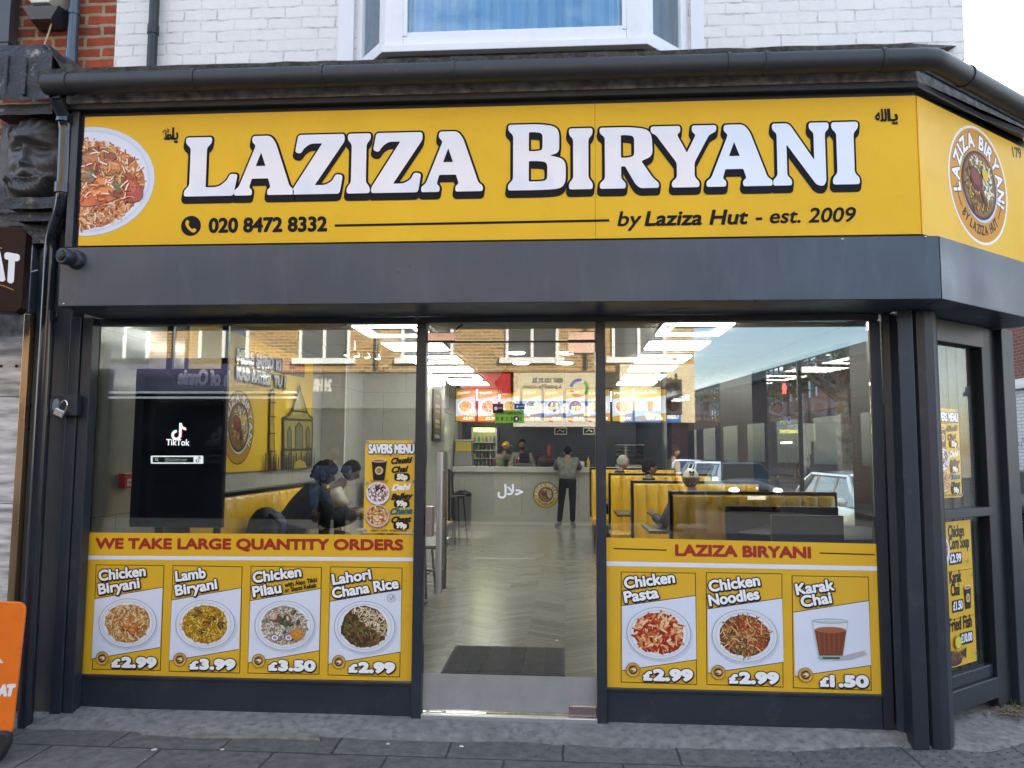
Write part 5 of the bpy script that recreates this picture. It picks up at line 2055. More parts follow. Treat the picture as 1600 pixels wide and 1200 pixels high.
# ---- stools, door mat, backpack
def stool(label, x, y, rz):
    r = thing('bar_stool', label, 'bar stool', (x, y, FL), rz, 'tall black bar stools by the aisle')
    mb = MB()
    mb.lathe([(.16, .74), (.175, .755), (.17, .775)], (0, 0, 0), 18)
    mb.build('seat', BLK, r, smooth=True, local=True)
    for i in range(4):
        t_ = math.pi / 4 + i * math.pi / 2
        mb = MB()
        mb.tube([(.13 * math.cos(t_), .13 * math.sin(t_), .74), (.21 * math.cos(t_), .21 * math.sin(t_), .0)], .014, 8)
        mb.build('leg', BLK, r, smooth=True, local=True)
    mb = MB()
    q = [(.185 * math.cos(math.pi / 4 + i * math.pi / 2), .185 * math.sin(math.pi / 4 + i * math.pi / 2), .25) for i in range(5)]
    mb.tube(q, .009, 6)
    mb.build('foot_ring', BLK, r, smooth=True, local=True)
    mb = MB()
    for s_ in (-1, 1):
        mb.tube([(s_ * .14, .12, .76), (s_ * .16, .17, 1.0), (s_ * .13, .2, 1.2)], .013, 8)
    mb.tube([(-.13, .2, 1.2), (-.07, .225, 1.22), (.07, .225, 1.22), (.13, .2, 1.2)], .015, 8)
    mb.tube([(-.155, .165, 1.0), (.155, .165, 1.0)], .010, 8)
    mb.build('backrest', BLK, r, smooth=True, local=True)
    return r


s1 = stool('tall black bar stool standing nearer the counter, left of the aisle', -1.86, 8.55, rad(70))
dup(s1, (-1.96, 8.15, FL), rad(95), 'tall black bar stool in front of its twin near the counter')
dup(s1, (-1.56, 3.6, FL), rad(80), 'tall black bar stool close behind the door lock')
r = thing('door_mat', 'dark striped rubber door mat just inside the door', 'mat', (-.43, 1.15, FL))
mb = MB()
mb.box(-.86, .0, .78, 1.53, FL + .001, FL + .010)
mb.build('border', mat('mat_rubber', (.016, .016, .016), .7), r, bevel=.003)
for k in range(6):
    mb = MB()
    mb.box(-.83 + k * .136, -.83 + k * .136 + .130, .81, 1.50, FL + .0101, FL + .014)
    mb.build('stripe', mat('mat_pile_%d' % k, (.026, .025, .023) if k % 2 else (.040, .038, .035), .95, var=.5, vscale=120), r)
mb = MB()
q = atz(870, 1001, FL)
mb.lathe([(.012, 0), (.012, .004), (.008, .007)], q, 10)
tag(mb.build('paper_scrap', UPVC, None), 'tiny white scrap of paper on the floor behind the mat', 'litter')
r = thing('backpack', 'black and blue backpack resting on the left wall bench', 'backpack', (-2.66, 1.95, .52))
q = V3((-2.62, 2.0, .97))
mb = MB()
mb.ball(q + V3((0, 0, -.08)), .2, 16, 12, (.75, .95, 1.15), f=lambda p: 1 + .06 * noise.noise(p * 3))
mb.build('bag', mat('backpack_black', (.012, .014, .022), .7, var=.3, vscale=20), r, smooth=True)
mb = MB()
mb.ball(q + V3((.07, .03, -.02)), .13, 14, 10, (.8, .9, 1.0), f=lambda p: 1 + .1 * noise.noise(p * 4))
mb.build('pocket', mat('backpack_blue', (.015, .035, .16), .6), r, smooth=True)
mb = MB()
mb.tube([q + V3((.08, -.1, .1)), q + V3((.18, -.12, .02)), q + V3((.16, -.12, -.2))], .02, 8)
mb.build('strap', mat('strap_black', (.01, .01, .012), .7), r, smooth=True)
mb = MB()
mb.box(q.x - .03, q.x + .05, q.y - .2, q.y - .196, q.z - .2, q.z - .14)
mb.build('patch', mat('patch_yellow', (.5, .45, .2), .6), r)
# stickers and a hanging ornament on the inside of the door
PDI = front(.0135)
a = Art(PDI, -.0142)
st = MB()
c0, c1 = PDI.uv(773, 661), PDI.uv(819, 641)
for nm, (xa, ya, xb, yb), col, lab in (('hygiene_sticker', (773, 661, 819, 641), '6fae2c', 'bright green rating sticker'), ('maroon_sticker', (770, 646, 787, 631), '5a1420', None), ('blue_sticker', (804, 640, 820, 631), '1c3c78', None)):
    p0, p1 = PDI.uv(xa, ya), PDI.uv(xb, yb)
    a = Art(PDI, .0)
    a.h = .0145
    m = MB()
    m.box(p0[0], p1[0], -.0022, -.0008, p0[1], p1[1])
    o = m.build(nm, mat(nm, col, .4), D)
    P3 = front(-.0023)
    a = Art(P3, .0003)
    w_, h_ = p1[0] - p0[0], p1[1] - p0[1]
    if nm == 'hygiene_sticker':
        a.text('FOOD HYGIENE RATING', (p0[0] + w_ * .06, p0[1] + h_ * .66), (p0[0] + w_ * .94, p0[1] + h_ * .66), h_ * .20, '14240c', bold=.0006)
        for i in range(6):
            c = (p0[0] + w_ * (.10 + .16 * i), p0[1] + h_ * .32)
            if i == 4: a.ell(c, h_ * .24, h_ * .24, '0c100a', 20)
            a.text(str(i), (c[0] - h_ * .07, c[1] - h_ * .12), (c[0] + h_ * .07, c[1] - h_ * .12), h_ * .25, 'f0f4ec' if i == 4 else '2a4a14', bold=.001)
    else:
        a.ell((p0[0] + w_ * .3, p0[1] + h_ * .5), h_ * .18, h_ * .2, 'd8d4d8', 14)
        a.line([(p0[0] + w_ * .5, p0[1] + h_ * .55), (p0[0] + w_ * .9, p0[1] + h_ * .55)], .004, 'c8c4c8')
    a.build('artwork', o)
q0, q1 = at(792, 577, .9), at(793, 615, .9)
r = thing('hanging_ornament', 'crumpled orange packet hanging inside above the doorway', 'ornament', q1)
mb = MB()
vs, fs = [], []
for j in range(11):
    t_ = j / 10
    w_ = .085 * math.sin(math.pi * min(1, .12 + t_ * .86)) ** .8
    for i in range(7):
        u = i / 3 - 1
        vs.append((q1.x + u * w_ + .012 * math.sin(j * 1.1), .9 + .03 * noise.noise((u * 3, t_ * 6, 0)), q1.z + (q0.z - q1.z) * t_))
for j in range(10):
    for i in range(6):
        p = j * 7 + i
        fs.append((p, p + 1, p + 8, p + 7))
mb.add(vs, fs)
mb.build('packet', mat('orange_foil', (.62, .16, .04), .3, var=.5, vscale=14), r, smooth=True)
mb = MB()
mb.tube([q0, (q0.x, .9, 2.75)], .003, 5)
mb.build('string', UPVC, r)
# small things on the counter and by the wall
r = thing('till', 'grey till with a small screen on the counter left of the bearded person', 'till', (-1.0, 11.9, 1.29))
mb = MB()
mb.box(-1.02, -.72, 11.8, 12.15, 1.291, 1.36)
mb.build('drawer', mat('till_grey', (.08, .08, .085), .4), r, bevel=.01)
mb = MB()
mb.box(-.98, -.76, 11.92, 11.95, 1.362, 1.58, M=None)
mb.build('screen', BLK, r, bevel=.006)
r = thing('napkin_holder', 'steel napkin holder on the counter near the door post', 'napkin holder', (.36, 11.8, 1.29))
mb = MB()
mb.box(.30, .42, 11.76, 11.86, 1.291, 1.41)
mb.build('case', STEEL, r, bevel=.005)
mb = MB()
mb.box(.32, .40, 11.75, 11.762, 1.32, 1.40)
mb.build('napkins', UPVC, r)
for k, (x, c_, lab) in enumerate(((-.12, (.35, .03, .02), 'red sauce bottle on the counter beside the customer'), (.50, (.55, .35, .03), 'yellow sauce bottle on the counter by the napkin holder'), (-1.35, (.05, .2, .06), 'green sauce bottle on the counter near the fridge'))):
    mb = MB()
    mb.lathe([(.032, 1.291), (.034, 1.31), (.034, 1.42), (.012, 1.46), (.008, 1.50)], (x, 11.78, 0), 12)
    tag(mb.build('sauce_bottle', mat('sauce_%d' % k, c_, .3), None, smooth=True), lab, 'bottle')
r = thing('litter_bin', 'grey push lid bin standing at the left end of the counter', 'bin', (-2.1, 11.3, FL))
mb = MB()
mb.lathe([(.15, FL), (.18, FL + .02), (.19, FL + .6)], (-2.12, 11.35, 0), 18)
mb.build('body', mat('bin_grey', (.10, .10, .10), .4), r, smooth=True)
mb = MB()
mb.lathe([(.195, FL + .601), (.19, FL + .66), (.10, FL + .72)], (-2.12, 11.35, 0), 18)
mb.build('lid', BLK, r, smooth=True)
# ================================================================= neighbour on the left and fittings on the front
NB = thing('brick_building', 'red brick neighbouring building with a peeling black carved pilaster', 'building', (-4.5, 0, 0))
m = MB()
m.box(-9, -2.951, .012, 10, 3.6, 9)
m.build('wall', REDB, NB)
m = MB()
m.box(-9, -3.42, .02, 10, 0, 3.59)
m.build('lower_wall', mat('dark_shopfront', (.02, .022, .027), .4), NB)
PEEL = mat('peeling_black_paint', (.016, .017, .022), .5, var=.3, vscale=8, bump=.8, bscale=50, dirt=1.0, dirtcol='c8bca8', dscale=9, dlo=.56)
SOOT = mat('black_painted_stone', (.072, .070, .070), .40, var=.3, vscale=12, bump=.35, bscale=70, dirt=.10, dirtcol='8a7a68', dscale=12)
MARB = mat('grey_marble', (.52, .51, .49), .35, var=.55, vscale=6)
# streaky marble: stretch the noise
t = MARB.node_tree
nz2 = [n for n in t.nodes if n.type == 'TEX_NOISE'][0]
mpn = t.nodes.new('ShaderNodeMapping')
mpn.inputs['Rotation'].default_value = (0, rad(38), 0)
mpn.inputs['Scale'].default_value = (.7, 1, 5)
for l in list(nz2.inputs['Vector'].links):
    src = l.from_socket
    t.links.new(src, mpn.inputs[0])
t.links.new(mpn.outputs[0], nz2.inputs['Vector'])
nz2.inputs['Detail'].default_value = 10
m = MB()
xl = -3.78
for z0, z1 in ((0, .62), (.624, 1.28), (1.284, 1.94), (1.944, 2.32)):
    m.box(xl, -3.372, -.10, .1, z0, z1)
m.build('marble_cladding', MARB, NB, bevel=.003)
m = MB()
for px in (2, 26):
    q = at(px, 572, -.101)
    m.lathe([(.010, 0), (.010, .004)], q, 8, Matrix.Rotation(rad(90), 3, 'X'))
m.build('fixing_screw', BLK, NB)
m = MB()
m.box(-3.370, -3.325, -.125, .0, 0, 2.46)
m.build('brass_trim', mat('brushed_brass', (.42, .31, .19), .3, .9, rvar=.1), NB, bevel=.004)
# crumbling render between sign and marble
m = MB()
vs, fs = [], []
rnd = random.Random(5)
for i in range(13):
    for k in range(8):
        x = -3.78 + i * .034
        z = 2.325 + k * .085
        vs.append((x, -.06 - .05 * noise.noise((x * 9, z * 5, 2)) - .02 * noise.noise((x * 30, z * 20, 4)), z))
for i in range(12):
    for k in range(7):
        p = i * 8 + k
        fs.append((p, p + 8, p + 9, p + 1))
m.add(vs, fs)
m.build('broken_render', mat('crumbled_render', (.20, .18, .16), .9, var=.6, vscale=14, bump=1, bscale=50, dirt=.7, dirtcol='1c1b1a', dscale=9), NB, smooth=True)
m = MB()
m.box(-3.40, -3.335, -.13, -.05, 2.47, 2.98)
m.build('metal_strip', mat('zinc_strip', (.25, .29, .33), .45, .6, dirt=.6, dirtcol='3a3834', dscale=14), NB, bevel=.003)
m = MB()
q = at(45, 425, -.14)
m.tube([q, q + V3((0, -.02, 0))], .016, 12)
m.tube([q + V3((.012, 0, 0)), q + V3((.06, .0, .012))], .003, 5)
m.build('hook_eye', UPVC, NB, smooth=True)

# carved bracket: capital block, bearded head, base mouldings (one relief grid each)
CB = thing('carved_bracket', 'black painted stone bracket carved with a bearded face under leaves', 'carving', (-3.29, -.15, 3.0))


def rough_block(name, x0, x1, y0, y1, z0, z1, mat_, amp=.010, chamfer=0):
    mb = MB()
    n = 22
    vs, fs = [], []
    # front + right side + top as one bent grid
    path = [(x0, y0)] * 0
    pts = []
    for i in range(n + 1): pts.append((x0 + (x1 - x0) * i / n, y0))
    for i in range(1, n // 2 + 1): pts.append((x1, y0 + (y1 - y0) * i / (n // 2)))
    rows = 14
    for j in range(rows + 1):
        z = z0 + (z1 - z0) * j / rows
        for (x, y) in pts:
            d = noise.noise((x * 11, y * 11, z * 11)) * amp + noise.noise((x * 37, y * 37, z * 37)) * amp * .4
            ins = chamfer * max(0, (j / rows - .82) / .18)
            vs.append((x - (ins if x > (x0 + x1) / 2 else -ins) + d * .3, y - d + ins * .6, z))
    w = len(pts)
    for j in range(rows):
        for i in range(w - 1):
            p = j * w + i
            fs.append((p, p + 1, p + w + 1, p + w))
    k = len(vs)
    top = rows * w
    vs.append((x0, y1, z1))
    fs.append(tuple(range(top, top + w)) + (k,))
    mb.add(vs, fs)
    return mb.build(name, mat_, CB, smooth=True)


c1 = at(95, 170, -.34)
rough_block('capital', -3.62, -3.115, -.36, .02, 3.735, 4.10, PEEL, .012, .05)
rough_block('capital_moulding', -3.62, -3.13, -.31, .02, 3.665, 3.732, PEEL, .008)
mb = MB()
vs, fs = [], []
for j in range(15):
    for i in range(12):
        x = -3.20 + .24 * i / 11
        t_ = j / 14
        y = -.36 + .34 * t_
        z = 4.10 - .30 * (i / 11) ** 1.2 * 1.05 + .02 * noise.noise((x * 9, y * 9, 0)) + .05 * t_
        vs.append((x, y, z))
for j in range(14):
    for i in range(11):
        p = j * 12 + i
        fs.append((p, p + 1, p + 13, p + 12))
mb.add(vs, fs)
mb.build('mortar_flaunching', STONE, CB, smooth=True)
mb = MB()
for x in (-3.52, -3.40, -3.28):
    mb.box(x - .012, x + .012, -.372, -.35, 3.76, 4.02)
mb.build('fluting', PEEL, CB, bevel=.006)
# face relief
ux0, ux1, vz0, vz1 = -3.56, -3.09, 3.16, 3.668
cx, eyez = -3.295, 3.452


def G2(x, z, a, b, sx, sz, amp):
    return amp * math.exp(-((x - a) / sx) ** 2 - ((z - b) / sz) ** 2)


def face(x, z):
    d = .02
    d += .115 * max(0, 1 - ((x - cx) / .205) ** 2 - ((z - 3.44) / .30) ** 2) ** .6          # skull
    d += G2(x, z, cx, eyez + .055, .15, .022, .035)                                       # brow
    for s_ in (-1, 1):
        d -= G2(x, z, cx + s_ * .082, eyez, .045, .028, .046)                               # sockets
        d += G2(x, z, cx + s_ * .080, eyez - .004, .030, .016, .030)                        # eyeballs
        d += G2(x, z, cx + s_ * .080, eyez + .018, .036, .006, .012)
        d += G2(x, z, cx + s_ * .11, eyez - .085, .05, .045, .020)                          # cheeks
        d += G2(x, z, cx + s_ * .030, eyez - .098, .016, .014, .022)                        # nostrils
        # moustache sweeping out and down
        for k in range(7):
            t_ = k / 6
            d += G2(x, z, cx + s_ * (.02 + .15 * t_), eyez - .140 - .055 * t_ - .012 * math.sin(t_ * 5), .026, .020, .024 * (1 - .4 * t_))
    d += G2(x, z, cx, eyez - .03, .020, .075, .045) + G2(x, z, cx, eyez - .095, .028, .022, .045)   # nose
    d += G2(x, z, cx, eyez - .180, .045, .012, .028) - G2(x, z, cx, eyez - .166, .05, .005, .018)     # lips
    for k in range(9):                                                                            # beard curls
        a_ = (k - 4) / 4
        d += G2(x, z, cx + a_ * .155, eyez - .262 + .07 * a_ * a_, .030, .034, .050)
        d += G2(x, z, cx + a_ * .13 + .014, eyez - .222 + .05 * a_ * a_, .022, .020, .028)
    d += .006 * math.sin(x * 210 + z * 60) * math.exp(-((z - (eyez - .22)) / .07) ** 2)
    for k in range(7):                                                                            # leaves over the brow
        a_ = (k - 3) / 3
        r0 = V3((cx + a_ * .05, 0, eyez + .07))
        dx, dz = a_ * .16, .13 - .045 * a_ * a_
        for q in range(6):
            t_ = q / 5
            d += G2(x, z, r0.x + dx * t_, r0.z + dz * t_, .024 * (1.2 - abs(t_ - .4)), .026, .020)
    return d


mb = MB()
NX, NZ = 90, 100
vs, fs = [], []
for j in range(NZ + 1):
    for i in range(NX + 1):
        x, z = ux0 + (ux1 - ux0) * i / NX, vz0 + (vz1 - vz0) * j / NZ
        vs.append((x, -.15 - face(x, z), z))
for j in range(NZ):
    for i in range(NX):
        p = j * (NX + 1) + i
        fs.append((p, p + 1, p + NX + 2, p + NX + 1))
mb.add(vs, fs)
mb.box(ux0, ux1, -.155, .02, vz0, vz1)
mb.build('bearded_face', SOOT, CB, smooth=True)
rough_block('base_moulding', -3.56, -3.10, -.27, .02, 3.085, 3.155, PEEL, .010)
rough_block('base_moulding', -3.52, -3.12, -.22, .02, 3.02, 3.08, PEEL, .012)
rough_block('base_block', -3.48, -3.20, -.16, .02, 2.9, 3.015, PEEL, .018)

# pipes
def pipe(name, label, pts, r, collars=(), mat_=PIPEM, n=16, square=False):
    t_ = thing(name, label, 'drainpipe', pts[-1])
    mb = MB()
    mb.tube(pts, r, 4 if square else n)
    mb.build('pipe', mat_, t_, smooth=not square)
    for a_, b_ in collars:
        mb = MB()
        mb.tube([a_, b_], r * 1.16, 4 if square else n)
        mb.build('collar', mat_, t_, smooth=not square)
    return t_


yd = -.20


def bend(pts, r, n=6):
    out = [V3(pts[0])]
    for i in range(1, len(pts) - 1):
        p = V3(pts[i])
        a_, b_ = V3(pts[i - 1]) - p, V3(pts[i + 1]) - p
        d = min(r, a_.length * .48, b_.length * .48)
        a_, b_ = p + a_.normalized() * d, p + b_.normalized() * d
        out += [a_ * (1 - t) ** 2 + p * 2 * t * (1 - t) + b_ * t * t for t in [k / n for k in range(n + 1)]]
    return out + [V3(pts[-1])]


tA, tB = at(101, 150, -.46), at(101, 318, yd - .16)
xa = at(101, 250, -.40).x
xb = at(70, 600, yd).x
zt1, zk0, zk1 = 3.67, at(101, 318, -.40).z, at(75, 365, yd).z
P1 = bend([(xa, -.50, zt1), (xa, -.40, zt1 - .10), (xa, -.39, zk0 + .0), (xb, yd - .01, zk1 - .02), (xb, yd, .0)], .09)
pipe('downpipe', 'glossy dark downpipe with an offset bend left of the shop sign', P1, .042, [((xa, -.40, zk0 + .12), (xa, -.40, zk0 + .06)), ((xb, yd, zk1 - .16), (xb, yd, zk1 - .10)), ((xb, yd, 2.40), (xb, yd, 2.46)), ((xa, -.415, 3.60), (xa, -.42, 3.55))])
q = at(115, 50, -.05)
pipe('downpipe', 'shiny blue grey downpipe on the red brick wall', [(q.x, -.055, 9), (q.x, -.055, 4.12)], .034, [((q.x, -.055, 4.05), (q.x, -.055, 4.20)), ((q.x, -.055, 4.45), (q.x, -.055, 4.48))], mat('blue_grey_pipe', (.035, .05, .075), .16, coat=.4))
q = at(240, 50, -.05)
pipe('downpipe', 'slim black downpipe on the white painted brick', [(q.x, -.055, 9), (q.x, -.055, 4.0)], .031, [((q.x, -.055, 4.30), (q.x, -.055, 4.36))], BLACKP)
q = at(16, 40, -.05)
pipe('downpipe', 'square grey downpipe at the far left of the red brick', [(q.x, -.07, 9), (q.x, -.07, 4.05)], .058, [((q.x, -.07, 4.25), (q.x, -.07, 4.29))], mat('grey_square_pipe', (.05, .05, .052), .35), square=True)

# alarm bell box with its cable
q = at(63, 8, -.125)
q.y = -.05
r = thing('alarm_box', 'white and grey hexagonal alarm box on red brick', 'alarm', q)
hexa = lambda s, c: [(c.x + x * s, c.z + z * s) for x, z in ((-.5, 1), (-1, .35), (-.95, -.05), (-.42, -.62), (.42, -.62), (.95, -.05), (1, .35), (.5, 1))]
P = front(-.06)
mb = MB()
a_, b_ = hexa(.135, q + V3((0, 0, .10))), hexa(.165, q + V3((0, 0, .10)))
vs = [P.w(u, v, .07) for u, v in a_] + [P.w(u, v, -.05) for u, v in b_]
mb.add(vs, [tuple(range(8))] + [(i, i + 8, (i + 1) % 8 + 8, (i + 1) % 8) for i in range(8)])
mb.build('cover', mat('cream_plastic', (.62, .60, .52), .4), r, bevel=.004)
mb = MB()
z0 = q.z - .005
mb.add([(q.x - .125, -.125, z0), (q.x + .125, -.125, z0), (q.x + .07, -.115, z0 - .085), (q.x - .07, -.115, z0 - .085), (q.x - .15, -.01, z0), (q.x + .15, -.01, z0), (q.x + .085, -.01, z0 - .10), (q.x - .085, -.01, z0 - .10)], [(0, 3, 2, 1), (0, 4, 7, 3), (1, 2, 6, 5), (3, 7, 6, 2), (0, 1, 5, 4)])
mb.build('lens', mat('smoke_lens', (.03, .035, .045), .15), r, bevel=.003)
mb = MB()
mb.tube([q + V3((.05, -.02, -.06)), q + V3((.03, -.02, -.15)), q + V3((-.02, -.015, -.30)), q + V3((-.03, -.02, -.42))], .005, 6)
mb.build('cable', mat('cream_cable', (.5, .42, .30), .6), r, smooth=True)

# bullet camera on the shutter box
q = at(117, 405, -.461)
r = thing('security_camera', 'small dark turret camera on the left end of the shutter box', 'security camera', q)
RX = Matrix.Rotation(rad(90), 3, 'X')
mb = MB()
mb.lathe([(.055, .0), (.055, .012), (.045, .03), (.03, .034)], q + V3((.012, 0, -.004)), 20, RX)
mb.build('base', ANTH, r, smooth=True)
mb = MB()
mb.lathe([(.036, -.01), (.047, .02), (.047, .065), (.042, .072), (.034, .072)], q + V3((-.004, -.02, .0)), 20, Matrix.Rotation(rad(-14), 3, 'Z') @ RX)
h = mb.build('head', ANTH, r, smooth=True)
mb = MB()
mb.lathe([(.033, .0), (.030, .006), (.012, .010)], q + V3((-.0225, -.0905, .0)), 18, Matrix.Rotation(rad(-14), 3, 'Z') @ RX)
mb.build('lens', BLK, h, smooth=True)

# shutter lock box and padlock
qa, qb = at(86, 617, -.14), at(122, 650, -.14)
r = thing('lock_box', 'grey shutter lock box with a torn white label on the left rail', 'lock box', ((qa.x + qb.x) / 2, -.13, qb.z))
mb = MB()
xm_ = at(102, 617, -.14).x
mb.box(xm_, qb.x, -.16, -.111, qb.z, qa.z)
mb.build('box', ANTH, r, bevel=.004)
mb = MB()
mb.box(at(80, 617, -.13).x, xm_ - .001, -.13, -.0851, qb.z, qa.z)
mb.build('side_plate', mat('grey_pilaster_plate', (.05, .048, .045), .4), r, bevel=.003)
a = Art(front(-.1305), .0005)
c = a.P.uv(87, 632)
a.blob(c, .022, .038, 'a8a8aa', .35, 18, seed=4)
a.build('torn_label', r)
q = at(96, 640, -.19)
r = thing('padlock', 'shiny steel padlock hanging open from the shutter lock box', 'padlock', q)
M_ = Matrix.Translation(q) @ Matrix.Rotation(rad(22), 4, 'Y')
mb = MB()
mb.box(-.036, .030, -.012, .012, -.045, .0, M=M_)
mb.build('body', mat('padlock_steel', (.62, .64, .68), .25, .9), r, bevel=.005)
mb = MB()
mb.tube([M_ @ V3((.024 * math.cos(t_), 0, .028 + .030 * math.sin(t_))) for t_ in [i * math.pi / 10 for i in range(11)]] + [M_ @ V3((-.024, 0, .0))], .0055, 8)
mb.tube([M_ @ V3((.024, 0, .028)), M_ @ V3((.024, 0, .002))], .0055, 8)
mb.build('shackle', mat('shackle_steel', (.8, .8, .78), .15, 1), r, smooth=True)

# projecting sign of the neighbour (cut by the frame)
PG = Plane((-3.115, -.52, 0), V3((1, .30, 0)), (0, 0, 1))
u1 = PG.uv(41, 360)[0]
vt, vb = PG.uv(38, 356)[1], PG.uv(38, 489)[1]
r = thing('hanging_sign', 'dark brown neighbour sign with white capitals at the left edge', 'sign', (-3.3, -.5, vb))
mb = MB()
mb.slab(PG, [(u1 - 1.5, vb - .0), (u1 - .03, vb), (u1, vb + .03), (u1, vt - .03), (u1 - .03, vt), (u1 - 1.5, vt + .0)], -.10, 0)
mb.build('board', mat('dark_brown_acrylic', (.022, .010, .008), .4, spec=.15), r, bevel=.006)
a = Art(PG, .0006)
a.pxtext('T', (8, 438), (25, 441), 40, 'e6e6ea', bold=.012, slant_up=True)
a.pxtext('A', (-18, 434), (5, 437), 40, 'e6e6ea', bold=.012, slant_up=True)
a.pxline([(-10, 443), (4, 446), (21, 453)], .004, 'b8862c')
a.pxline([(-6, 386), (3, 388)], .004, 'b8a07a')
a.build('lettering', r)

# orange pavement board (cut by the frame)
qy = -.72
r = thing('pavement_board', 'scuffed orange pavement sign board on dark feet at the left edge', 'pavement sign', (-3.1, qy, 0))
PB = Plane((0, qy, 0), (1, 0, .0), V3((0, .10, 1)))
cs = [PB.uv(*k) for k in ((38, 955), (41, 1150))]
xr = cs[0][0]
vt, vb = PB.uv(10, 940)[1], .13
mb = MB()
q = rpoly([(xr - .6, vb), (xr + .012, vb), (xr, vt), (xr - .6, vt)], .05, 6)
mb.slab(PB, q, -.018, 0)
mb.build('panel', mat('orange_board', (.80, .17, .008), .35, var=.06, vscale=3, coat=.3, dirt=.25, dirtcol='6a3a20', dscale=12), r, bevel=.004)
a = Art(PB, .0006)
a.pxtext('AT', (-3, 1087), (20, 1086), 15, 'e6e4e2', bold=.007, shear=.18)
a.px([(-6, 1036), (6, 1036), (-2, 1026)], 'dcdcda')
a.build('lettering', r)
mb = MB()
mb.slab(Plane((0, qy - .02, 0), (1, 0, 0), (0, 0, 1)), rpoly([(xr - .62, .0), (xr - .03, .0), (xr + .02, .10), (xr + .015, .16), (xr - .62, .16)], .04, 5), -.05, .0)
mb.build('foot', mat('black_rubber', (.022, .022, .024), .6), r, bevel=.01)
# litter and weeds
for k, (px, py) in enumerate(((241, 1171), (347, 1171), (212, 1102), (606, 1162), (721, 1166), (1010, 1096), (1402, 1147))):
    q = atz(px, py, .02)
    mb = MB()
    rr = random.Random(k)
    mb.ball(q, .008 + .004 * rr.random(), 7, 5, (1.4, 1, .5), f=lambda p: 1 + .4 * noise.noise(p * 2 + V3((k, 0, 0))))
    tag(mb.build('litter_scrap', mat('litter_%d' % k, (.55, .55, .56), .8), None), ['white crumb on the paving near the left window corner', 'pale crumb on the paving below the lamb dish picture', 'white crumb by the foot of the left base panel', 'white crumb below the left end of the glass door', 'pale chip on the joint below the mat', 'white chip by the foot of the right mullion', 'blue white scrap beside the right shutter rail'][k], 'litter')
q = atz(1586, 1108, 0)
mb = MB()
rr = random.Random(8)
for i in range(160):
    c = q + V3((rr.gauss(0, .05), rr.gauss(0, .05), 0))
    h = rr.uniform(.03, .09)
    d = V3((rr.uniform(-1, 1), rr.uniform(-1, 1), 0)) * .03
    s_ = V3((rr.uniform(-1, 1), rr.uniform(-1, 1), 0)).normalized() * .004
    mb.add([c - s_, c + s_, c + d + V3((0, 0, h))], [(0, 1, 2)])
tag(mb.build('weed_tuft', mat('weed_green', (.07, .13, .03), .7, var=.3, vscale=40), None), 'small green weed tuft growing by the end post on the corner', 'weed')
mb = MB()
for i in range(120):
    c = V3((2.75, .42, .03)) + V3((rr.gauss(0, .08), rr.gauss(0, .07), rr.uniform(0, .02)))
    mb.ball(c, rr.uniform(.005, .012), 6, 4, (1.5, 1, .4))
tag(mb.build('dead_leaves', mat('leaf_litter', (.16, .12, .07), .9, var=.5, vscale=60), None), kind='stuff')
# ================================================================= people
def skin_mesh(nodes, edges, sub=2):
    """one continuous surface grown along connected joints; nodes name -> (pos, radius)"""
    keys = list(nodes)
    me = bpy.data.meshes.new('limb')
    me.from_pydata([nodes[k][0] for k in keys], [(keys.index(a_), keys.index(b_)) for a_, b_ in edges], [])
    ob = bpy.data.objects.new('limb', me)
    COL.objects.link(ob)
    ob.modifiers.new('s', 'SKIN')
    sv = me.skin_vertices[0].data
    for i, k in enumerate(keys):
        r = nodes[k][1]
        sv[i].radius = r if isinstance(r, tuple) else (r, r)
        sv[i].use_root = (i == 0)
    md = ob.modifiers.new('d', 'SUBSURF')
    md.levels = md.render_levels = sub
    dg = bpy.context.evaluated_depsgraph_get()
    m2 = bpy.data.meshes.new_from_object(ob.evaluated_get(dg))
    vs = [v.co.copy() for v in m2.vertices]
    fs = [tuple(p.vertices) for p in m2.polygons]
    bpy.data.objects.remove(ob)
    bpy.data.meshes.remove(me)
    bpy.data.meshes.remove(m2)
    return vs, fs


def hand(mb, wrist, d, up, curl=.5):
    """palm, four unequal curled fingers and a thumb; d points along the forearm, up = back of the hand"""
    d = d.normalized()
    s = d.cross(up).normalized()
    up = s.cross(d)
    mb.tube([wrist - d * .02, wrist + d * .02, wrist + d * .06, wrist + d * .085], [.026, .032, .036, .030], 10)
    for i in range(4):
        o = wrist + d * .08 + s * (.028 - i * .0187)
        L_ = (.068, .078, .074, .058)[i]
        pts, q, a_ = [o], o, 0
        for k in range(3):
            a_ += curl * (.5 + .2 * k)
            q = q + (d * math.cos(a_) - up * math.sin(a_)) * L_ * (.45, .32, .23)[k]
            pts.append(q)
        mb.tube(pts, [.0095, .009, .0082, .0062], 7)
    o = wrist + d * .025 + s * .03
    mb.tube([o, o + (d * .5 + s * .8 - up * .2).normalized() * .035, o + (d * .8 + s * .55 - up * .5).normalized() * .065, o + (d * 1.0 + s * .35 - up * .8).normalized() * .085], [.012, .011, .0095, .007], 7)


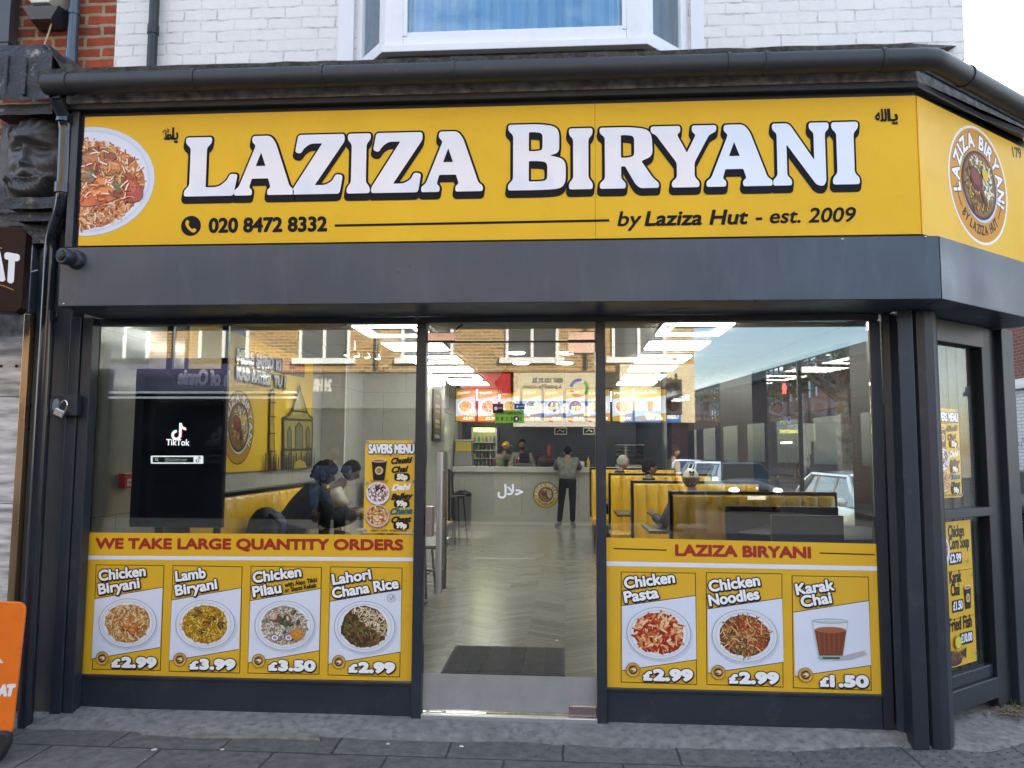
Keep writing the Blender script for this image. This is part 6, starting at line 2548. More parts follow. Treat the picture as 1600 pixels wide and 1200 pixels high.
def head_shape(mb, c, fwd, up, k=1.0):
    """skull, jaw, nose, brow, lips and ears about the head centre c"""
    fwd = fwd.normalized()
    up = (up - fwd * up.dot(fwd)).normalized()
    rt = fwd.cross(up)
    M = Matrix((rt, fwd, up)).transposed()

    def f(q):
        r = 1.0
        if q.z < 0:
            r *= 1 - .22 * (-q.z) ** 1.5 * (1.2 if abs(q.x) > .3 else .8)
            if q.y < 0: r *= 1 - .18 * (-q.z) * (-q.y)
        r += .03 * math.exp(-((q.z - .14) / .12) ** 2) * max(0, q.y)
        for sx in (-1, 1):
            r -= .06 * math.exp(-((q.x - sx * .36) / .16) ** 2 - ((q.z - .02) / .09) ** 2) * (q.y > 0)
        r += .22 * math.exp(-(q.x / .10) ** 2 - ((q.z + .16) / .10) ** 2) * (q.y > 0) + .08 * math.exp(-(q.x / .09) ** 2 - ((q.z - .0) / .12) ** 2) * (q.y > 0)
        r += .035 * math.exp(-(q.x / .22) ** 2 - ((q.z + .44) / .05) ** 2) * (q.y > 0) - .03 * math.exp(-(q.x / .24) ** 2 - ((q.z + .40) / .018) ** 2) * (q.y > 0)
        return r
    tmp = MB()
    tmp.ball((0, 0, 0), 1, 28, 22, (.076 * k, .096 * k, .116 * k), f=f)
    for sx in (-1, 1):
        tmp.ball((sx * .078 * k, -.008 * k, -.01 * k), .03 * k, 8, 6, (.3, .6, 1.05))
    mb.add([M @ V3(v) + c for v in tmp.v], tmp.f)
    return M


def person(label, loc, rz, J, skin, top, bottom, hair, shoes=(.03, .03, .03), hairstyle='short', sleeves=True, look=None, extra=None, top_r=1.0, group=None, legs=True):
    """J: joints in local metres (x right, y forward, z up above loc)"""
    r = thing('person', label, 'person', loc, rz, group)
    V = {k: V3(v) for k, v in J.items()}
    n, e = {}, []
    n['pel'] = (V['pelvis'], (.135, .105))
    n['waist'] = (V['pelvis'].lerp(V['chest'], .5), (.125, .095))
    n['chest'] = (V['chest'], (.15, .105))
    n['neck'] = (V['neck'], .058)
    n['jaw'] = (V['neck'].lerp(V['head'], .55), .055)
    e += [('pel', 'waist'), ('waist', 'chest'), ('chest', 'neck'), ('neck', 'jaw')]
    for s in 'lr':
        sh, el, wr = V['sh_' + s], V['el_' + s], V['wr_' + s]
        n['sh' + s] = (sh, .062)
        n['el' + s] = (el, .043)
        n['wr' + s] = (wr, .028)
        e += [('chest', 'sh' + s), ('sh' + s, 'el' + s), ('el' + s, 'wr' + s)]
        if legs:
            hp, kn, an, to = V['hip_' + s], V['kn_' + s], V['an_' + s], V['to_' + s]
            n['hp' + s] = (hp, .088)
            n['kn' + s] = (kn, .056)
            n['an' + s] = (an, .040)
            n['to' + s] = (to, .032)
            e += [('pel', 'hp' + s), ('hp' + s, 'kn' + s), ('kn' + s, 'an' + s), ('an' + s, 'to' + s)]
    vs, fs = skin_mesh(n, e)
    mb = MB().add(vs, fs)
    look = V3(look or (0, 1, 0))
    up = (V['head'] - V['neck']).normalized() * .6 + V3((0, 0, 1)) * .6
    M = head_shape(mb, V['head'], look, up)
    for s in 'lr':
        d = V['wr_' + s] - V['el_' + s]
        hand(mb, V['wr_' + s], d, V3((0, 0, 1)) if abs(d.normalized().z) < .8 else V3((0, 1, 0)))
    mb.build('body', mat('skin', skin, .5, var=.1, vscale=30), r, smooth=True, local=True)
    # clothes: the same joints, a little wider
    g = 1.12 * top_r
    tn = {'pel': (V['pelvis'] - V3((0, 0, .03)), (.155 * g, .125 * g)), 'waist': (n['waist'][0], (.14 * g, .112 * g)), 'chest': (V['chest'], (.16 * g, .118 * g)), 'nk': (V['chest'].lerp(V['neck'], .80), .075 * g)}
    te = [('pel', 'waist'), ('waist', 'chest'), ('chest', 'nk')]
    for s in 'lr':
        sh, el, wr = V['sh_' + s], V['el_' + s], V['wr_' + s]
        tn['sh' + s] = (sh, .072 * g)
        te.append(('chest', 'sh' + s))
        if sleeves:
            tn['el' + s] = (el, .056 * g)
            tn['wr' + s] = (el.lerp(wr, .93), .043 * g)
            te += [('sh' + s, 'el' + s), ('el' + s, 'wr' + s)]
        else:
            tn['el' + s] = (sh.lerp(el, .7), .060 * g)
            te += [('sh' + s, 'el' + s)]
    vs, fs = skin_mesh(tn, te)
    vs = [v + V3((1, 1, 1)) * .006 * noise.noise(v * 9) for v in vs]
    MB().add(vs, fs).build('top', mat('cloth_top', top, .9, var=.25, vscale=14, bump=.5, bscale=28, spec=.08), r, smooth=True, local=True)
    if legs:
        bn = {'pel': (V['pelvis'], (.148, .118))}
        be = []
        for s in 'lr':
            bn['hp' + s] = (V['hip_' + s], .100)
            bn['kn' + s] = (V['kn_' + s], .070)
            bn['an' + s] = (V['kn_' + s].lerp(V['an_' + s], .95), .056)
            be += [('pel', 'hp' + s), ('hp' + s, 'kn' + s), ('kn' + s, 'an' + s)]
        vs, fs = skin_mesh(bn, be)
        vs = [v + V3((1, 1, 1)) * .005 * noise.noise(v * 11) for v in vs]
        MB().add(vs, fs).build('trousers', mat('cloth_legs', bottom, .9, var=.25, vscale=14, bump=.5, bscale=28, spec=.08), r, smooth=True, local=True)
        for s in 'lr':
            an, to = V['an_' + s], V['to_' + s]
            mb = MB()
            d = (to - an)
            mb.tube([an - d * .35 + V3((0, 0, -.02)), an + V3((0, 0, -.005)), an + d * .55 + V3((0, 0, -.01)), to, to + d * .18], [.040, .050, .050, .044, .026], 12)
            mb.build('shoe', mat('shoe', shoes, .5), r, smooth=True, local=True)
    # hair or cap
    c = V['head']
    if hairstyle:
        tmp = MB()
        rr = random.Random(len(label))
        amp = {'short': .04, 'curly': .22, 'cap': 0, 'thin': .02}[hairstyle]
        sc = {'short': (.083, .104, .126), 'curly': (.100, .118, .135), 'cap': (.086, .107, .112), 'thin': (.079, .100, .121)}[hairstyle]

        def hf(q):
            cut = q.z < -.25 + .75 * max(0, q.y) - .35 * max(0, -q.y)
            k = .80 if cut else 1
            if hairstyle == 'cap' and q.z < .15 - .35 * max(0, -q.y): k = .8
            return k * (1 + amp * noise.noise(q * (4 if amp > .1 else 9)) + (amp * .5 * noise.noise(q * 11) if amp > .1 else 0))
        tmp.ball((0, -.006, .010), 1, 40, 30, sc, f=hf)
        if hairstyle == 'curly':
            for i in range(260):
                t_, z = rr.uniform(0, 6.28), rr.uniform(-.35, 1)
                q = V3((math.cos(t_) * math.sqrt(1 - z * z), math.sin(t_) * math.sqrt(1 - z * z), z))
                if q.z < -.1 + .7 * max(0, q.y): continue
                p = V3((q.x * sc[0], q.y * sc[1], q.z * sc[2]))
                tmp.ball(p, rr.uniform(.012, .024), 6, 4)
        if hairstyle == 'cap':
            vs_, fs_ = [], []
            for i in range(13):
                t_ = math.pi * (i / 12)
                for k in (0, 1):
                    vs_.append((.082 * math.cos(t_) * (1 - .12 * k), .06 + (.045 + .085 * k) * math.sin(t_) ** .7, .035 - .018 * k))
            tmp.add(vs_, [(2 * i, 2 * i + 2, 2 * i + 3, 2 * i + 1) for i in range(12)])
        mb = MB().add([M @ V3(v) + c for v in tmp.v], tmp.f)
        mb.build('cap' if hairstyle == 'cap' else 'hair', mat('hair', hair, .85, var=.4, vscale=60, bump=.5, bscale=120, spec=.08), r, smooth=True, local=True)
    mb = MB()
    for sx in (-1, 1):
        mb.ball(M @ V3((sx * .029, .084, .004)) + c, .009, 8, 6)
    mb.build('eyes', mat('eye', (.03, .025, .02), .2), r, smooth=True, local=True)
    if extra: extra(r, V, M)
    return r


def stand(h=1.0, lean=0.0, **kw):
    s = math.sin(lean)
    J = dict(pelvis=(0, -.10 * s, .94 * h), chest=(0, .28 * s, 1.28 * h - .06 * s), neck=(0, .46 * s, 1.47 * h - .16 * s), head=(0, .60 * s + .03, 1.63 * h - .26 * s))
    for n_, x in (('l', -1), ('r', 1)):
        J['sh_' + n_] = (x * .185, .38 * s, 1.40 * h - .12 * s)
        J['el_' + n_] = (x * .24, .36 * s + .02, 1.10 * h)
        J['wr_' + n_] = (x * .23, .42 * s + .14, .87 * h)
        J['hip_' + n_] = (x * .095, -.10 * s, .90 * h)
        J['kn_' + n_] = (x * .10, .02, .50 * h)
        J['an_' + n_] = (x * .105, .0, .075)
        J['to_' + n_] = (x * .13, .15, .035)
    J.update(kw)
    return J


def sit(lean=.15, seat=.50, h=1.0, **kw):
    J = dict(pelvis=(0, 0, seat + .09), chest=(0, .36 * lean, seat + .44 * h), neck=(0, .58 * lean, seat + .63 * h), head=(0, .72 * lean + .04, seat + .78 * h))
    for n_, x in (('l', -1), ('r', 1)):
        J['sh_' + n_] = (x * .18, .50 * lean, seat + .55 * h)
        J['el_' + n_] = (x * .24, .22 + .5 * lean, seat + .30 * h)
        J['wr_' + n_] = (x * .12, .42 + .4 * lean, seat + .37 * h)
        J['hip_' + n_] = (x * .10, .03, seat + .08)
        J['kn_' + n_] = (x * .13, .46, seat + .05)
        J['an_' + n_] = (x * .13, .42, .09)
        J['to_' + n_] = (x * .14, .57, .04)
    J.update(kw)
    return J


BROWN, TAN, PINK = (.16, .085, .05), (.26, .145, .09), (.42, .25, .19)
# the customer at the counter, bending over it, seen from behind
q = atz(887, 824, FL)
person('person in grey sweater and black trousers leaning over the service counter', (q.x, 11.22, FL), 0, stand(1.0, .42, el_l=(-.26, .30, 1.18), wr_l=(-.16, .48, 1.24), el_r=(.26, .30, 1.18), wr_r=(.16, .48, 1.24), kn_l=(-.13, .0, .5), an_l=(-.17, -.04, .075), to_l=(-.23, .09, .035), kn_r=(.10, .0, .5), an_r=(.10, -.02, .075)), TAN, (.17, .17, .155), (.010, .010, .012), (.010, .009, .008), (.022, .02, .02), look=(0, .8, -.6))


def apron(col, badge=True):
    def f(r, V, M):
        mb = MB()
        vs, fs = [], []
        for j in range(9):
            for i in range(9):
                u = (i - 4) / 4
                z = V['pelvis'].z - .45 + j * .105
                w_ = .19 if j < 6 else .13
                vs.append((u * w_, .155 + .05 * (1 - u * u) + .012 * math.sin(i * 1.7 + j), z))
        for j in range(8):
            for i in range(8):
                p = j * 9 + i
                fs.append((p, p + 1, p + 10, p + 9))
        mb.add(vs, fs).build('apron', mat('apron_cloth', col, .8), r, smooth=True, local=True)
        if badge:
            mb = MB()
            mb.lathe([(.03, 0), (.03, .006)], (.05, .225, 1.38), 12, Matrix.Rotation(rad(-90), 3, 'X'))
            mb.build('badge', UPVC, r, local=True)
    return f


def beard(r, V, M):
    apron((.20, .02, .018))(r, V, M)
    mb = MB()
    tmp = MB()
    tmp.ball((0, .045, -.075), .05, 14, 10, (1.15, .95, .95), f=lambda q: 1 + .1 * noise.noise(q * 6))
    mb.add([M @ V3(v) + V['head'] for v in tmp.v], tmp.f)
    mb.build('beard', mat('beard_hair', (.012, .010, .009), .8), r, smooth=True, local=True)


q = at(816, 690, 12.55)
person('bearded person in pale shirt and red apron standing behind the counter', (q.x, 12.55, FL), math.pi, stand(1.04, .05, el_l=(-.27, .08, 1.16), wr_l=(-.20, .26, 1.22), el_r=(.27, .08, 1.16), wr_r=(.16, .26, 1.22)), BROWN, (.22, .20, .17), (.02, .02, .02), (.010, .009, .008), extra=beard)
q = at(786, 690, 12.8)
person('person in yellow cap and dark apron working behind the counter by the fridge', (q.x, 12.80, FL), math.pi + .9, stand(1.02, .1), TAN, (.30, .24, .17), (.02, .02, .02), (.62, .42, .05), hairstyle='cap', sleeves=False, extra=apron((.02, .02, .02), False))
q = at(1031, 700, 12.7)
person('person in a dark green top behind the heated food display', (q.x - .35, 12.7, FL), math.pi + .5, stand(1.06, .1), (.36, .15, .11), (.03, .032, .026), (.02, .02, .02), (.02, .016, .014))
r = thing('shopping_bag', 'dark bag with a red bottle standing on the counter beside the customer', 'bag', (-.42, 11.95, 1.29))
mb = MB()
mb.ball((-.38, 11.95, 1.40), .17, 14, 10, (1.25, .7, .75), f=lambda p: 1 + .12 * noise.noise(p * 2.5))
mb.build('bag', mat('maroon_bag', (.035, .012, .014), .5, var=.3, vscale=12), r, smooth=True)
mb = MB()
mb.lathe([(.05, 1.42), (.055, 1.5), (.055, 1.66), (.03, 1.72), (.03, 1.76)], (-.33, 11.95, 0), 12)
mb.build('red_bottle', mat('red_bottle', (.22, .015, .015), .25), r, smooth=True)
def collar(col, more=None):
    def f(r, V, M):
        c = V['neck'].lerp(V['chest'], .18)
        mb = MB()
        mb.lathe([(.125, -.07), (.098, .0), (.082, .045), (.078, .06), (.070, .055), (.075, .0)], c, 20)
        mb.build('collar', mat('collar_cloth', col, .85, bump=.3), r, smooth=True, local=True)
        if more: more(r, V, M)
    return f


# diners in the right hand booths
q = at(964, 722, 8.05)
person('grey haired person in a dark coat seated in the rear right booth', (q.x - .02, 8.00, FL), rad(-68), sit(.12, .56, 1.02), PINK, (.025, .022, .022), (.02, .02, .02), (.34, .33, .30), hairstyle='thin', look=(0, 1, -.05), extra=collar((.02, .02, .022)))
q = at(1008, 735, 5.95)
person('dark haired person in a black jacket seated in the second right booth', (q.x - .02, 5.45, FL), rad(-20), sit(.10, .54, 1.0, wr_l=(-.30, .40, .95)), TAN, (.014, .014, .016), (.02, .02, .02), (.012, .010, .010), look=(.75, .65, -.05), extra=collar((.012, .012, .014)))


def capmark(r, V, M):
    mb = MB()
    tmp = MB()
    for (x, z, w_, h_) in ((-.02, .05, .008, .022), (-.004, .052, .012, .006), (.014, .05, .008, .022), (-.016, .022, .012, .006), (.006, .022, .008, .020)):
        tmp.box(x - w_, x + w_, -.118, -.100, z - h_ / 2, z + h_ / 2)
    mb.add([M @ V3(v) + V['head'] for v in tmp.v], tmp.f)
    mb.build('cap_mark', BLK, r, local=True)


q = at(1073, 750, 3.95)
person('person in a pale cap and grey hoodie seated behind the front booth', (q.x, 3.45, FL), rad(6), sit(.14, .52, .93, el_l=(-.30, .10, .78), wr_l=(-.34, .40, .86)), BROWN, (.075, .08, .09), (.02, .02, .02), (.62, .61, .52), hairstyle='cap', look=(.1, 1, -.35), extra=collar((.015, .015, .018), capmark), top_r=1.05)
# two diners by the left wall
person('person with big curly hair in a dark navy jacket hunched over the left table', (-2.66, 2.50, FL), rad(-62), sit(.62, .54, 1.0, el_l=(-.28, .44, .88), wr_l=(-.08, .72, .92), el_r=(.27, .38, .88), wr_r=(.06, .70, .92), head=(0, .39, 1.30)), BROWN, (.022, .026, .036), (.02, .022, .03), (.022, .013, .010), hairstyle='curly', look=(.2, 1, -.35), top_r=1.6)
person('person in a cream shirt eating beside the curly haired diner', (-2.74, 3.50, FL), rad(-70), sit(.55, .54, .98, el_l=(-.26, .46, .86), wr_l=(-.06, .66, .92), el_r=(.24, .42, .86), wr_r=(.03, .66, .92)), BROWN, (.46, .44, .36), (.03, .03, .03), (.012, .010, .009), sleeves=False, look=(.1, 1, -.5))
mb = MB()
mb.lathe([(.06, .842), (.12, .85), (.13, .862), (.05, .85)], (-1.88, 2.75, 0), 18)
tag(mb.build('plate_of_food', mat('plate_white', (.6, .6, .58), .3), None, smooth=True), 'white plate of food in front of the curly haired diner', 'plate')
mb = MB()
mb.lathe([(.032, .842), (.04, .95), (.038, .96)], (-1.86, 3.3, 0), 14)
tag(mb.build('drinking_cup', mat('cup_white', (.6, .6, .58), .3), None, smooth=True), 'pale drinking cup on the left table beside the cream shirt', 'cup')
# ================================================================= the street round the corner and across the road
def tyre(mb, c, r, w, n=28):
    M = Matrix.Rotation(rad(90), 3, 'Y')
    mb.lathe([(r * .62, -w / 2), (r * .92, -w / 2), (r, -w * .36), (r, w * .36), (r * .92, w / 2), (r * .62, w / 2)], c, n, M)


def car(label, loc, rz, paint, glass_tint, plate, kind='hatch', group=None, lights_on=False):
    """car built about its centre, nose towards +Y, x right"""
    r = thing('parked_car' if not lights_on else 'waiting_car', label, 'car', loc, rz, group)
    L_, Wd = 3.95, 1.70
    H_ = 1.46
    bz = .28
    # side profile of the body up to the waist, lofted over half widths
    N = 44
    body = MB()

    def waist(t):        # t 0 tail .. 1 nose
        return .92 + .06 * (1 - t) - (.22 * max(0, (t - .72) / .28) ** 1.6) - .06 * max(0, (.06 - t) / .06)

    def halfw(t):
        return Wd / 2 * (1 - .16 * max(0, (t - .80) / .20) ** 2 - .10 * max(0, (.12 - t) / .12) ** 2)
    vs, fs = [], []
    prof = 9
    for i in range(N + 1):
        t = i / N
        y = -L_ / 2 + L_ * t
        hw, wz = halfw(t), waist(t)
        end = max(0, (t - .965) / .035, (.035 - t) / .035)
        b0 = bz + .10 * end
        pts = [(.0, b0), (hw * .8, b0), (hw * .97, b0 + .10), (hw, b0 + .30), (hw * .985, wz - .14), (hw * .93, wz - .03), (hw * .82, wz), (hw * .4, wz + .02 + .02 * (t > .7)), (0, wz + .025 + .03 * (t > .7))]
        for x, z in pts: vs.append((x * (1 - .06 * end), y - .05 * end * (1 if t > .5 else -1), z))
        for x, z in pts: vs.append((-x * (1 - .06 * end), y - .05 * end * (1 if t > .5 else -1), z))
    w_ = prof * 2
    for i in range(N):
        for k in range(prof - 1):
            p = i * w_ + k
            fs.append((p, p + w_, p + w_ + 1, p + 1))
            p += prof
            fs.append((p, p + 1, p + w_ + 1, p + w_))
    for i in (0, N):
        ring_ = [i * w_ + k for k in range(prof)] + [i * w_ + prof + k for k in range(prof - 1, -1, -1)]
        fs.append(tuple(ring_ if i else ring_[::-1]))
    body.add(vs, fs)
    pm = mat('car_paint', paint, .28, .35, coat=1.0)
    body.build('body', pm, r, smooth=True, local=True)
    # cabin: roof shell with pillars, windows between
    yr0, yr1 = -L_ / 2 + .10, L_ / 2 - 1.02            # base of tail and windscreen
    top0, top1 = -L_ / 2 + .55, L_ / 2 - 1.78
    zb = .93

    def station(s):     # s 0..1 base tail, top tail, top nose, base nose
        pass
    hb, ht = Wd / 2 * .90, Wd / 2 * .70
    roof = MB()
    n = 14
    vs, fs = [], []
    for i in range(n + 1):
        t = i / n
        y = top0 + (top1 - top0) * t
        z = H_ - .05 * (2 * t - 1) ** 2 - (.04 if t in (0, 1) else 0)
        for k in range(9):
            u = k / 4 - 1
            vs.append((u * ht, y, z - .035 * u * u * abs(u)))
    for i in range(n):
        for k in range(8):
            p = i * 9 + k
            fs.append((p, p + 1, p + 10, p + 9))
    roof.add(vs, fs)
    for s in (-1, 1):
        zt = H_ - .09
        A, Bq = V3((s * hb, yr1, zb)), V3((s * ht, top1, zt))
        roof.tube([A, A.lerp(Bq, .5) + V3((s * .02, 0, .02)), Bq], [.045, .038, .036], 8)
        C_, D_ = V3((s * hb * .96, yr0, zb + .02)), V3((s * ht, top0, zt))
        roof.tube([C_, C_.lerp(D_, .5) + V3((s * .02, -.03, .02)), D_], [.09, .07, .05], 8)
        roof.tube([D_, Bq], .040, 8)
        m1 = V3((s * hb, -.18, zb))
        roof.tube([m1, V3((s * ht, -.22, zt))], .035, 8)
        m2 = V3((s * hb, -1.05, zb))
        roof.tube([m2, V3((s * ht, -1.10, zt))], .03, 8)
    roof.build('roof', pm, r, smooth=True, local=True)
    gm = glassmat('car_glass', .10, glass_tint, 1.1)

    def pane(pts, name='window'):
        mb = MB()
        c = sum((V3(p) for p in pts), V3()) / len(pts)
        nrm = (V3(pts[1]) - V3(pts[0])).cross(V3(pts[2]) - V3(pts[0])).normalized()
        a_ = [V3(p) for p in pts]
        mb.add(a_ + [p - nrm * .006 for p in a_], [tuple(range(len(a_))), tuple(range(2 * len(a_) - 1, len(a_) - 1, -1))])
        mb.build(name, gm, r, local=True)
    zt = H_ - .07
    pane([(-hb * .97, yr1 + .01, zb), (hb * .97, yr1 + .01, zb), (ht * .98, top1 + .01, zt), (-ht * .98, top1 + .01, zt)], 'windscreen')
    pane([(hb * .9, yr0, zb + .04), (-hb * .9, yr0, zb + .04), (-ht * .95, top0 - .01, zt), (ht * .95, top0 - .01, zt)], 'rear_window')
    for s in (-1, 1):
        for (y0, y1, u0, u1) in ((-1.02, -.20, -1.07, -.24), (-.16, yr1 - .03, -.20, top1 - .03), (yr0 + .12, -1.08, top0 + .06, -1.13)):
            q = [(s * hb * 1.01, y0, zb), (s * hb * 1.01, y1, zb), (s * ht * 1.02, u1, zt - .03), (s * ht * 1.02, u0, zt - .03)]
            pane(q if s > 0 else q[::-1])
    # cabin interior so the glass has something dark behind it
    mb = MB()
    for x in (-.36, .36):
        mb.box(x - .24, x + .24, -.55, -.40, .5, 1.12)
        mb.box(x - .14, x + .14, -.52, -.44, 1.13, 1.30)
        mb.box(x - .24, x + .24, -.41, .1, .45, .62)
    mb.box(-.68, .68, -1.35, -1.2, .5, 1.05)
    mb.box(-.72, .72, .62, .95, .62, .955)
    mb.build('seats', mat('car_interior', (.02, .02, .022), .8), r, bevel=.03, local=True)
    for x in (-1, 1):
        for y in (-1.22, 1.22):
            mb = MB()
            c = V3((x * (Wd / 2 - .10), y, .30))
            tyre(mb, c, .30, .19)
            wh = mb.build('wheel', mat('tyre_rubber', (.018, .018, .019), .8), r, smooth=True, local=True)
            mb = MB()
            M = Matrix.Rotation(rad(90), 3, 'Y')
            c2 = V3((x * (Wd / 2 - .012), y, .30))
            mb.lathe([(.19, -.03), (.19, .0), (.165, .006)], c2, 20, M)
            for k in range(5):
                t_ = k * 2 * math.pi / 5
                mb.tube([c2, c2 + V3((0, .165 * math.cos(t_), .165 * math.sin(t_)))], .022, 6)
            mb.build('rim', mat('alloy', (.35, .35, .36), .3, .9), wh, smooth=True, local=True)
    ye = L_ / 2 - .03
    gl = emitmat('headlamp_lit', (1, .97, .9), 1.0) if lights_on else mat('headlamp', (.5, .52, .55), .08, .3, coat=1)
    for s in (-1, 1):
        mb = MB()
        mb.ball((s * .60, ye - .09, .66), .13, 14, 10, (1.35, .9, .62))
        mb.build('headlight', gl, r, smooth=True, local=True)
        mb = MB()
        mb.ball((s * .66, -L_ / 2 + .07, .82), .11, 12, 8, (.9, .7, 1.6))
        mb.build('tail_light', mat('tail_lamp', (.3, .01, .01), .15), r, smooth=True, local=True)
        mb = MB()
        mb.ball((s * (Wd / 2 + .07), .72, 1.0), .09, 12, 8, (1, .6, .75))
        mb.build('wing_mirror', pm, r, smooth=True, local=True)
    mb = MB()
    for k in range(3):
        mb.box(-.42, .42, ye - .03, ye + .022, .50 + k * .05, .525 + k * .05)
    mb.box(-.55, .55, ye - .05, ye + .012, .33, .46)
    mb.build('grille', BLK, r, bevel=.006, local=True)
    mb = MB()
    mb.ball((0, ye + .02, .70), .06, 14, 8, (1, .35, 1))
    mb.build('badge', STEEL, r, smooth=True, local=True)
    mb = MB()
    mb.box(-.26, .26, ye + .012, ye + .030, .395, .505)
    pl_ = mb.build('number_plate', mat('plate_white', (.62, .62, .60), .4), r, local=True)
    Pn = Plane((0, ye + .0302, 0), (-1, 0, 0), (0, 0, 1))
    a = Art(Pn, .0006)
    if plate:
        a.text(plate, (-.235, .412), (-.235 + .067 * len(plate), .412), .075, '14141a', bold=.004)
        a.m.build('plate_lettering', PRINT, pl_, local=True)
    mb = MB()
    mb.tube([(.25, top0 + .5, H_ - .03), (.25, top0 + .30, H_ + .22)], .004, 6)
    mb.build('aerial', BLK, r, local=True)
    return r


RD = -.136
# direct view through the side windows and past the end post
c1 = car('silver hatchback parked on the side street beyond the right window', (5.1, 8.2, RD), math.pi + .02, (.78, .78, .76), (.55, .75, .9), '')
c2 = car('white hatchback parked further along the side street behind the booths', (4.95, 21.5, RD), math.pi, (.75, .75, .73), (.45, .62, .75), '')
c3 = car('white saloon parked furthest along the side street', (5.1, 27.5, RD), math.pi - .04, (.72, .72, .70), (.4, .5, .6), '')
q = atz(1597, 862, RD)
c4 = car('black car facing the shop corner at the right edge of the view', (q.x + .62, q.y + 2.0, RD), math.pi - .12, (.012, .013, .016), (.2, .22, .25), 'N J')

# far side of the side street
FX = 10.2
WHS = thing('brick_office_building', 'red brick office building with ribbon windows across the side street', 'building', (FX, 26, 0))
m = MB()
m.box(FX, FX + 8, 19.5, 60, 3.3, 10.4)
m.build('upper_wall', SIDEB, WHS)
m = MB()
m.box(FX + .02, FX + 8, 19.5, 60, -.1, 3.29)
m.build('lower_wall', mat('dark_ground_floor', (.03, .032, .036), .35, var=.3, vscale=1.5), WHS)
m = MB()
m.box(FX - .35, FX + 8.2, 19.4, 60.2, 10.41, 10.75)
m.build('eaves', mat('dark_eaves', (.06, .055, .05), .6), WHS)
PF = Plane((FX, 0, 0), (0, -1, 0), (0, 0, 1))      # R x U = (-1,0,0): faces the shop
WG = mat('office_glass', (.10, .13, .15), .05, coat=1, spec=1)
for k in range(7):
    y = 22.5 + k * 4.6
    m = MB()
    m.slab(PF, [(-y - 3.6, 3.9), (-y, 3.9), (-y, 5.9), (-y - 3.6, 5.9)], -.05, .01)
    w_ = m.build('window', WG, WHS)
    m = MB()
    for i in range(5):
        u = -y - 3.6 + i * .9
        m.slab(PF, [(u - .04, 3.9), (u + .04, 3.9), (u + .04, 5.9), (u - .04, 5.9)], .011, .05)
    m.slab(PF, [(-y - 3.64, 5.2), (-y + .04, 5.2), (-y + .04, 5.28), (-y - 3.64, 5.28)], .051, .06)
    m.build('frame', UPVC if k % 2 else BLK, w_)
m = MB()
y0 = 30.0
m.slab(PF, [(-y0 - 3.4, 2.6), (-y0 + .6, 2.6), (-y0 + .6, 3.25), (-y0 - 3.4, 3.25)], .0, .06)
sg_ = m.build('sign_board', mat('slate_sign', (.045, .055, .07), .35), WHS)
a = Art(PF, .0615)
a.text('HPO', (-y0 - 2.3, 2.92), (-y0 - .6, 2.92), .30, 'd8dade', bold=.012)
a.text('FREEPOINT', (-y0 - 3.2, 2.66), (-y0 - 1.35, 2.66), .16, '8a8c90')
a.text('OFFICES', (-y0 - 1.2, 2.66), (-y0 + .45, 2.66), .17, 'e4e6ea', bold=.012)
a.build('lettering', sg_)
m = MB()
m.slab(PF, [(-y0 - 2.9, -.0), (-y0 + .2, .0), (-y0 + .2, 2.45), (-y0 - 2.9, 2.45)], .0, .03)
m.build('entrance', mat('entrance_glass', (.05, .06, .055), .08, coat=1), WHS)
m = MB()
m.slab(PF, [(-y0 - 2.4, 2.02), (-y0 - .7, 2.02), (-y0 - .7, 2.10), (-y0 - 2.4, 2.10)], .031, .06)
m.build('strip_light', emitmat('strip_light_glow', (.9, 1, .55), 2.0), WHS)
m = MB()
m.slab(PF, [(-38.6, 1.8), (-37.2, 1.8), (-37.2, 3.5), (-38.6, 3.5)], .02, .12)
sg_ = m.build('sign_board', mat('navy_sign', (.02, .03, .045), .4), WHS)
a = Art(PF, .1215)
a.ring((-38.0, 2.85), .34, .34, .08, 'e8eaee', 24, -90, 90)
a.text('OFFICES', (-38.5, 2.1), (-37.35, 2.1), .19, 'e4e6ea', bold=.012)
a.build('lettering', sg_)
# low white painted wall building with brick above, nearer
LWB = thing('white_walled_building', 'red brick building with white painted lower wall and a pale cornice', 'building', (FX - .4, 12, 0))
m = MB()
m.box(FX - .4, FX + 8, 4, 19.3, -.1, 3.0)
m.build('white_wall', WHITES, LWB)
m = MB()
m.box(FX - .3, FX + 8, 4, 19.3, 3.22, 7.6)
m.build('upper_wall', SIDEB, LWB)
m = MB()
m.box(FX - .52, FX + 8, 3.9, 19.38, 3.001, 3.10)
m.box(FX - .46, FX + 8, 3.95, 19.34, 3.101, 3.219)
m.build('cornice', mat('cornice_white', (.62, .61, .58), .6), LWB, bevel=.01)
a = Art(Plane((FX - .4, 0, 0), (0, -1, 0), (0, 0, 1)), .002)
for (y, z) in ((18.2, 1.5), (13.3, 1.75)):
    for k in range(4):
        a.line([(-y + k * .22, z), (-y + .08 + k * .22, z + .22), (-y + .16 + k * .22, z + .02)], .022, '6a6a68')
a.build('graffiti', LWB)


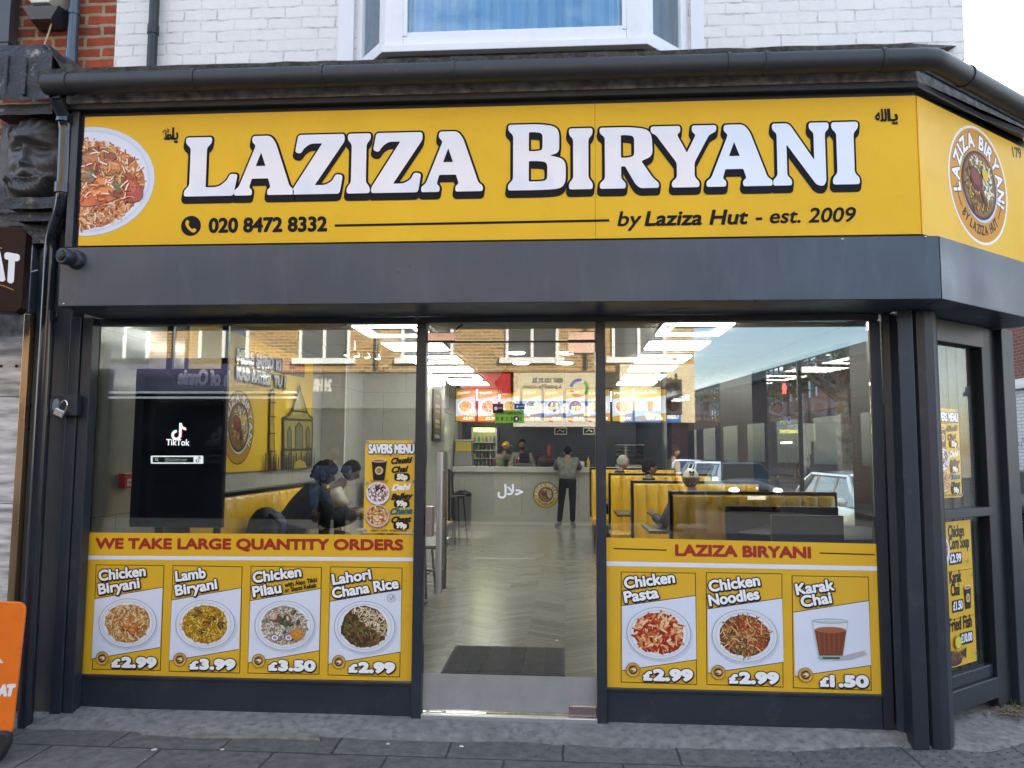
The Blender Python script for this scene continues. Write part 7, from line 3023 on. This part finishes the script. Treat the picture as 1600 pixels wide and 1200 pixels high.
def tree(label, x, y, h, tr, cr, n, seed, lo=.5):
    r = thing('street_tree', label, 'tree', (x, y, 0))
    rr = random.Random(seed)
    mb = MB()
    pts = [V3((x + .05 * math.sin(i * 1.3), y + .05 * math.cos(i), h * .62 * i / 6)) for i in range(7)]
    mb.tube(pts, [tr * (1.15 - .09 * i) for i in range(7)], 14)
    tips = []
    for i in range(9):
        a_ = i * 2.4
        p0 = pts[4] + V3((0, 0, .25 * (i % 4)))
        d = V3((math.cos(a_), math.sin(a_), .7 + .3 * rr.random()))
        q1 = p0 + d * h * .14
        q2 = q1 + (d + V3((rr.uniform(-.4, .4), rr.uniform(-.4, .4), .3))) * h * .13
        mb.tube([p0, q1, q2], [tr * .42, tr * .26, tr * .08], 7)
        tips += [q1, q2]
    mb.v = [tuple(V3(v) * (1) + V3((1, 1, 0)) * .03 * noise.noise(V3(v) * 3)) for v in mb.v]
    mb.build('trunk', mat('plane_bark', (.15, .13, .10), .9, var=.6, vscale=6, bump=.8, bscale=20), r, smooth=True)
    mb = MB()
    cs = [(t_ + V3((rr.gauss(0, .3), rr.gauss(0, .3), rr.gauss(0, .25))), rr.uniform(.35, .8) * cr) for t_ in tips for _ in range(3)]
    for i in range(n):
        c, R_ = cs[i % len(cs)]
        d = V3((rr.gauss(0, 1), rr.gauss(0, 1), rr.gauss(0, 1))).normalized() * R_ * rr.random() ** .4
        p = c + d
        s_ = rr.uniform(.05, .11)
        u = V3((rr.gauss(0, 1), rr.gauss(0, 1), rr.gauss(0, .6))).normalized()
        v = u.orthogonal().normalized()
        mb.add([p - u * s_, p - v * s_ * .6, p + u * s_, p + v * s_ * .6], [(0, 1, 2, 3)])
    mb.build('crown', mat('tree_leaves', (.095, .105, .028), .7, var=.5, vscale=1.7), r)
    return r


tree('plane tree with mottled trunk on the far pavement of the side street', 7.75, 17.2, 7.2, .27, .75, 6000, 4)
tree('bushy street tree further down the side street', 7.9, 31.0, 6.5, .20, .9, 4000, 9)


def lamp_post(label, x, y, h, arm):
    r = thing('street_lamp', label, 'street lamp', (x, y, 0), group='street lamps by the road')
    mb = MB()
    mb.tube([(x, y, 0), (x, y, 1.2), (x, y, 1.25), (x, y, h), (x + arm * .1, y, h + .35), (x + arm * .4, y, h + .45), (x + arm, y, h + .5)], [.085, .085, .055, .045, .035, .032, .03], 12)
    mb.build('post', mat('lamp_post_grey', (.12, .13, .13), .5, .3), r, smooth=True)
    mb = MB()
    mb.ball((x + arm * 1.15, y, h + .48), .12, 12, 8, (2.4, 1, .5))
    mb.build('lamp_head', mat('lamp_head_grey', (.2, .2, .2), .4), r, smooth=True)
    return r


lamp_post('slim grey street lamp by the plane tree on the side street', 7.5, 20.0, 7.0, -.9)
person('pedestrian in dark coat and white head covering on the far pavement', (8.5, 23.5, 0), rad(110), stand(.98, .05), TAN, (.02, .022, .03), (.25, .15, .10), (.6, .6, .6), hairstyle='thin', top_r=1.15)
person('pedestrian in a light shirt walking far down the side street', (4.7, 18.0, RD), rad(170), stand(1.0, .05, kn_l=(-.10, .16, .5), an_l=(-.1, .25, .09), an_r=(.1, -.2, .12)), PINK, (.5, .52, .55), (.03, .03, .04), (.03, .02, .02))

# ---- across the main road (seen mirrored in the glass)
YO = -13.0


def mir(px, py, Yv=13.0):
    """the place on the opposite facade whose mirror image in the window plane is seen at this spot"""
    u, v = front(Yv).uv(px, py)
    return u, v


PO = Plane((0, YO, 0), (-1, 0, 0), (0, 0, 1))       # faces our shop (+Y); u = -x
OB = thing('terrace_building', 'yellow brick terrace of shops across the main road with several fascias', 'building', (-6, YO - 4, 0))
m = MB()
m.box(-26, 2.95, YO - 8, YO, 3.45, 8.6)
m.build('upper_wall', STOCKB, OB)
m = MB()
m.box(-26, 2.95, YO - 8, YO - .15, 0, 3.44)
m.build('shopfronts', mat('opposite_shopfront', (.010, .011, .016), .9, var=.4, vscale=1.2, spec=.02), OB)
m = MB()
m.box(-26.1, 3.05, YO - 8.1, YO + .12, 8.61, 8.9)
m.build('parapet', mat('opposite_parapet', (.25, .22, .18), .8), OB)
OW = mat('opposite_window', (.05, .06, .07), .06, coat=1)
for k in range(11):
    x = 1.7 - k * 2.45
    for z0 in (3.78, 6.3):
        m = MB()
        m.box(x - .55, x + .55, YO - .05, YO + .01, z0, z0 + 1.55)
        w_ = m.build('window', OW, OB)
        m = MB()
        for xx in (x - .58, x, x + .58):
            m.box(xx - .035, xx + .035, YO + .011, YO + .05, z0, z0 + 1.55)
        m.box(x - .615, x + .615, YO + .051, YO + .06, z0 + .75, z0 + .82)
        m.build('frame', UPVC, w_)
        m = MB()
        m.box(x - .75, x + .75, YO + .001, YO + .12, z0 - .14, z0 - .01)
        m.build('sill', UPVC, w_)
for k in range(6):
    x = .5 - k * 4.9
    m = MB()
    m.tube([(x, YO + .06, 3.5), (x, YO + .06, 8.6)], .045, 8)
    m.build('drainpipe', BLACKP, OB, smooth=True)


def shop_fascia(label, x0, x1, z0, z1, col, draw, nm='shop_fascia'):
    r = thing(nm, label, 'shop sign', ((x0 + x1) / 2, YO + .1, z0), group='shop fascias across the road')
    mb = MB()
    mb.slab(PO, [(-x1, z0), (-x0, z0), (-x0, z1), (-x1, z1)], -.14, .12)
    mb.build('board', mat('fascia_' + label.split()[0], col, .3, coat=.3), r)
    a = Art(PO, .1212)
    draw(a)
    if a.m.f: a.build('artwork', r)


X = lambda px, py=600: mir(px, py)[0]
Z = lambda py, px=870: mir(px, py)[1]


def d_fly(a):
    x0, x1 = X(803), X(938)
    a.poly([(-x1, Z(653)), (-x0, Z(653)), (-x0, Z(627)), (-x1, Z(627))], '2255a8')
    a.text('Flights & Holidays', (-x1 + .06, Z(645)), (-x0 - .18, Z(645)), .20, 'e8e4d0', bold=.02)
    a.text('0207 132 32 32', (-X(879), Z(598)), (-X(833), Z(598)), .09, '3a3a48', bold=.008)
    a.text('LycaFly.com', (-X(876), Z(607)), (-X(818), Z(607)), .085, '3a3a48', bold=.004)
    c = (-X(905), Z(607))
    for k, col in enumerate(('1f56b0', '3f9a3c', 'd04a50')):
        a.ring(c, .22, .22, .07, col, 16, k * 120 + 10, k * 120 + 105)
    a.poly([(-x1, Z(667)), (-x0 - .1, Z(667)), (-x0 - .1, Z(654)), (-x1, Z(654))], 'd8d0c4')
    for k in range(3):
        u = -X(925 - k * 30)
        a.poly([(u, Z(661)), (u + .16, Z(657)), (u + .03, Z(657))], 'b8302c')


shop_fascia('cream travel shop fascia with a blue flights band across the road', X(803), X(942), Z(667), Z(583), (.62, .55, .38), d_fly)


def d_dry(a):
    a.text('DRY CLEANERS', (-X(790), Z(650)), (-X(730), Z(650)), .15, 'e8dcd8', bold=.008)


shop_fascia('red dry cleaning shop fascia across the road', X(722), X(798), Z(660), Z(584), (.42, .025, .04), d_dry)


def d_lyca(a):
    x0, x1 = X(975), X(1062)
    a.poly([(-x1, Z(660)), (-x0, Z(660)), (-x0, Z(642)), (-x1, Z(642))], '1268b8')
    a.text('Connect your world', (-X(1058), Z(654)), (-X(1008), Z(654)), .13, 'e8e8e4', bold=.01)
    a.text('Lyca', (-X(1056), Z(604)), (-X(1024), Z(604)), .26, '22221e', bold=.02)
    a.text('Mobile', (-X(1052), Z(612)), (-X(1026), Z(612)), .09, '44443c')
    a.ell((-X(1020), Z(598)), .07, .13, '1f8a4a', 20)


shop_fascia('cream phone shop fascia with a blue band at the corner across the road', X(968), 2.93, Z(660), Z(570), (.62, .54, .34), d_lyca)


def d_purple(a):
    x0, x1 = X(205), X(360)
    a.text('Touch of Onnie', (-X(400), Z(605, 300)), (-X(282), Z(600, 300)), .34, '8a86a0', bold=.02)
    a.text('CURTAIN AND BLIND SPECIALISTS', (-X(356), Z(607, 300)), (-X(282), Z(606, 300)), .07, '6a6684')
    a.line([(-X(278), Z(605, 300)), (-X(274), Z(590, 300)), (-X(264), Z(583, 300))], .03, '4a4668')


shop_fascia('dark purple curtain shop fascia across the road', X(150), X(440), Z(612, 300), Z(560, 300), (.030, .022, .075), d_purple)
m = MB()
for z in (Z(614, 300), Z(622, 300)):
    m.box(X(150), X(470), YO + .2, YO + .26, z - .03, z + .02)
m.build('canopy_rail', UPVC, OB)


def d_rest(a):
    a.text('24 HR', (-X(520), 3.0), (-X(492), 3.0), .26, 'c8c4b8', bold=.015)


shop_fascia('grey shop fascia with pale capitals across the road', X(450), X(700), 2.6, 3.4, (.10, .10, .10), d_rest)

# low brick range on the other side of the junction
LB = thing('low_brick_range', 'long low dark brick range with grey roof edge across the junction', 'building', (9, -25, 0))
A_, B_ = V3((10.4, -13.2, 0)), V3((7.2, -44, 0))
PLb = Plane(A_, B_ - A_, (0, 0, 1))
Ln = (A_ - B_).length
m = MB()
m.slab(PLb, [(0, 0), (Ln, 0), (Ln, 4.75), (0, 4.75)], -6, 0)
m.build('wall', DARKB, LB)
m = MB()
m.slab(PLb, [(-.2, 4.751), (Ln + .2, 4.751), (Ln + .2, 5.1), (-.2, 5.1)], -6.2, .3)
m.build('roof_edge', mat('roof_edge_grey', (.16, .15, .14), .6), LB)
for k in range(8):
    u = 2 + k * 3.6
    m = MB()
    m.slab(PLb, [(u, 1.2), (u + 2.2, 1.2), (u + 2.2, 2.9), (u, 2.9)], -.03, .02)
    m.build('window', OW, LB)

# pedestrian signal on the far kerb, lamp post, waiting car, pedestrians
u, v = front(8.6).uv(1052, 607)
r = thing('pedestrian_signal', 'pedestrian traffic signal showing a red standing figure across the road', 'traffic signal', (u, -8.6, 0))
Psg = Plane((u, -8.58, 0), (-1, 0, 0), (0, 0, 1))
mb = MB()
mb.tube([(u - .16, -8.62, -.1), (u - .16, -8.62, 3.0)], .05, 12)
mb.build('post', mat('signal_post', (.10, .10, .10), .5), r, smooth=True)
mb = MB()
mb.box(u - .15, u + .15, -8.72, -8.59, v - .45, v + .16)
mb.build('housing', mat('signal_black', (.03, .03, .03), .5), r, bevel=.02)
for dz, nm in ((0, 'red'), (-.29, 'green')):
    mb = MB()
    for i in range(13):
        t_ = math.pi * i / 12
        p = V3((u + .115 * math.cos(t_), -8.585, v + dz + .115 * math.sin(t_)))
        mb.tube([p, p + V3((0, .10, -.0))], .008, 5)
    mb.build('hood', BLACKP, r, local=False)
    mb = MB()
    mb.lathe([(.10, 0), (.10, .008)], (u, -8.589, v + dz), 20, Matrix.Rotation(rad(-90), 3, 'X'))
    mb.build('lens', mat('signal_lens_' + nm, (.02, .012, .012), .2), r)
a = Art(Psg, .0)
a.h = .0
for q_ in ([(-.022, .055), (.022, .055), (.022, .085), (-.022, .085)], [(-.038, -.02), (.038, -.02), (.032, .048), (-.032, .048)], [(-.03, -.09), (-.004, -.09), (-.002, -.02), (-.026, -.02)], [(.004, -.09), (.03, -.09), (.026, -.02), (.002, -.02)]):
    a.poly([(-u + x, v + z) for x, z in q_], (1, .03, .03))
a.build('red_figure', r, emitmat('red_signal_glow', (1, .04, .04), 4))
lamp_post('tall street lamp with a bent arm over the main road across from the shop', 9.2, -19.0, 5.6, -1.2)
car('dark grey saloon waiting at the junction across the main road', (5.5, -20.0, RD), 0, (.05, .055, .065), (.2, .22, .25), '', lights_on=True)
person('pedestrian in a beige coat on the pavement across the main road', (2.2, -9.6 - 1.8, 0), rad(-100), stand(1.0, .05), TAN, (.30, .22, .13), (.02, .02, .02), (.02, .015, .012), top_r=1.15)
person('pedestrian in a pale blue shirt on the near kerb, left of the door', (-3.0, -4.3 - .9, 0), rad(-20), stand(.98, .05), BROWN, (.16, .20, .28), (.02, .02, .02), (.012, .010, .010))
person('pedestrian in a blue grey top beside the one in a pale blue shirt', (-2.35, -4.6 - .9, 0), rad(20), stand(1.0, .05), BROWN, (.12, .15, .20), (.02, .02, .02), (.012, .010, .010))
# more of the street beyond, so the sky line is not bare
for k, (x0, x1, y0, y1, h, lab) in enumerate(((22, 40, -40, -24, 6, 'plain brick house block behind the low brick range'), (-40, -26.2, -21, -13, 8, 'dark brick end of the terrace far left across the road'))):
    r = thing('brick_house', lab, 'building', ((x0 + x1) / 2, (y0 + y1) / 2, 0))
    m = MB()
    m.box(x0, x1, y0, y1, 0, h)
    m.build('wall', DARKB, r)
    m = MB()
    m.add([(x0 - .2, y0 - .2, h + .01), (x1 + .2, y0 - .2, h + .01), (x1 + .2, y1 + .2, h + .01), (x0 - .2, y1 + .2, h + .01), (x0 - .2, (y0 + y1) / 2, h + 2.2), (x1 + .2, (y0 + y1) / 2, h + 2.2)], [(0, 1, 5, 4), (2, 3, 4, 5), (0, 4, 3), (1, 2, 5), (0, 3, 2, 1)])
    m.build('roof', mat('slate_roof_%d' % k, (.08, .08, .09), .7, var=.2, vscale=3), r)
# the far end of the side street
r = thing('terraced_house', 'brick terrace closing the far end of the side street', 'building', (6, 64, 0))
m = MB()
m.box(-10, 26, 62, 70, -.1, 6.2)
m.build('wall', DARKB, r)
m = MB()
m.add([(-10.3, 61.7, 6.21), (26.3, 61.7, 6.21), (26.3, 70, 6.21), (-10.3, 70, 6.21), (-10.3, 66, 9), (26.3, 66, 9)], [(0, 1, 5, 4), (2, 3, 4, 5), (0, 4, 3), (1, 2, 5), (0, 3, 2, 1)])
m.build('roof', mat('slate_roof_far', (.07, .07, .08), .7), r)
for k in range(9):
    for z in (.9, 3.7):
        m = MB()
        m.box(-8.5 + k * 3.8, -7.2 + k * 3.8, 61.95, 62.01, z, z + 1.5)
        m.build('window', OW, r)
tree('dark street tree before the terrace at the end of the side street', 3.2, 48.0, 7.0, .22, 1.0, 4000, 12)
